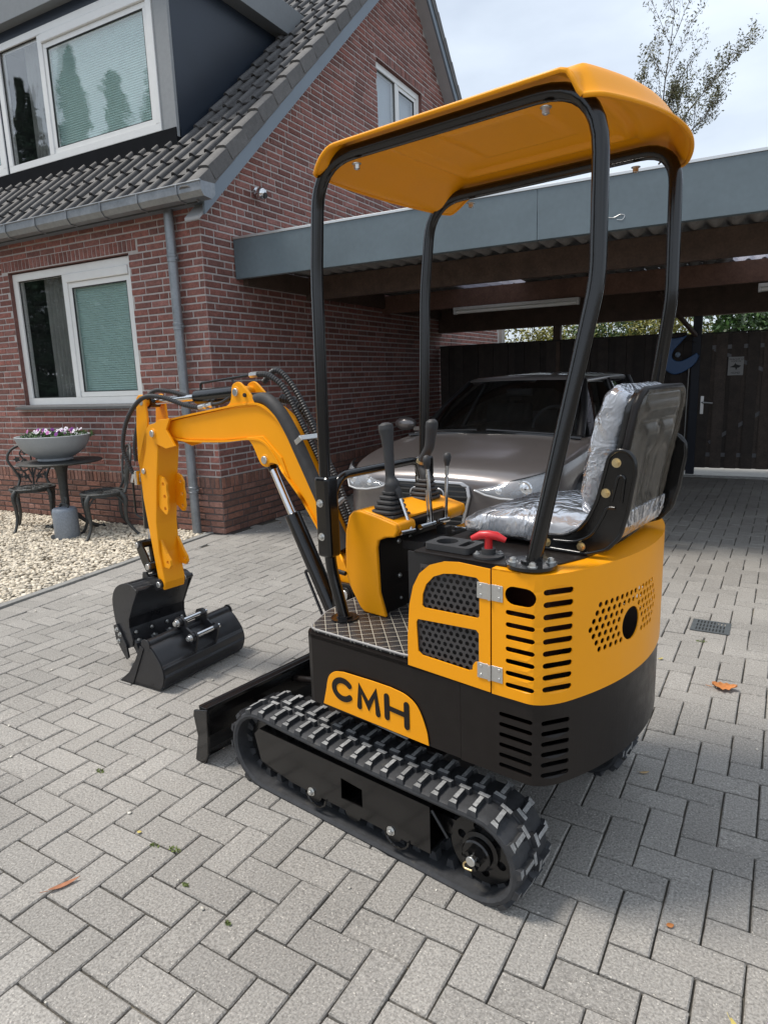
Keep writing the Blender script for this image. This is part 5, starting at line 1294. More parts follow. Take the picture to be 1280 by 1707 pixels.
# ---- seat
M_cush = mat('grey_vinyl', (0.20, 0.205, 0.215), 0.45, noise=(30, .2))
def plastic():
    m = bpy.data.materials.new('clear_plastic_film'); m.use_nodes = True; t = m.node_tree; t.nodes.clear()
    g_ = N(t, 'ShaderNodeBsdfGlossy'); g_.inputs['Roughness'].default_value = 0.20; g_.inputs[0].default_value = (0.95, 0.96, 1, 1)
    d_ = N(t, 'ShaderNodeBsdfDiffuse'); d_.inputs[0].default_value = (0.74, 0.76, 0.80, 1); tr_ = N(t, 'ShaderNodeBsdfTransparent'); tr_.inputs[0].default_value = (0.93, 0.94, 0.96, 1)
    m1 = N(t, 'ShaderNodeMixShader'); m1.inputs[0].default_value = 0.40; m2 = N(t, 'ShaderNodeMixShader'); lw = N(t, 'ShaderNodeLayerWeight'); lw.inputs[0].default_value = 0.52; o = N(t, 'ShaderNodeOutputMaterial')
    tcn = N(t, 'ShaderNodeTexCoord'); n1 = N(t, 'ShaderNodeTexNoise'); n1.inputs['Scale'].default_value = 7.5; n1.inputs['Detail'].default_value = 3; n1.inputs['Distortion'].default_value = 1.6
    mr = N(t, 'ShaderNodeMath', operation='SUBTRACT'); mr.inputs[1].default_value = 0.5; ab = N(t, 'ShaderNodeMath', operation='ABSOLUTE'); bm = N(t, 'ShaderNodeBump'); bm.inputs['Distance'].default_value = 0.028; bm.invert = True
    t.links.new(tcn.outputs['Object'], n1.inputs[0]); t.links.new(n1.outputs['Fac'], mr.inputs[0]); t.links.new(mr.outputs[0], ab.inputs[0]); t.links.new(ab.outputs[0], bm.inputs['Height'])
    for x in (g_, lw, d_): t.links.new(bm.outputs[0], x.inputs['Normal'])
    t.links.new(tr_.outputs[0], m1.inputs[1]); t.links.new(d_.outputs[0], m1.inputs[2]); t.links.new(lw.outputs['Facing'], m2.inputs[0]); t.links.new(m1.outputs[0], m2.inputs[1]); t.links.new(g_.outputs[0], m2.inputs[2]); t.links.new(m2.outputs[0], o.inputs[0])
    return m
M_film = plastic()
def slab(corners_fn, nu, nv, amp=0.0, seed=0):
    pass
seat = MB().box(-0.60, -0.28, -0.17, 0.17, 0.9405, 0.962).build('seat', M_blks, ex, bevel=0.004)
def cushion(name, material, grow, wr, parent, sd):
    """closed superellipsoid-like pad following a bent side profile; returns object"""
    r_ = np.random.default_rng(sd)
    # centre line: from the front of the seat pan back and up the backrest
    cl_ = [(-0.205, 0.966), (-0.30, 0.985), (-0.42, 0.990), (-0.52, 0.985), (-0.585, 0.990)] if name.startswith('seat_cushion') else [(-0.588, 1.030), (-0.600, 1.10), (-0.614, 1.18), (-0.630, 1.26), (-0.652, 1.33), (-0.665, 1.352)]
    th_ = [0.014, 0.032, 0.040, 0.040, 0.028] if name.startswith('seat_cushion') else [0.026, 0.038, 0.040, 0.036, 0.034, 0.016]
    P = smoothpath([(a, 0, b) for a, b in cl_], 5); T = [th_[min(len(th_)-1, i//5)]*(1-(i % 5)/5)+th_[min(len(th_)-1, i//5+1)]*((i % 5)/5) for i in range(len(P))]
    n = 44; vs = []
    for i, p in enumerate(P):
        d = (P[min(len(P)-1, i+1)]-P[max(0, i-1)]).normalized(); nn = Vector((-d.z, 0, d.x))
        if nn.z < 0 and name.startswith('seat_cushion'): nn = -nn
        if (not name.startswith('seat_cushion')) and nn.x < 0: nn = -nn
        f = 1-0.18*(2*abs(i/(len(P)-1)-0.5))**4
        hw = (0.205 if name.startswith('seat_cushion') else 0.192)*f
        for k in range(n):
            a_ = 2*pi*k/n; c_, s_ = cos(a_), sin(a_); e = 0.42
            x = math.copysign(abs(c_)**e, c_)*(hw+grow); y = math.copysign(abs(s_)**0.55, s_)*(T[i]+grow)
            w_ = wr*(r_.normal()*0.6+0.8*sin(i*1.7+k*0.9+3*sin(k*0.5)))
            q = p+Vector((0, 1, 0))*x+nn*(y+w_); vs.append(q)
    m_ = len(P); fs = [(i*n+k, i*n+(k+1) % n, (i+1)*n+(k+1) % n, (i+1)*n+k) for i in range(m_-1) for k in range(n)]+[tuple(range(n-1, -1, -1)), tuple(range((m_-1)*n, m_*n))]
    return MB().add(vs, fs).build(name, material, parent, smooth=60, sub=1)
cushion('seat_cushion', M_cush, 0.0, 0.0, seat, 1); cushion('backrest_cushion', M_cush, 0.0, 0.0, seat, 2)
cushion('seat_cushion_film', M_film, 0.010, 0.0030, seat, 3).name = 'seat_cushion_film'; cushion('backrest_film', M_film, 0.010, 0.0030, seat, 4)
# backrest shell (rear side of the seat)
def bq(t, v, d=0.0):      # t 0..1 up the back; returns the point on the rear shell
    p = Vector((-0.640, v, 0.985)).lerp(Vector((-0.705, v, 1.350)), t); n_ = Vector((-0.984, 0, -0.175)); return p+n_*d
sh = MB(); nr, nc = 26, 24; vs = []
for i in range(nr+1):
    t = i/nr
    for j in range(nc+1):
        b = -1+2*j/nc; v = 0.197*b
        if t > 0.88: v *= 1-0.22*((t-0.88)/0.12)**2
        d = 0.006
        e_ = max(abs(b), 0)
        if e_ > 0.90: d = -0.020*(e_-0.90)/0.10
        if 0.70 > e_ > 0.0 and 0.10 < t < 0.78: d += 0.012*min(1, (0.70-e_)/0.06, (t-0.10)/0.05, (0.78-t)/0.05)
        if e_ < 0.40 and 0.18 < t < 0.60: d -= 0.010*min(1, (0.40-e_)/0.05, (t-0.18)/0.04, (0.60-t)/0.04)
        if 0.82 < t < 0.93 and e_ < 0.8: d += 0.008*min(1, (t-0.82)/0.03, (0.93-t)/0.03, (0.8-e_)/0.1)
        vs.append(bq(t, v, d))
sh.add(vs, [(i*(nc+1)+j, i*(nc+1)+j+1, (i+1)*(nc+1)+j+1, (i+1)*(nc+1)+j) for i in range(nr) for j in range(nc)])
sh.build('backrest_shell', mat('black_plastic_shell', (0.020, 0.020, 0.020), 0.22, noise=(12, .2)), seat, smooth=180, solid=0.006)
fl_ = MB(); vs = []; r_ = np.random.default_rng(9)
for i in range(31):
    t = -0.02+1.03*i/30
    for j in range(25):
        b = -1+2*j/24; vs.append(bq(t, 0.199*b*(1-0.2*max(0, (t-.88)/.12)**2), 0.022-0.016*abs(b)**6+0.0035*r_.normal()*0.5+0.003*sin(j*1.9+i*0.5)))
fl_.add(vs, [(i*25+j, i*25+j+1, (i+1)*25+j+1, (i+1)*25+j) for i in range(30) for j in range(24)])
M_film2 = mat('tan_reflection_film', (0.42, 0.36, 0.27), 0.10, alpha=0.13, spec=0.9, bump=(22, 0.02), ior=1.9)  # tan colour imitates warm reflections on the clear film
fl_.build('shell_film', M_film2, seat, smooth=180)
MB().tube([bq(0.02, 0.193), bq(0.5, 0.195), bq(0.90, 0.193), bq(0.965, 0.18), bq(1.0, 0.15), bq(1.005, 0.0), bq(1.0, -0.15), bq(0.965, -0.18), bq(0.90, -0.193), bq(0.02, -0.193)], 0.010, 10).build('shell_rim', M_blks, seat, smooth=60)
MB().prism([(-0.62, 0.955), (-0.650, 0.985), (-0.662, 1.02), (-0.64, 1.03), (-0.60, 0.985), (-0.56, 0.962)], -0.18, 0.18, 'y').build('seat_back_base', M_blks, seat, bevel=0.01)
MB().prism([(-0.625, 0.952), (-0.655, 0.975), (-0.668, 1.005), (-0.672, 1.045), (-0.664, 1.045), (-0.655, 1.0), (-0.60, 0.96)], -0.185, 0.185, 'y').build('loose_film', M_film, seat, bevel=0.004)
# side brackets, with raised rim and bolts
for s in (1, -1):
    y = s*0.214
    ol = [(-0.470, 0.947), (-0.600, 0.944), (-0.650, 0.962), (-0.682, 1.00), (-0.698, 1.06), (-0.712, 1.155), (-0.710, 1.192), (-0.690, 1.212), (-0.664, 1.212), (-0.647, 1.194), (-0.640, 1.16), (-0.622, 1.085), (-0.600, 1.035), (-0.575, 1.004), (-0.54, 0.986), (-0.470, 0.980)]
    br = MB().prism(ol, y-0.004, y+0.004, 'y').build('side_bracket', M_blk, seat, bevel=0.003)
    MB().tube(fillet([(a, y+s*0.004, b) for a, b in ol+[ol[0]]], 0.012, 3), 0.0052, 8).build('pressed_rim', M_blk, br, smooth=60)
    rb = [(-0.505, 0.958), (-0.598, 0.957), (-0.640, 0.972), (-0.665, 1.01), (-0.676, 1.05)]
    MB().tube(fillet([(-0.51, y+s*0.005, 0.970), (-0.57, y+s*0.005, 0.972), (-0.612, y+s*0.005, 0.995), (-0.640, y+s*0.005, 1.05), (-0.646, y+s*0.005, 1.07), (-0.668, y+s*0.005, 1.07)], 0.02, 4), 0.004, 8).tube(fillet([(-0.657, y+s*0.005, 1.085), (-0.672, y+s*0.005, 1.15), (-0.688, y+s*0.005, 1.15), (-0.682, y+s*0.005, 1.085)], 0.01, 3), 0.004, 8).build('rib', M_blk, br, smooth=60)
    bolts([((-0.6665, y+s*0.004, 1.181), (0, s, 0)), ((-0.643, y+s*0.004, 1.105), (0, s, 0)), ((-0.584, y+s*0.004, 0.962), (0, s, 0)), ((-0.490, y+s*0.004, 0.962), (0, s, 0))], br, M_gold, r=0.0080, h=0.006)

# ---- boom
def band(upper, lower, y0, y1):
    return MB().prism(upper+list(reversed(lower)), y0, y1, 'y')
UPb = [(1.48, 1.205), (1.45, 1.238), (1.003, 1.301), (0.90, 1.312), (0.82, 1.312), (0.755, 1.287), (0.70, 1.245), (0.655, 1.185), (0.60, 1.095), (0.49, 0.905), (0.415, 0.76), (0.36, 0.655), (0.315, 0.60)]
LOb = [(1.48, 1.175), (1.404, 1.168), (1.292, 1.160), (1.05, 1.166), (0.90, 1.180), (0.815, 1.177), (0.765, 1.150), (0.725, 1.105), (0.686, 1.05), (0.595, 0.955), (0.50, 0.825), (0.44, 0.70), (0.40, 0.60)]
bo = band(UPb, LOb, -0.040, 0.040).build('boom', M_yel, ex, bevel=0.003)
for nm, pts, sg_ in (('top_flange', UPb, 1), ('bottom_flange', LOb, -1)):
    Pn = smoothpath([(a, 0, b) for a, b in pts], 4); mb = MB()
    mb.strip([(p.x, p.z) for p in Pn], -0.050, 0.050, -0.008*sg_, 'y'); mb.build(nm, M_yel, bo, smooth=40)
# ears
for s in (1, -1):
    y0, y1 = (0.041, 0.051) if s > 0 else (-0.051, -0.041)
    y0e, y1e = (0.034, 0.046) if s > 0 else (-0.046, -0.034)
    Pn = smoothpath([(1.04, 0, 1.298), (0.985, 0, 1.325), (0.968, 0, 1.385), (0.945, 0, 1.402), (0.915, 0, 1.400), (0.86, 0, 1.355), (0.83, 0, 1.310)], 4)
    MB().prism([(p.x, p.z) for p in Pn], y0e, y1e, 'y').build('ear', M_yel, bo, bevel=0.002)
    Pn = smoothpath([(0.90, 0, 1.182), (0.865, 0, 1.15), (0.835, 0, 1.095), (0.815, 0, 1.072), (0.785, 0, 1.068), (0.765, 0, 1.085), (0.715, 0, 1.075), (0.665, 0, 1.03)], 4)+[Vector((0.70, 0, 1.11)), Vector((0.80, 0, 1.19))]
    MB().prism([(p.x, p.z) for p in Pn], y0e, y1e, 'y').build('ear', M_yel, bo, bevel=0.002)
    MB().prism([(1.55, 1.225), (1.505, 1.232), (1.46, 1.250), (1.38, 1.256), (1.415, 1.205), (1.385, 1.165), (1.36, 1.132), (1.43, 1.118), (1.52, 1.142), (1.56, 1.17), (1.575, 1.20)], s*0.069-0.006, s*0.069+0.006, 'y').build('arm_bracket', M_yel, bo, bevel=0.002)
M_pin = M_bolt
def pin(u, w_, half, r=0.016, parent=None, boss=True, bm=None):
    if boss:
        MB().cyl((u, -half, w_), (u, half, w_), r*1.45, n=24).build('boss', bm or M_yel, parent, smooth=40, bevel=0.002)
    MB().cyl((u, -half-0.008, w_), (u, half+0.008, w_), r, n=20).build('pin', M_pin, parent, smooth=40, bevel=0.002)
pin(0.942, 1.364, 0.047, parent=bo); pin(0.795, 1.096, 0.047, parent=bo); pin(1.52, 1.185, 0.078, parent=bo)
MB().cyl((0.887, -0.053, 1.352), (0.887, 0.053, 1.352), 0.008, n=14).build('ear_hole', M_in, bo)
# arm cylinder
cy = MB().tube([(0.955, 0, 1.363), (1.265, 0, 1.345)], 0.031, 24).build('arm_cylinder', M_blk, ex, smooth=50, bevel=0.003)
MB().tube([(1.265, 0, 1.345), (1.60, 0, 1.328)], 0.016, 16).build('rod', M_chr, cy, smooth=50)
MB().cyl((1.61, -0.026, 1.3275), (1.61, 0.026, 1.3275), 0.028, n=20).build('rod_eye', M_blk, cy, smooth=40)
MB().tube(fillet([(1.235, 0.0, 1.375), (1.235, 0.0, 1.405), (0.97, 0.0, 1.425), (0.90, 0.0, 1.43)], 0.012), 0.0055, 8).tube([(1.02, 0, 1.42), (1.0, 0, 1.385)], 0.005, 6).build('oil_pipe', M_blk, cy, smooth=50)
MB().cyl((0.90, 0, 1.430), (0.855, 0, 1.432), 0.0125, n=6).build('pipe_fitting', M_bolt, cy)
# stick
fr_out = [(1.645, 1.345), (1.672, 1.33), (1.700, 1.10), (1.690, 0.87), (1.655, 0.62), (1.630, 0.455)]
rr_out = [(1.545, 0.452), (1.592, 0.50), (1.602, 0.655), (1.530, 1.02), (1.510, 1.15), (1.560, 1.235), (1.590, 1.345), (1.618, 1.358)]
stick = MB().prism([(1.695, 1.05), (1.690, 0.87), (1.655, 0.62), (1.628, 0.435), (1.590, 0.412), (1.575, 0.455), (1.600, 0.60), (1.598, 0.75), (1.560, 0.95), (1.520, 1.12), (1.54, 1.17), (1.62, 1.19)], -0.058, 0.058, 'y').build('stick', M_yel, ex, bevel=0.004)
for s in (1, -1):
    y = s*0.052
    MB().prism([(1.600, 1.352), (1.618, 1.362), (1.640, 1.360), (1.660, 1.345), (1.685, 1.20), (1.700, 1.05), (1.685, 0.98), (1.655, 1.03), (1.62, 1.10), (1.60, 1.16), (1.585, 1.25), (1.59, 1.32)], y-0.006, y+0.006, 'y').build('horn_plate', M_yel, stick, bevel=0.003)
pin(1.622, 1.328, 0.052, parent=stick); pin(1.655, 1.00, 0.058, r=0.013, parent=stick)
for s in (1, -1):      # thumb lugs on the rear face
    y0 = s*0.047
    P, F = holed([(1.575, 0.985), (1.548, 0.975), (1.530, 0.945), (1.534, 0.915), (1.527, 0.885), (1.534, 0.855), (1.532, 0.825), (1.545, 0.800), (1.560, 0.80), (1.605, 0.83), (1.60, 0.97)], [circ(1.556, 0.945, 0.010, 12), circ(1.552, 0.885, 0.010, 12), circ(1.556, 0.826, 0.010, 12)])
    # shift the plate behind the stick face
    MB().add([(x-0.030, y0, z) for x, z in P], F).build('thumb_lug', M_yel, stick, solid=0.010*s)
    P, F = holed([(1.60, 0.665), (1.585, 0.64), (1.560, 0.60), (1.535, 0.57), (1.532, 0.545), (1.548, 0.528), (1.600, 0.530)], [circ(1.556, 0.558, 0.010, 12)])
    MB().add([(x-0.004, y0, z) for x, z in P], F).build('thumb_lug', M_yel, stick, solid=0.012*s)
# bucket cylinder in front of the stick
bc = MB().tube([(1.735, 0, 1.02), (1.755, 0, 0.70)], 0.028, 20).build('bucket_cylinder', M_blk, ex, smooth=50, bevel=0.003)
MB().tube([(1.755, 0, 0.70), (1.760, 0, 0.64)], 0.014, 14).build('rod', M_chr, bc, smooth=50)
MB().tube(fillet([(1.77, 0.0, 0.99), (1.83, 0.02, 0.98), (1.835, 0.02, 0.76), (1.79, 0.0, 0.74)], 0.02), 0.0055, 8).build('oil_pipe', M_blk, bc, smooth=50)
MB().box(1.70, 1.74, 0.0, 0.055, 0.945, 0.985).box(1.705, 1.725, 0.05, 0.075, 0.93, 1.0).cyl((1.74, 0.06, 0.99), (1.76, 0.065, 0.94), 0.010, n=6).build('valve_block', M_chr, bc, bevel=0.003)
# linkage
for s in (1, -1):
    arc = smoothpath([(1.765, 0, 0.64), (1.74, 0, 0.645), (1.70, 0, 0.605), (1.672, 0, 0.56), (1.655, 0, 0.515), (1.672, 0, 0.495), (1.70, 0, 0.50), (1.735, 0, 0.545), (1.765, 0, 0.60)], 4)
    MB().prism([(p.x, p.z) for p in arc], s*0.072-0.006, s*0.072+0.006, 'y').build('link', M_blk, ex, bevel=0.002)
lk = MB().tube([(1.755, 0, 0.625), (1.745, 0, 0.455)], 0.017, 8).build('link_bar', M_blk, ex, smooth=40)
pin(1.752, 0.625, 0.078, r=0.014, parent=lk, bm=M_blk); pin(1.672, 0.525, 0.080, r=0.016, parent=lk, bm=M_blk); pin(1.610, 0.442, 0.070, r=0.015, parent=lk, bm=M_blk); pin(1.735, 0.450, 0.050, r=0.013, parent=lk, bm=M_blk)
# ---- buckets
M_bkt = mat('black_bucket_paint', (0.016, 0.016, 0.018), 0.34, noise=(14, 0.35), bump=(40, 0.0008), coat=0.15, nrough=0.08)
M_edge = mat('worn_steel', (0.45, 0.45, 0.44), 0.35, metal=0.8, noise=(50, .3))
bk = MB()
shell = smoothpath([(1.668, 0, 0.425), (1.715, 0, 0.446), (1.790, 0, 0.440), (1.862, 0, 0.405), (1.902, 0, 0.345), (1.905, 0, 0.27), (1.893, 0, 0.20), (1.868, 0, 0.125), (1.822, 0, 0.092), (1.765, 0, 0.110)], 5)
bk.strip([(p.x, p.z) for p in shell], -0.155, 0.155, -0.006, 'y'); bkt = bk.build('digging_bucket', M_bkt, ex, smooth=40)
sp_ = [(p.x, p.z) for p in shell]+[(1.748, 0.15), (1.768, 0.21), (1.762, 0.262), (1.715, 0.34), (1.668, 0.41)]
for s in (1, -1):
    MB().prism(sp_, s*0.158-0.005, s*0.158+0.005, 'y').build('cheek', M_bkt, bkt, bevel=0.002)
    MB().prism([(1.905, 0.20), (1.872, 0.215), (1.835, 0.165), (1.80, 0.115), (1.79, 0.05), (1.812, 0.035), (1.85, 0.075), (1.895, 0.13)], s*0.168-0.005, s*0.168+0.005, 'y').build('side_cutter', M_bkt, bkt, bevel=0.002)
    bolts([((1.872, s*0.173, 0.185), (0, s, 0)), ((1.845, s*0.173, 0.165), (0, s, 0)), ((1.865, s*0.173, 0.125), (0, s, 0))], bkt, r=0.009)
    MB().prism([(1.755, 0.445), (1.745, 0.485), (1.715, 0.49), (1.70, 0.465), (1.66, 0.475), (1.60, 0.468), (1.595, 0.425), (1.64, 0.405), (1.68, 0.43)], s*0.066-0.006, s*0.066+0.006, 'y').build('hinge_ear', M_bkt, bkt, bevel=0.002)
MB().tube([(1.668, -0.16, 0.425), (1.668, 0.16, 0.425)], 0.012, 12).build('top_bar', M_bkt, bkt, smooth=50)
MB().prism([(1.668, 0.425), (1.715, 0.345), (1.764, 0.262), (1.770, 0.266), (1.721, 0.350), (1.676, 0.428)], -0.154, 0.154, 'y').build('back_plate', M_bkt, bkt)
MB().prism([(1.80, 0.105), (1.748, 0.125), (1.748, 0.137), (1.80, 0.120)], -0.152, 0.152, 'y').build('lip', M_bkt, bkt)
MB().prism([(1.764, 0.261), (1.770, 0.21), (1.748, 0.135), (1.756, 0.133), (1.778, 0.21), (1.772, 0.263)], -0.152, 0.152, 'y').build('wear_plate', M_bkt, bkt)
for y in (-0.135, -0.045, 0.045, 0.135):
    MB().prism([(1.785, 0.125), (1.744, 0.152), (1.732, 0.135), (1.708, 0.055), (1.720, 0.045), (1.752, 0.095)], y-0.020, y+0.020, 'y').build('tooth', M_bkt, bkt, bevel=0.004)
    bolts([((1.757, y, 0.185), (-1, 0, 0)), ((1.741, y, 0.146), (-1, 0, 0))], bkt, r=0.007)

# boom foot, swing post, boom cylinder
sw = MB(); sw.box(0.30, 0.42, -0.07, 0.07, 0.40, 0.50).box(0.33, 0.44, -0.075, -0.052, 0.48, 0.66).box(0.33, 0.44, 0.052, 0.075, 0.48, 0.66).cyl((0.37, 0, 0.36), (0.37, 0, 0.56), 0.045, n=20); swo = sw.build('swing_post', M_blks, ex, bevel=0.006)
pin(0.368, 0.618, 0.080, r=0.020, parent=swo, bm=M_blks)
bcy = MB().tube([(0.50, 0, 0.50), (0.705, 0, 0.875)], 0.033, 24).build('boom_cylinder', M_blk, ex, smooth=50, bevel=0.003)
MB().tube([(0.705, 0, 0.875), (0.80, 0, 1.05)], 0.017, 16).build('rod', M_chr, bcy, smooth=50)
MB().tube([(0.800, 0, 1.05), (0.832, 0, 1.098)], 0.02, 12).build('rod_eye', M_blk, bcy, smooth=50)
MB().tube(fillet([(0.585, 0.01, 0.65), (0.645, 0.01, 0.655), (0.54, 0.02, 0.47), (0.47, 0.02, 0.455), (0.44, 0.01, 0.49)], 0.02), 0.006, 8).build('pipe_guard', M_blk, bcy, smooth=50)
MB().tube(smoothpath([(0.545, -0.03, 0.93), (0.52, -0.05, 0.80), (0.46, -0.06, 0.66), (0.40, -0.05, 0.56)], 6), 0.018, 12).build('black_side_tube', M_hose, bcy, smooth=50)  # black curved tube beside the boom cylinder
# hoses along the boom
def corr(pts, r, nm, par, pitch=0.011):
    P = smoothpath(pts, 10); out = []; rs = []
    acc = 0; L_ = 0
    # resample
    Q = [P[0]]; 
    for i in range(1, len(P)):
        while (P[i]-Q[-1]).length > pitch/2: Q.append(Q[-1]+(P[i]-Q[-1]).normalized()*pitch/2)
    rs = [r*(1.12 if i % 2 else 0.86) for i in range(len(Q))]
    return MB().tube(Q, rs, 10).build(nm, M_hose, par, smooth=30)
MB().tube(smoothpath([(0.90, 0.018, 1.318), (0.80, 0.02, 1.335), (0.715, 0.03, 1.29), (0.655, 0.03, 1.215), (0.595, 0.03, 1.115), (0.49, 0.03, 0.93), (0.40, 0.03, 0.78)], 6), 0.026, 12).build('hose_sheath', mat('hose_sheath', (0.03, 0.029, 0.029), 0.7, noise=(40, .3)), bo, smooth=50)
corr([(0.855, 0.0, 1.432), (0.79, 0.0, 1.425), (0.72, -0.01, 1.375), (0.655, -0.02, 1.26), (0.585, -0.03, 1.13), (0.50, -0.03, 0.98), (0.42, -0.03, 0.83)], 0.0115, 'hose', bo)
corr([(0.87, -0.04, 1.40), (0.80, -0.045, 1.445), (0.73, -0.05, 1.40), (0.66, -0.055, 1.30), (0.59, -0.06, 1.16), (0.50, -0.06, 1.00), (0.42, -0.05, 0.85)], 0.0115, 'hose', bo)
corr([(0.80, -0.065, 1.335), (0.72, -0.075, 1.31), (0.64, -0.08, 1.22), (0.56, -0.075, 1.06)], 0.017, 'coiled_hose', bo, 0.014)
MB().box(-0.010, 0.010, -0.085, 0.060, 0.066, 0.071, M=Matrix.Translation((0.630, 0.0, 1.155)) @ Matrix.Rotation(radians(-58), 4, 'Y')).box(-0.010, 0.010, 0.056, 0.060, 0.03, 0.066, M=Matrix.Translation((0.630, 0.0, 1.155)) @ Matrix.Rotation(radians(-58), 4, 'Y')).build('hose_clamp', M_bolt, bo, bevel=0.003)
corr([(1.215, 0.03, 1.300), (1.30, 0.05, 1.315), (1.42, 0.08, 1.35), (1.56, 0.09, 1.345), (1.70, 0.09, 1.25), (1.765, 0.09, 1.12), (1.745, 0.08, 1.03), (1.73, 0.07, 0.98)], 0.010, 'hose', stick)
corr([(1.195, -0.01, 1.31), (1.32, 0.0, 1.345), (1.46, 0.02, 1.375), (1.57, 0.03, 1.37), (1.66, 0.04, 1.28), (1.725, 0.05, 1.13), (1.745, 0.04, 1.04)], 0.010, 'hose', stick)
for (p, q) in (((1.215, 0.03, 1.302), (1.10, 0.025, 1.318)), ((1.20, -0.01, 1.318), (1.08, -0.02, 1.332))):
    p, q = Vector(p), Vector(q); d = (q-p)
    ft = MB().cyl(p, p+d*0.3, 0.0115, n=12).cyl(p+d*0.3, p+d*0.42, 0.014, n=6).cyl(p+d*0.42, p+d*0.6, 0.009, n=12).cyl(p+d*0.6, p+d*0.78, 0.0135, n=6); ft.build('hose_fitting', M_bolt, bo, smooth=30)
    MB().tube(smoothpath([p+d*0.78, p+d*1.3, p+d*1.9+Vector((0, 0, 0.02))], 4), 0.008, 8).build('hose', M_hose, bo, smooth=50)
MB().cyl((0.28, 0.20, 0.985), (0.32, 0.12, 0.99), 0.009, n=12).build('stop_bracket', M_bolt, ex)
MB().cyl((0.24, 0.21, 0.755), (0.30, 0.21, 0.76), 0.008, n=12).build('pedal_bar', M_blks, ex)

# ---- second bucket lying on the paving
b2 = thing('grading_bucket', 'wide black smooth edged digger bucket lying on the paving', 'bucket', (-2.36, 2.0, 0), radians(-2.5))
Wd = 0.53
def B2(pts): return [(x+2.36, z) for x, z in pts]
shell = smoothpath([(x, 0, z) for x, z in B2([(-2.395, 0.225), (-2.355, 0.205), (-2.325, 0.174), (-2.293, 0.125), (-2.288, 0.07), (-2.318, 0.012), (-2.38, 0.006), (-2.50, 0.004), (-2.598, 0.004)])], 5)
mb = MB(); mb.strip([(p.x, p.z) for p in shell], 0, Wd, 0.005, 'y'); mb.build('shell', M_bkt, b2, smooth=40)
for y in (0, Wd):
    MB().prism([(p.x, p.z) for p in shell]+B2([(-2.585, 0.012), (-2.52, 0.06), (-2.465, 0.134), (-2.425, 0.205)]), y-0.005, y+0.005, 'y').build('cheek', M_bkt, b2, bevel=0.002)
    MB().prism(B2([(-2.60, 0.002), (-2.505, 0.002), (-2.402, 0.200), (-2.424, 0.212), (-2.468, 0.134), (-2.525, 0.06)]), (y-0.0105) if y == 0 else y+0.0055, (y-0.0055) if y == 0 else y+0.0105, 'y').build('side_blade', M_bkt, b2, bevel=0.0015)
    MB().cyl((2.36-2.390, y-0.006 if y == 0 else y+0.001, 0.218), (2.36-2.390, y-0.001 if y == 0 else y+0.006, 0.218), 0.030, n=24).build('tube_cap', M_bkt, b2, bevel=0.002)
MB().cyl((2.36-2.390, 0.006, 0.218), (2.36-2.390, Wd-0.006, 0.218), 0.024, n=24).build('torque_tube', M_bkt, b2, smooth=40)
MB().prism(B2([(-2.612, 0.0), (-2.52, 0.0), (-2.52, 0.010), (-2.60, 0.007)]), -0.004, Wd+0.004, 'y').build('cutting_edge', M_edge, b2, bevel=0.001)
for y in (0.20, 0.335):
    MB().prism(B2([(-2.425, 0.235), (-2.405, 0.285), (-2.370, 0.297), (-2.340, 0.280), (-2.335, 0.245), (-2.300, 0.225), (-2.280, 0.235), (-2.262, 0.215), (-2.268, 0.18), (-2.29, 0.12), (-2.33, 0.17), (-2.37, 0.20)]), y-0.006, y+0.006, 'y').build('hanger_ear', M_bkt, b2, bevel=0.002)
for (x, z) in ((-2.372, 0.270), (-2.290, 0.207)):
    MB().cyl((x+2.36, 0.165, z), (x+2.36, 0.365, z), 0.0135, n=18).build('pin', M_chr, b2, smooth=40, bevel=0.002)
    for y in (0.19, 0.345): MB().cyl((x+2.36, y-0.012, z), (x+2.36, y, z), 0.024, n=20).build('collar', M_bkt, b2, smooth=40)
    mb = MB(); hexbolt(mb, (x+2.36, 0.176, z), (0, -1, 0), 0.013, 0.016); mb.build('bolt', M_bolt, b2)
# ================================================================== parked car
M_car = mat('grey_brown_metallic', (0.150, 0.134, 0.130), 0.30, metal=0.55, coat=0.9, noise=(3, 0.03))
M_carblk = mat('car_black_trim', (0.008, 0.008, 0.009), 0.3, coat=0.2)
M_cglass = panemat('car_glass', (0.42, 0.44, 0.45), 0.09)
M_tyre = mat('tyre', (0.018, 0.018, 0.019), 0.8)
M_rim = mat('wheel_alloy', (0.45, 0.45, 0.46), 0.3, metal=0.8)
M_silver = mat('satin_silver', (0.60, 0.60, 0.61), 0.28, metal=0.85)
CARF = Vector((-0.075, -1.0, 0)).normalized()
car = thing('parked_car', 'grey brown hatchback car parked nose out under the carport', 'car', (-1.90, 4.10, 0), atan2(CARF.y, CARF.x))
ST_ = [(0.0, 0.50, 0.20, 0.645), (-0.015, 0.60, 0.19, 0.685), (-0.06, 0.695, 0.18, 0.722), (-0.15, 0.765, 0.17, 0.765), (-0.30, 0.815, 0.17, 0.800), (-0.50, 0.848, 0.17, 0.835), (-0.80, 0.865, 0.17, 0.875), (-1.02, 0.868, 0.17, 0.900),
       (-1.15, 0.868, 0.17, 0.902), (-1.6, 0.868, 0.17, 0.90), (-2.2, 0.868, 0.17, 0.91), (-2.8, 0.868, 0.17, 0.93), (-3.3, 0.862, 0.18, 0.96), (-3.6, 0.83, 0.20, 0.95), (-3.82, 0.76, 0.24, 0.92), (-3.93, 0.66, 0.28, 0.86)]
vs = []; K = 0
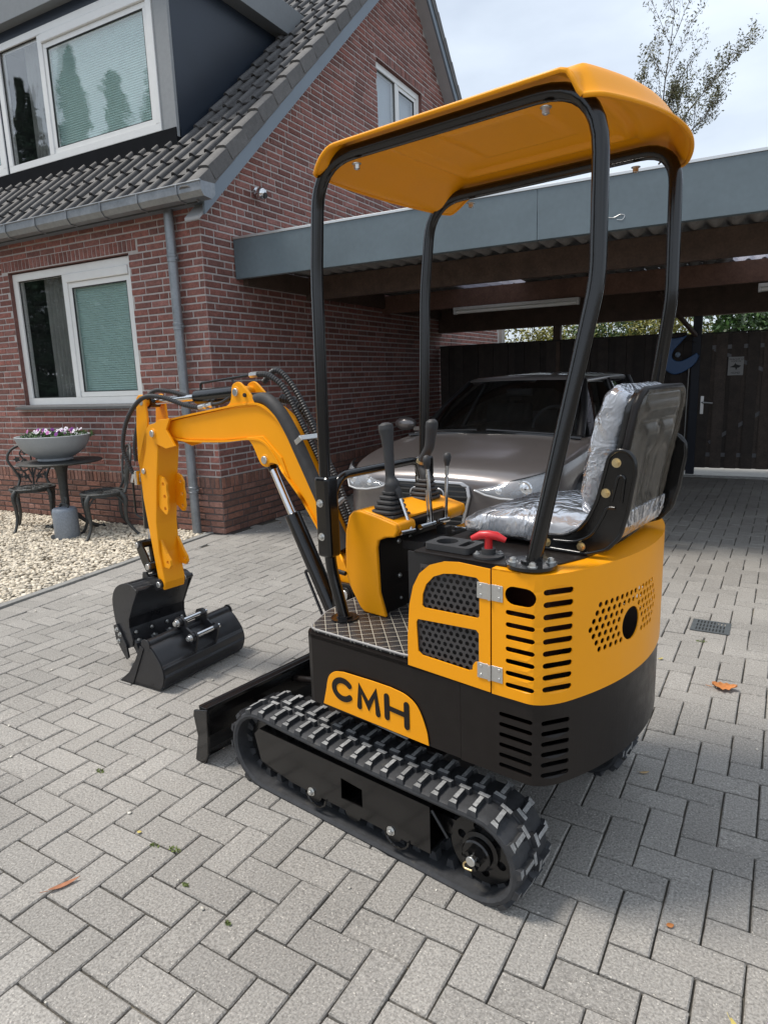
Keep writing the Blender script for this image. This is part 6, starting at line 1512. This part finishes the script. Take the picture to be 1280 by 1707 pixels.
for (x, w_, z0, zt) in ST_:
    sec = [(0.0, z0-0.0), (w_*0.86, z0), (w_*0.965, z0+0.05), (w_*0.995, z0+0.16), (w_*1.0, 0.44), (w_*0.992, 0.56), (w_*0.985, min(0.66, zt-0.05)), (w_*0.965, zt-0.022), (w_*0.90, zt+0.002), (w_*0.80, zt+0.006 if x > -1.0 else zt), (w_*0.74, zt+0.018), (w_*0.45, zt+0.036), (0.0, zt+0.044)]
    K = len(sec)
    for (y, z) in sec: vs.append((x, y, z))
    for (y, z) in sec[1:-1][::-1]: vs.append((x, -y, z))
n = 2*K-2
fs = [(i*n+j, i*n+(j+1) % n, (i+1)*n+(j+1) % n, (i+1)*n+j) for i in range(len(ST_)-1) for j in range(n)]+[tuple(range(n-1, -1, -1)), tuple(range((len(ST_)-1)*n, len(ST_)*n))]
body = MB().add(vs, fs).build('body', M_car, car, smooth=45, sub=2)
for v in ():
    pass
def fx(y, z):     # nose surface x at lateral y and height z
    y = abs(y); best = 0.0
    for (a, b) in zip(ST_[:-1], ST_[1:]):
        if a[1]*0.985 <= y <= b[1]*0.985: best = a[0]+(b[0]-a[0])*(y-a[1]*.985)/((b[1]-a[1])*.985)
    if y > 0.84: best = -0.45
    zz = 0.0
    for (a, b) in zip(ST_[:-1], ST_[1:]):
        if a[3] <= z <= b[3]: zz = a[0]+(b[0]-a[0])*(z-a[3])/(b[3]-a[3])
    return min(best, zz)
# greenhouse
belt = [(-0.955, 0.0), (-0.965, 0.22), (-1.00, 0.44), (-1.10, 0.66), (-1.20, 0.735), (-1.55, 0.775), (-2.2, 0.79), (-2.9, 0.775), (-3.45, 0.70), (-3.72, 0.52), (-3.80, 0.0)]
roofr = [(-1.60, 0.0), (-1.61, 0.16), (-1.64, 0.33), (-1.72, 0.50), (-1.80, 0.535), (-2.0, 0.56), (-2.4, 0.575), (-2.9, 0.565), (-3.20, 0.52), (-3.38, 0.40), (-3.43, 0.0)]
def ring(r, z, zc=0.0, off=0.0):
    h = [(x, y, z+zc*(1-(y/0.8)**2)) for x, y in r]; return h+[(x, -y, zz) for x, y, zz in h[1:-1][::-1]]
b0 = ring(belt, 0.892, 0.035); b1 = ring(roofr, 1.312, 0.03); m_ = [tuple((Vector(a)*0.5+Vector(b)*0.5)+Vector((0.018 if i < 5 or i > len(b0)-5 else 0, 0, 0))+Vector((0, math.copysign(0.02, a[1]) if abs(a[1]) > .6 else 0, 0.012))) for i, (a, b) in enumerate(zip(b0, b1))]
n = len(b0)
MB().add(b0+m_+b1, [(i, (i+1) % n, n+(i+1) % n, n+i) for i in range(n)]+[(n+i, n+(i+1) % n, 2*n+(i+1) % n, 2*n+i) for i in range(n)]).build('window_glass', M_cglass, car, smooth=50)
rr = []; rz = [(1.0, 1.312, 1.0), (0.985, 1.333, 1.0), (0.90, 1.349, 1.0), (0.6, 1.365, 1.0), (0.3, 1.373, 1)]
vs = []
for (k, z, _) in rz:
    for (x, y, zz) in ring(roofr, z, 0.03): vs.append((-2.45+(x+2.45)*k, y*k*1.012, zz))
fs = [(i*n+j, i*n+(j+1) % n, (i+1)*n+(j+1) % n, (i+1)*n+j) for i in range(len(rz)-1) for j in range(n)]+[tuple(range((len(rz)-1)*n, len(rz)*n))]
MB().add(vs, fs).build('roof', M_car, car, smooth=60)
for s in (1, -1):
    MB().tube(smoothpath([(-1.13, s*0.70, 0.90), (-1.45, s*0.625, 1.12), (-1.77, s*0.525, 1.319)], 6), [0.032]*13, 10).build('pillar', M_carblk, car, smooth=60)
    MB().tube(smoothpath([(-1.77, s*0.53, 1.323), (-2.3, s*0.58, 1.342), (-2.9, s*0.57, 1.337), (-3.3, s*0.47, 1.319)], 6), 0.022, 10).build('roof_rail', M_silver, car, smooth=60)
    MB().tube([(-2.15, s*0.792, 0.90), (-2.28, s*0.585, 1.327)], 0.028, 8).tube([(-3.05, s*0.75, 0.92), (-3.2, s*0.53, 1.327)], 0.05, 8).build('pillar', M_carblk, car, smooth=60)
    MB().tube([(-1.2, s*0.80, 0.905), (-2.2, s*0.81, 0.912), (-3.2, s*0.78, 0.935)], 0.010, 8).build('belt_strip', M_silver, car, smooth=60)
    # mirror
    mi = MB(); vs = []; fs = []
    n1, n2 = 10, 14
    for i in range(n1+1):
        a_ = pi*i/n1
        for j in range(n2):
            p_ = 2*pi*j/n2; vs.append((-1.30+0.055*sin(a_)*cos(p_)*(1.3 if cos(p_) > 0 else 0.6), s*(0.955+0.11*cos(a_)), 0.985+0.062*sin(a_)*sin(p_)))
    fs = [(i*n2+j, i*n2+(j+1) % n2, (i+1)*n2+(j+1) % n2, (i+1)*n2+j) for i in range(n1) for j in range(n2)]
    mi.add(vs, fs).box(-1.33, -1.29, s*0.78, s*0.87, 0.925, 0.96); mi.build('mirror', M_car, car, smooth=60)
    # wheels + arches
    for xw in (-0.80, -3.27):
        MB().cyl((xw, s*0.60, 0.335), (xw, s*0.872, 0.335), 0.365, n=36).build('wheel_arch', M_carblk, car, smooth=40)
        wh = MB().lathe([(0.20, -0.09), (0.29, -0.10), (0.312, -0.07), (0.315, 0.0), (0.312, 0.07), (0.29, 0.098), (0.215, 0.09)], (xw, s*0.79, 0.315), 40, Matrix.Rotation(-s*pi/2, 4, 'X'), caps=False).build('wheel', M_tyre, car, smooth=60)
        rm = MB(); rm.lathe([(0.215, 0.088), (0.20, 0.092), (0.192, 0.07), (0.185, 0.02), (0.0, 0.02)], (xw, s*0.79, 0.315), 40, Matrix.Rotation(-s*pi/2, 4, 'X'), caps=False)
        for k in range(5):
            a_ = 2*pi*k/5+0.3; d_ = Vector((cos(a_), 0, sin(a_))); t_ = Vector((-sin(a_), 0, cos(a_)))
            c0 = Vector((xw, s*(0.79+0.075), 0.315)); P_ = [c0+d_*0.03-t_*0.028, c0+d_*0.03+t_*0.028, c0+d_*0.19+t_*0.018, c0+d_*0.19-t_*0.018]
            o_ = Vector((0, s*0.02, 0)); rm.add(P_+[p+o_ for p in P_], [(0, 1, 2, 3), (4, 5, 6, 7), (0, 1, 5, 4), (1, 2, 6, 5), (2, 3, 7, 6), (3, 0, 4, 7)])
        rm.cyl((xw, s*0.86, 0.315), (xw, s*0.892, 0.315), 0.045, n=20); rm.build('rim', M_rim, wh, smooth=40)
# door seams on both sides
for s in (1, -1):
    for xs in (-1.18, -2.12, -3.0):
        MB().box(xs-0.003, xs+0.003, s*0.862, s*0.8725, 0.28, 0.88).build('door_gap', M_carblk, car)
    MB().box(-2.05, -1.9, s*0.868, s*0.885, 0.80, 0.825).build('door_handle', M_car, car, bevel=0.005)
    MB().box(-2.9, -1.0, s*0.862, s*0.876, 0.19, 0.25).build('sill', M_carblk, car, bevel=0.006)
# grille
gx_ = 0.012
outer = [(y, z+0.012) for y, z in [(-0.235, 0.262), (-0.262, 0.36), (-0.322, 0.60), (-0.306, 0.665), (-0.255, 0.692), (0.255, 0.692), (0.306, 0.665), (0.322, 0.60), (0.262, 0.36), (0.235, 0.262)]]
def gxz(z): return 0.034-0.020*max(0, (z-0.58)/0.11)
inner = [(y*0.935, 0.475+(z-0.475)*0.925) for y, z in outer]
P, F = holed(outer, [inner]); MB().add([(gxz(z), y, z) for y, z in P], F).build('grille_frame', M_silver, car, solid=0.022, bevel=0.003)
MB().add([(gxz(z)-0.012, y, z) for y, z in inner], [tuple(range(len(inner)))]).build('grille', M_carblk, car)
for k in range(12):
    z = 0.30+k*0.0335; hw = 0.232+(z-0.262)*0.20 if z < 0.61 else 0.29
    if 0.415 < z < 0.52: pass
    MB().box(gxz(z)-0.010, gxz(z)+0.002, -hw, hw, z, z+0.008).build('slat', M_silver if False else mat('slat_grey', (0.10, 0.10, 0.10), 0.35, metal=0.6), car)
for k in range(4):
    c_ = (-0.092+k*0.0615)
    MB().tube([(gxz(0.61)+0.008, c_+0.038*cos(2*pi*i/24), 0.615+0.038*sin(2*pi*i/24)) for i in range(25)], 0.0052, 8, caps=False).build('ring_emblem', M_silver, car, smooth=60)
# lower intakes
for s in (1, -1):
    pts = [(0.40, 0.26), (0.42, 0.40), (0.66, 0.43), (0.70, 0.33), (0.62, 0.25)]
    if s < 0: pts = pts[::-1]
    MB().add([(fx(abs(y), z)+0.012, s*y, z) for y, z in pts], [tuple(range(5))]).build('intake', M_carblk, car, solid=0.01)
    # headlight
    up = [(0.345, 0.655), (0.45, 0.688), (0.56, 0.712), (0.66, 0.735), (0.74, 0.757), (0.80, 0.775), (0.822, 0.780)]
    lo = [(0.340, 0.648), (0.42, 0.622), (0.52, 0.604), (0.62, 0.600), (0.71, 0.608), (0.785, 0.645), (0.826, 0.725)]
    xs_u = [-0.035, -0.045, -0.06, -0.09, -0.15, -0.235, -0.30]; xs_l = [-0.012, -0.005, -0.008, -0.022, -0.06, -0.15, -0.285]
    gv = []; nn_ = 5
    for j in range(nn_+1):
        t = j/nn_
        for i in range(7): gv.append((xs_l[i]*(1-t)+xs_u[i]*t+0.022+0.018*sin(pi*t), s*(lo[i][0]*(1-t)+up[i][0]*t), lo[i][1]*(1-t)+up[i][1]*t))
    gf = [(j*7+i, j*7+i+1, (j+1)*7+i+1, (j+1)*7+i) for j in range(nn_) for i in range(6)]
    hl_ = MB().add([(x-0.022, y, z) for x, y, z in gv], gf).build('headlight', mat('headlight_bowl', (0.16, 0.16, 0.17), 0.25, metal=0.6), car, smooth=60)
    MB().add(gv, gf).build('lens', mat('headlight_glass', (0.8, 0.85, 0.9), 0.02, alpha=0.20, spec=1.0, ior=1.8), hl_, smooth=60)
    MB().tube([(xs_l[i]+0.016, s*lo[i][0], lo[i][1]+0.006) for i in range(7)], 0.006, 8).build('daylight_strip', mat('white_lightguide', (0.6, 0.6, 0.6), 0.3), hl_, smooth=60)
    for (y, z, x, r_) in ((0.505, 0.652, -0.012, 0.040), (0.665, 0.672, -0.045, 0.046)):
        MB().lathe([(r_*1.15, -0.004), (r_, 0.006), (r_*0.75, 0.004), (r_*0.5, 0.014), (0.0, 0.022)], (x-0.010, s*y, z), 20, Matrix.Rotation(pi/2, 4, 'Y')).build('reflector', M_chr, hl_, smooth=50)
    MB().tube([(xs_u[i]+0.006, s*up[i][0], up[i][1]) for i in range(7)], 0.007, 6).build('rim', M_carblk, hl_, smooth=60)
# hood gap, wipers, cabin
MB().tube(smoothpath([(-1.0, y*1.0, 0.908+0.03*(1-(y/0.8)**2)) for y in (-0.74, -0.4, 0, 0.4, 0.74)], 5), 0.014, 6).build('cowl_gap', M_carblk, car)
for (a, b) in (((-0.995, 0.55, 0.94), (-1.00, -0.02, 0.965)), ((-0.985, -0.10, 0.965), (-1.04, -0.60, 0.945))): MB().tube([a, b], 0.008, 6).build('wiper', M_carblk, car)
cab = MB().box(-1.35, -0.98, -0.66, 0.66, 0.80, 0.875).box(-3.6, -1.0, -0.66, 0.66, 0.40, 0.42); cab.build('dashboard', mat('cabin_dark', (0.03, 0.03, 0.031), 0.8), car, bevel=0.02)
MB().tube([(-1.52-0.05*sin(a), 0.36+0.185*cos(a), 0.955+0.165*sin(a)) for a in [2*pi*i/28 for i in range(29)]], 0.014, 8, caps=False).build('steering_wheel', mat('wheel_grey', (0.05, 0.05, 0.05), 0.5), car, smooth=60)
MB().box(-1.28, -1.12, -0.26, -0.08, 0.876, 0.880).build('paper', mat('pale_paper', (0.32, 0.36, 0.35), 0.8), car)
for y in (-0.36, 0.36):
    MB().box(-2.25, -1.80, y-0.24, y+0.24, 0.42, 0.62).prism([(-2.28, 0.55), (-2.14, 0.60), (-2.28, 1.12), (-2.38, 1.10)], y-0.23, y+0.23, 'y').box(-2.42, -2.33, y-0.12, y+0.12, 1.14, 1.30).build('seat', MATS['cabin_dark'], car, bevel=0.03)
MB().box(-1.66, -1.63, -0.12, 0.12, 1.21, 1.27).build('inner_mirror', M_carblk, car, bevel=0.01)

# ================================================================== garden table, chairs, planter
M_iron = mat('cast_iron_grey', (0.050, 0.052, 0.050), 0.5, metal=0.25, noise=(35, 0.35), bump=(60, 0.003))
tab = thing('garden_table', 'round cast iron bistro table against the plinth, holding the flower bowl', 'table', (-5.90, 4.16, 0))
MB().lathe([(0.0, 0.69), (0.36, 0.692), (0.385, 0.70), (0.388, 0.708), (0.38, 0.714), (0.0, 0.716)], n=48).build('table_top', M_iron, tab, smooth=40)
MB().lathe([(0.035, 0.17), (0.045, 0.20), (0.038, 0.26), (0.040, 0.40), (0.044, 0.52), (0.050, 0.60), (0.068, 0.66), (0.075, 0.69)], n=20).build('column', M_iron, tab, smooth=60)
for k in range(3):
    a_ = radians(-60+120*k); d_ = Vector((cos(a_), sin(a_), 0))
    MB().tube(smoothpath([d_*0.02+Vector((0, 0, 0.22)), d_*0.08+Vector((0, 0, 0.17)), d_*0.17+Vector((0, 0, 0.085)), d_*0.26+Vector((0, 0, 0.03)), d_*0.31+Vector((0, 0, 0.015)), d_*0.34+Vector((0, 0, 0.025))], 5), [0.026]*8+[0.02]*8+[0.018]*8+[0.024]*2, 10).build('leg', M_iron, tab, smooth=60)
bw = thing('planter_bowl', 'wide grey bowl planter of pink and white pansies on the table', 'planter', (-5.93, 4.14, 0.716))
M_bowl = mat('grey_bowl', (0.31, 0.33, 0.345), 0.6, noise=(120, 0.12, 9, 0.06))
MB().lathe([(0.0, 0.0), (0.15, 0.0), (0.165, 0.012), (0.155, 0.03), (0.20, 0.055), (0.27, 0.105), (0.31, 0.165), (0.332, 0.225), (0.338, 0.245), (0.330, 0.250), (0.318, 0.245), (0.29, 0.20), (0.0, 0.20)], n=56, caps=False).build('bowl', M_bowl, bw, smooth=50)
MB().lathe([(0.0, 0.222), (0.30, 0.218)], n=30, caps=False).build('compost', M_soil, bw)
fol = [((random.uniform(-.22, .22), random.uniform(-.22, .22), 0.25), (0.10, 0.10, 0.035), 0.06) for k in range(16)]
stuff(leaf_cloud(900, fol, 0.016, 'foliage', mat('pansy_leaf', (0.055, 0.115, 0.03), 0.5, tone=0.5), bw))
M_pet = [mat('petal_pink', (0.62, 0.22, 0.50), 0.6), mat('petal_white', (0.80, 0.76, 0.80), 0.6), mat('petal_violet', (0.22, 0.04, 0.26), 0.6)]
k = 0
for i in range(34):
    a_ = random.uniform(0, 2*pi); r_ = 0.27*sqrt(random.random()); fl_ = MB(); tilt = Matrix.Translation((r_*cos(a_), r_*sin(a_), 0.275+random.uniform(-.01, .025))) @ Matrix.Rotation(radians(random.uniform(40, 80)), 4, Vector((random.uniform(0.4, 1), random.uniform(-.4, .4), 0))) @ Matrix.Rotation(random.uniform(0, 6), 4, 'Z')
    for p_ in range(5):
        b_ = 2*pi*p_/5; c_ = (0.011*cos(b_), 0.011*sin(b_)); fl_.add([(c_[0]+0.0115*cos(q*pi/3), c_[1]+0.0115*sin(q*pi/3), 0.001*p_) for q in range(6)], [tuple(range(6))], None, tilt)
    f_ = fl_.build('flower', M_pet[random.choice((0, 0, 1, 1, 2))], bw); k += 1
    MB().add([(0.006*cos(q*pi/3), 0.006*sin(q*pi/3), 0.006) for q in range(6)], [tuple(range(6))], None, tilt).build('flower_eye', M_pet[2], f_)
def iron_chair(x, y, rz, label):
    """local: faces +x, seat 0.42 high"""
    t = thing('iron_chair', label, 'chair', (x, y, 0), rz, 'cast iron chairs by the table')
    se = MB()
    ring_ = [(0.195*cos(2*pi*i/36)*(1.0), 0.205*sin(2*pi*i/36)*(1+0.06*cos(2*pi*i/36)), 0.425) for i in range(37)]
    se.tube(ring_, 0.013, 8, caps=False).tube([(p[0]*0.97, p[1]*0.97, p[2]-0.02) for p in ring_], 0.009, 6, caps=False)
    for k in range(9):
        a_ = 2*pi*k/9; c_, s_ = cos(a_), sin(a_)
        se.tube(smoothpath([(0.02*c_, 0.02*s_, 0.425), (0.09*cos(a_+0.35), 0.09*sin(a_+0.35), 0.428), (0.15*cos(a_-0.1), 0.15*sin(a_-0.1), 0.427), (0.195*c_, 0.2*s_, 0.425)], 4), 0.009, 6)
        se.tube([(0.11*cos(a_+0.2)+0.028*cos(q), 0.11*sin(a_+0.2)+0.028*sin(q), 0.427) for q in [2*pi*i/9 for i in range(10)]], 0.007, 5, caps=False)
        se.prism([(0.13*cos(a_+0.35)+0.032*cos(q)*(1 if i % 2 else 0.5), 0.13*sin(a_+0.35)+0.032*sin(q)*(1 if i % 2 else 0.5)) for i, q in enumerate([2*pi*j/8 for j in range(8)])], 0.421, 0.429, 'z')
    se.build('seat', M_iron, t, smooth=50)
    for (sx, sy) in ((1, 1), (1, -1), (-1, 1), (-1, -1)):
        px_, py_ = sx*0.135, sy*0.14; q = 0.055 if sx > 0 else 0.10
        P_ = smoothpath([(px_, py_, 0.425), (px_+sx*0.035, py_+sy*0.03, 0.36), (px_+sx*0.025, py_+sy*0.02, 0.25), (px_+sx*q*0.35, py_+sy*0.02, 0.14), (px_+sx*q*0.9, py_+sy*0.04, 0.05), (px_+sx*(q+0.02), py_+sy*0.055, 0.012)], 5)
        lg_ = MB().tube(P_, [0.024-0.010*min(1, i/18) for i in range(len(P_)-2)]+[0.016, 0.019], 10)
        lg_.tube(smoothpath([(px_*0.35, py_*0.9, 0.405), (px_*0.8, py_*1.05, 0.385), (px_+sx*0.025, py_+sy*0.02, 0.31)], 4), 0.008, 6)
        for k in range(3): lg_.prism([(0.03*cos(q_)*(1 if i % 2 else .5), 0.02*sin(q_)*(1 if i % 2 else .5)) for i, q_ in enumerate([2*pi*j/8 for j in range(8)])], -0.006, 0.006, 'x', M=Matrix.Translation((px_+sx*0.03, py_+sy*0.02, 0.37-0.035*k)) @ Matrix.Rotation(atan2(sy, sx), 4, 'Z'))
        lg_.build('leg', M_iron, t, smooth=50)
    bk_ = MB()
    fr_ = smoothpath([(-0.17, 0.15, 0.42), (-0.205, 0.125, 0.50), (-0.215, 0.165, 0.60), (-0.235, 0.215, 0.70), (-0.255, 0.185, 0.79), (-0.27, 0.10, 0.84), (-0.275, 0.0, 0.855), (-0.27, -0.10, 0.84), (-0.255, -0.185, 0.79), (-0.235, -0.215, 0.70), (-0.215, -0.165, 0.60), (-0.205, -0.125, 0.50), (-0.17, -0.15, 0.42)], 5)
    bk_.tube(fr_, 0.013, 8)
    def bp_(y, z): return (-0.19-0.20*(z-0.45)-0.01, y, z)
    for s in (1, -1):
        bk_.tube(smoothpath([bp_(s*0.02, 0.45), bp_(s*0.06, 0.54), bp_(s*0.11, 0.62), bp_(s*0.06, 0.70), bp_(s*0.02, 0.62), bp_(s*0.07, 0.58), bp_(s*0.15, 0.60)], 4), 0.008, 6)
        bk_.tube(smoothpath([bp_(0, 0.50), bp_(s*0.05, 0.66), bp_(s*0.10, 0.76), bp_(s*0.03, 0.83)], 4), 0.008, 6)
        for (yy, zz) in ((0.05, 0.77), (0.13, 0.70), (0.06, 0.52), (0.12, 0.53)):
            bk_.prism([(0.038*cos(q_)*(1 if i % 2 else .55), 0.038*sin(q_)*(1 if i % 2 else .55)) for i, q_ in enumerate([2*pi*j/10 for j in range(10)])], -0.005, 0.005, 'x', M=Matrix.Translation(bp_(s*yy, zz)))
    bk_.tube([bp_(0, 0.43), bp_(0, 0.85)], 0.009, 6); bk_.build('backrest', M_iron, t, smooth=50)
    return t
iron_chair(-6.36, 4.14, radians(-38), 'cast iron garden chair left of the table, its leafy backrest facing us')
iron_chair(-5.35, 4.18, radians(-122), 'cast iron garden chair right of the table, seen from the side')
pot = thing('lidded_pot', 'small blue grey cylindrical pot standing on the gravel before the table', 'pot', (-5.66, 3.97, 0))
MB().lathe([(0.0, 0.0), (0.105, 0.0), (0.112, 0.01), (0.112, 0.26), (0.106, 0.285), (0.09, 0.295), (0.0, 0.30)], n=36).build('pot_body', mat('blue_grey_glaze', (0.22, 0.25, 0.29), 0.45, noise=(70, 0.25)), pot, smooth=45)
MB().tube(smoothpath([(-0.06, 0, 0.30), (-0.03, 0.0, 0.33), (0.03, 0, 0.33), (0.06, 0, 0.30)], 4), 0.012, 8).tube(smoothpath([(0.03, 0.0, 0.32), (0.05, 0, 0.37), (0.03, 0, 0.40)], 4), 0.010, 8).build('handle', M_iron, pot, smooth=50)

# ================================================================== drain, leaves, weeds
dg_ = thing('drain_grate', 'small square grey drain grate set into the paving at the right', 'drain', (-0.107, 3.855, 0.0), radians(-2.5))
P, F = holed([(-0.095, -0.09), (0.095, -0.09), (0.095, 0.09), (-0.095, 0.09)], [slot(x, y, 0.009, 0.045, 3) if False else [(x-0.004, y-0.020), (x+0.004, y-0.020), (x+0.004, y+0.020), (x-0.004, y+0.020)] for x in [-0.066+0.0165*k for k in range(9)] for y in (-0.055, 0.0, 0.055)])
MB().add([(x, y, 0.0055) for x, y in P], F).build('grate', mat('drain_grey', (0.085, 0.095, 0.10), 0.6, noise=(30, .2)), dg_, solid=0.004)
MB().box(-0.094, 0.094, -0.089, 0.089, 0.0008, 0.0012).build('shaft', M_seal, dg_)
M_lf = [mat('leaf_orange', (0.52, 0.20, 0.06), 0.6, noise=(60, .3)), mat('leaf_brown', (0.36, 0.15, 0.075), 0.65, noise=(60, .3)), mat('leaf_yellow', (0.52, 0.42, 0.12), 0.6, noise=(60, .3)), mat('leaf_tan', (0.50, 0.34, 0.17), 0.65, noise=(60, .3))]
def leaf(x, y, ln, wd, rz, mi, label, curl=0.3, maple=False):
    mb = MB(); n = 8; vs = []
    for i in range(n+1):
        t = i/n; w_ = wd*sin(pi*min(1, t*0.96+0.04))**0.8*(1-0.25*t)
        if maple: w_ *= (1.0+0.55*(i % 2))
        z = 0.003+curl*ln*(0.5*(2*t-1)**2)*0.5
        vs += [(ln*(t-0.5), -w_/2, z+curl*wd*0.35), (ln*(t-0.5), 0, z), (ln*(t-0.5), w_/2, z+curl*wd*0.30)]
    fs = [(i*3+j, i*3+j+1, (i+1)*3+j+1, (i+1)*3+j) for i in range(n) for j in range(2)]
    mb.add(vs, fs); mb.tube([(-ln*0.5, 0, 0.006), (-ln*0.75, ln*0.04, 0.010)], ln*0.012, 5)
    o = mb.build('fallen_leaf', M_lf[mi], None, smooth=60, solid=0.0006); o.location = (x, y, 0.002); o.rotation_euler = (0, 0, rz); return tag(o, label, 'leaf', 'leaves fallen on the paving')
leaf(-0.015, 3.08, 0.10, 0.065, 0.15, 0, 'curled orange maple leaf lying right of the machine', 0.55, True)
leaf(-1.635, 0.993, 0.085, 0.020, 1.15, 1, 'long narrow brown leaf on the paving at lower left', 0.25)
leaf(-0.24, 2.27, 0.035, 0.014, 0.6, 3, 'small tan leaf on shaded paving behind the tail', 0.2)
leaf(-0.09, 1.60, 0.020, 0.018, 0.6, 0, 'tiny orange leaf scrap in the shaded bottom right', 0.2)
leaf(0.07, 1.36, 0.06, 0.018, -0.9, 2, 'thin curled yellow leaf near the bottom right corner', 0.5)
leaf(0.03, 1.33, 0.032, 0.022, 0.3, 2, 'small yellow leaf at the bottom edge on the right', 0.3)
leaf(-1.62, 1.25, 0.016, 0.014, 0.3, 2, 'tiny yellow petal on the paving at the left', 0.2)
leaf(-2.55, 3.75, 0.06, 0.04, 0.3, 3, 'pale dry leaf on the paving beyond the buckets', 0.4)
leaf(-3.35, 5.05, 0.09, 0.05, 0.9, 1, 'brown leaf lying by the brick gable wall', 0.5)
leaf(-2.9, 5.6, 0.10, 0.06, 0.2, 2, 'yellowish leaf beside the front corner of the car', 0.5, True)
leaf(-0.85, 6.9, 0.08, 0.05, 0.5, 1, 'brown leaf in the carport shade beside the car', 0.5, True)
leaf(-0.30, 3.30, 0.030, 0.016, 0.9, 2, 'small yellow green leaf left of the orange leaf', 0.3)
M_moss = mat('joint_moss', (0.16, 0.20, 0.06), 0.8, tone=0.5)
wd_ = []
for (x, y, r_) in ((-1.46, 1.245, 0.030), (-1.53, 1.23, 0.022), (-2.03, 1.43, 0.028), (-1.32, 1.15, 0.014), (-1.12, 1.10, 0.012), (-0.14, 3.62, 0.035), (-2.2, 4.9, 0.06), (-3.1, 5.8, 0.14), (-3.3, 5.5, 0.10), (-4.0, 5.6, 0.08)):
    wd_.append(((x, y, 0.003), (r_*0.8, r_*0.3, 0.005), 0.1))
mo = leaf_cloud(520, wd_, 0.005, 'joint_weeds', M_moss); tag(stuff(mo), 'little green weeds and moss growing in the paving joints', 'weeds')
# brown leaf litter in the corner by the car
def area_litter(n):
    p = np.column_stack([rng.uniform(-4.1, -3.0, n), rng.uniform(5.2, 9.3, n), np.zeros(n)]); return p[p[:, 0] < -4.15+0.35*rng.random(len(p))+0.25]
tag(stones(260, area_litter, (0.006, 0.018), 'leaf_litter', mat('litter_brown', (0.16, 0.11, 0.06), 0.9, tone=0.5), 0.4), 'dry brown leaf litter along the foot of the gable wall', 'leaf litter')
# conifers across the street, behind the camera: they show in the window panes
def conifer(x, y, h, r, label):
    t = thing('conifer_tree', label, 'tree', (x, y, 0), random.uniform(0, 6), 'conifers across the street')
    MB().tube([(0, 0, 0), (0, 0, h)], [0.22, 0.03], 8).build('trunk', MATS['bark'], t)
    bx = []
    k = 0; z = 0.6
    while z < h:
        rr = r*(1-z/h)+0.15
        for q in range(7):
            a_ = random.uniform(0, 2*pi); d_ = rr*random.uniform(0.5, 1.0); bx.append(((cos(a_)*d_*0.6, sin(a_)*d_*0.6, z-0.15*d_), (0.5*d_+0.1, 0.5*d_+0.1, 0.26), 0.0045))
        z += 0.34
    leaf_cloud(15000, bx, 0.13, 'crown', mat('conifer_needles', (0.040, 0.075, 0.040), 0.7, tone=0.5), t)
for (x, y, h, r, lb) in ((-27.6, -9.6, 13.9, 3.6, 'conifer farthest left in the row across the street'), (-25.9, -10.7, 15.3, 3.4, 'conifer left of the tallest one across the street'), (-24.4, -11.6, 14.4, 3.4, 'short conifer in the middle of the row across the street'),
      (-22.9, -12.7, 15.8, 3.5, 'tallest dark conifer across the street, mirrored in the dormer pane'), (-21.2, -13.7, 14.3, 3.6, 'conifer farthest right in the row across the street')): conifer(x, y, h, r, lb)
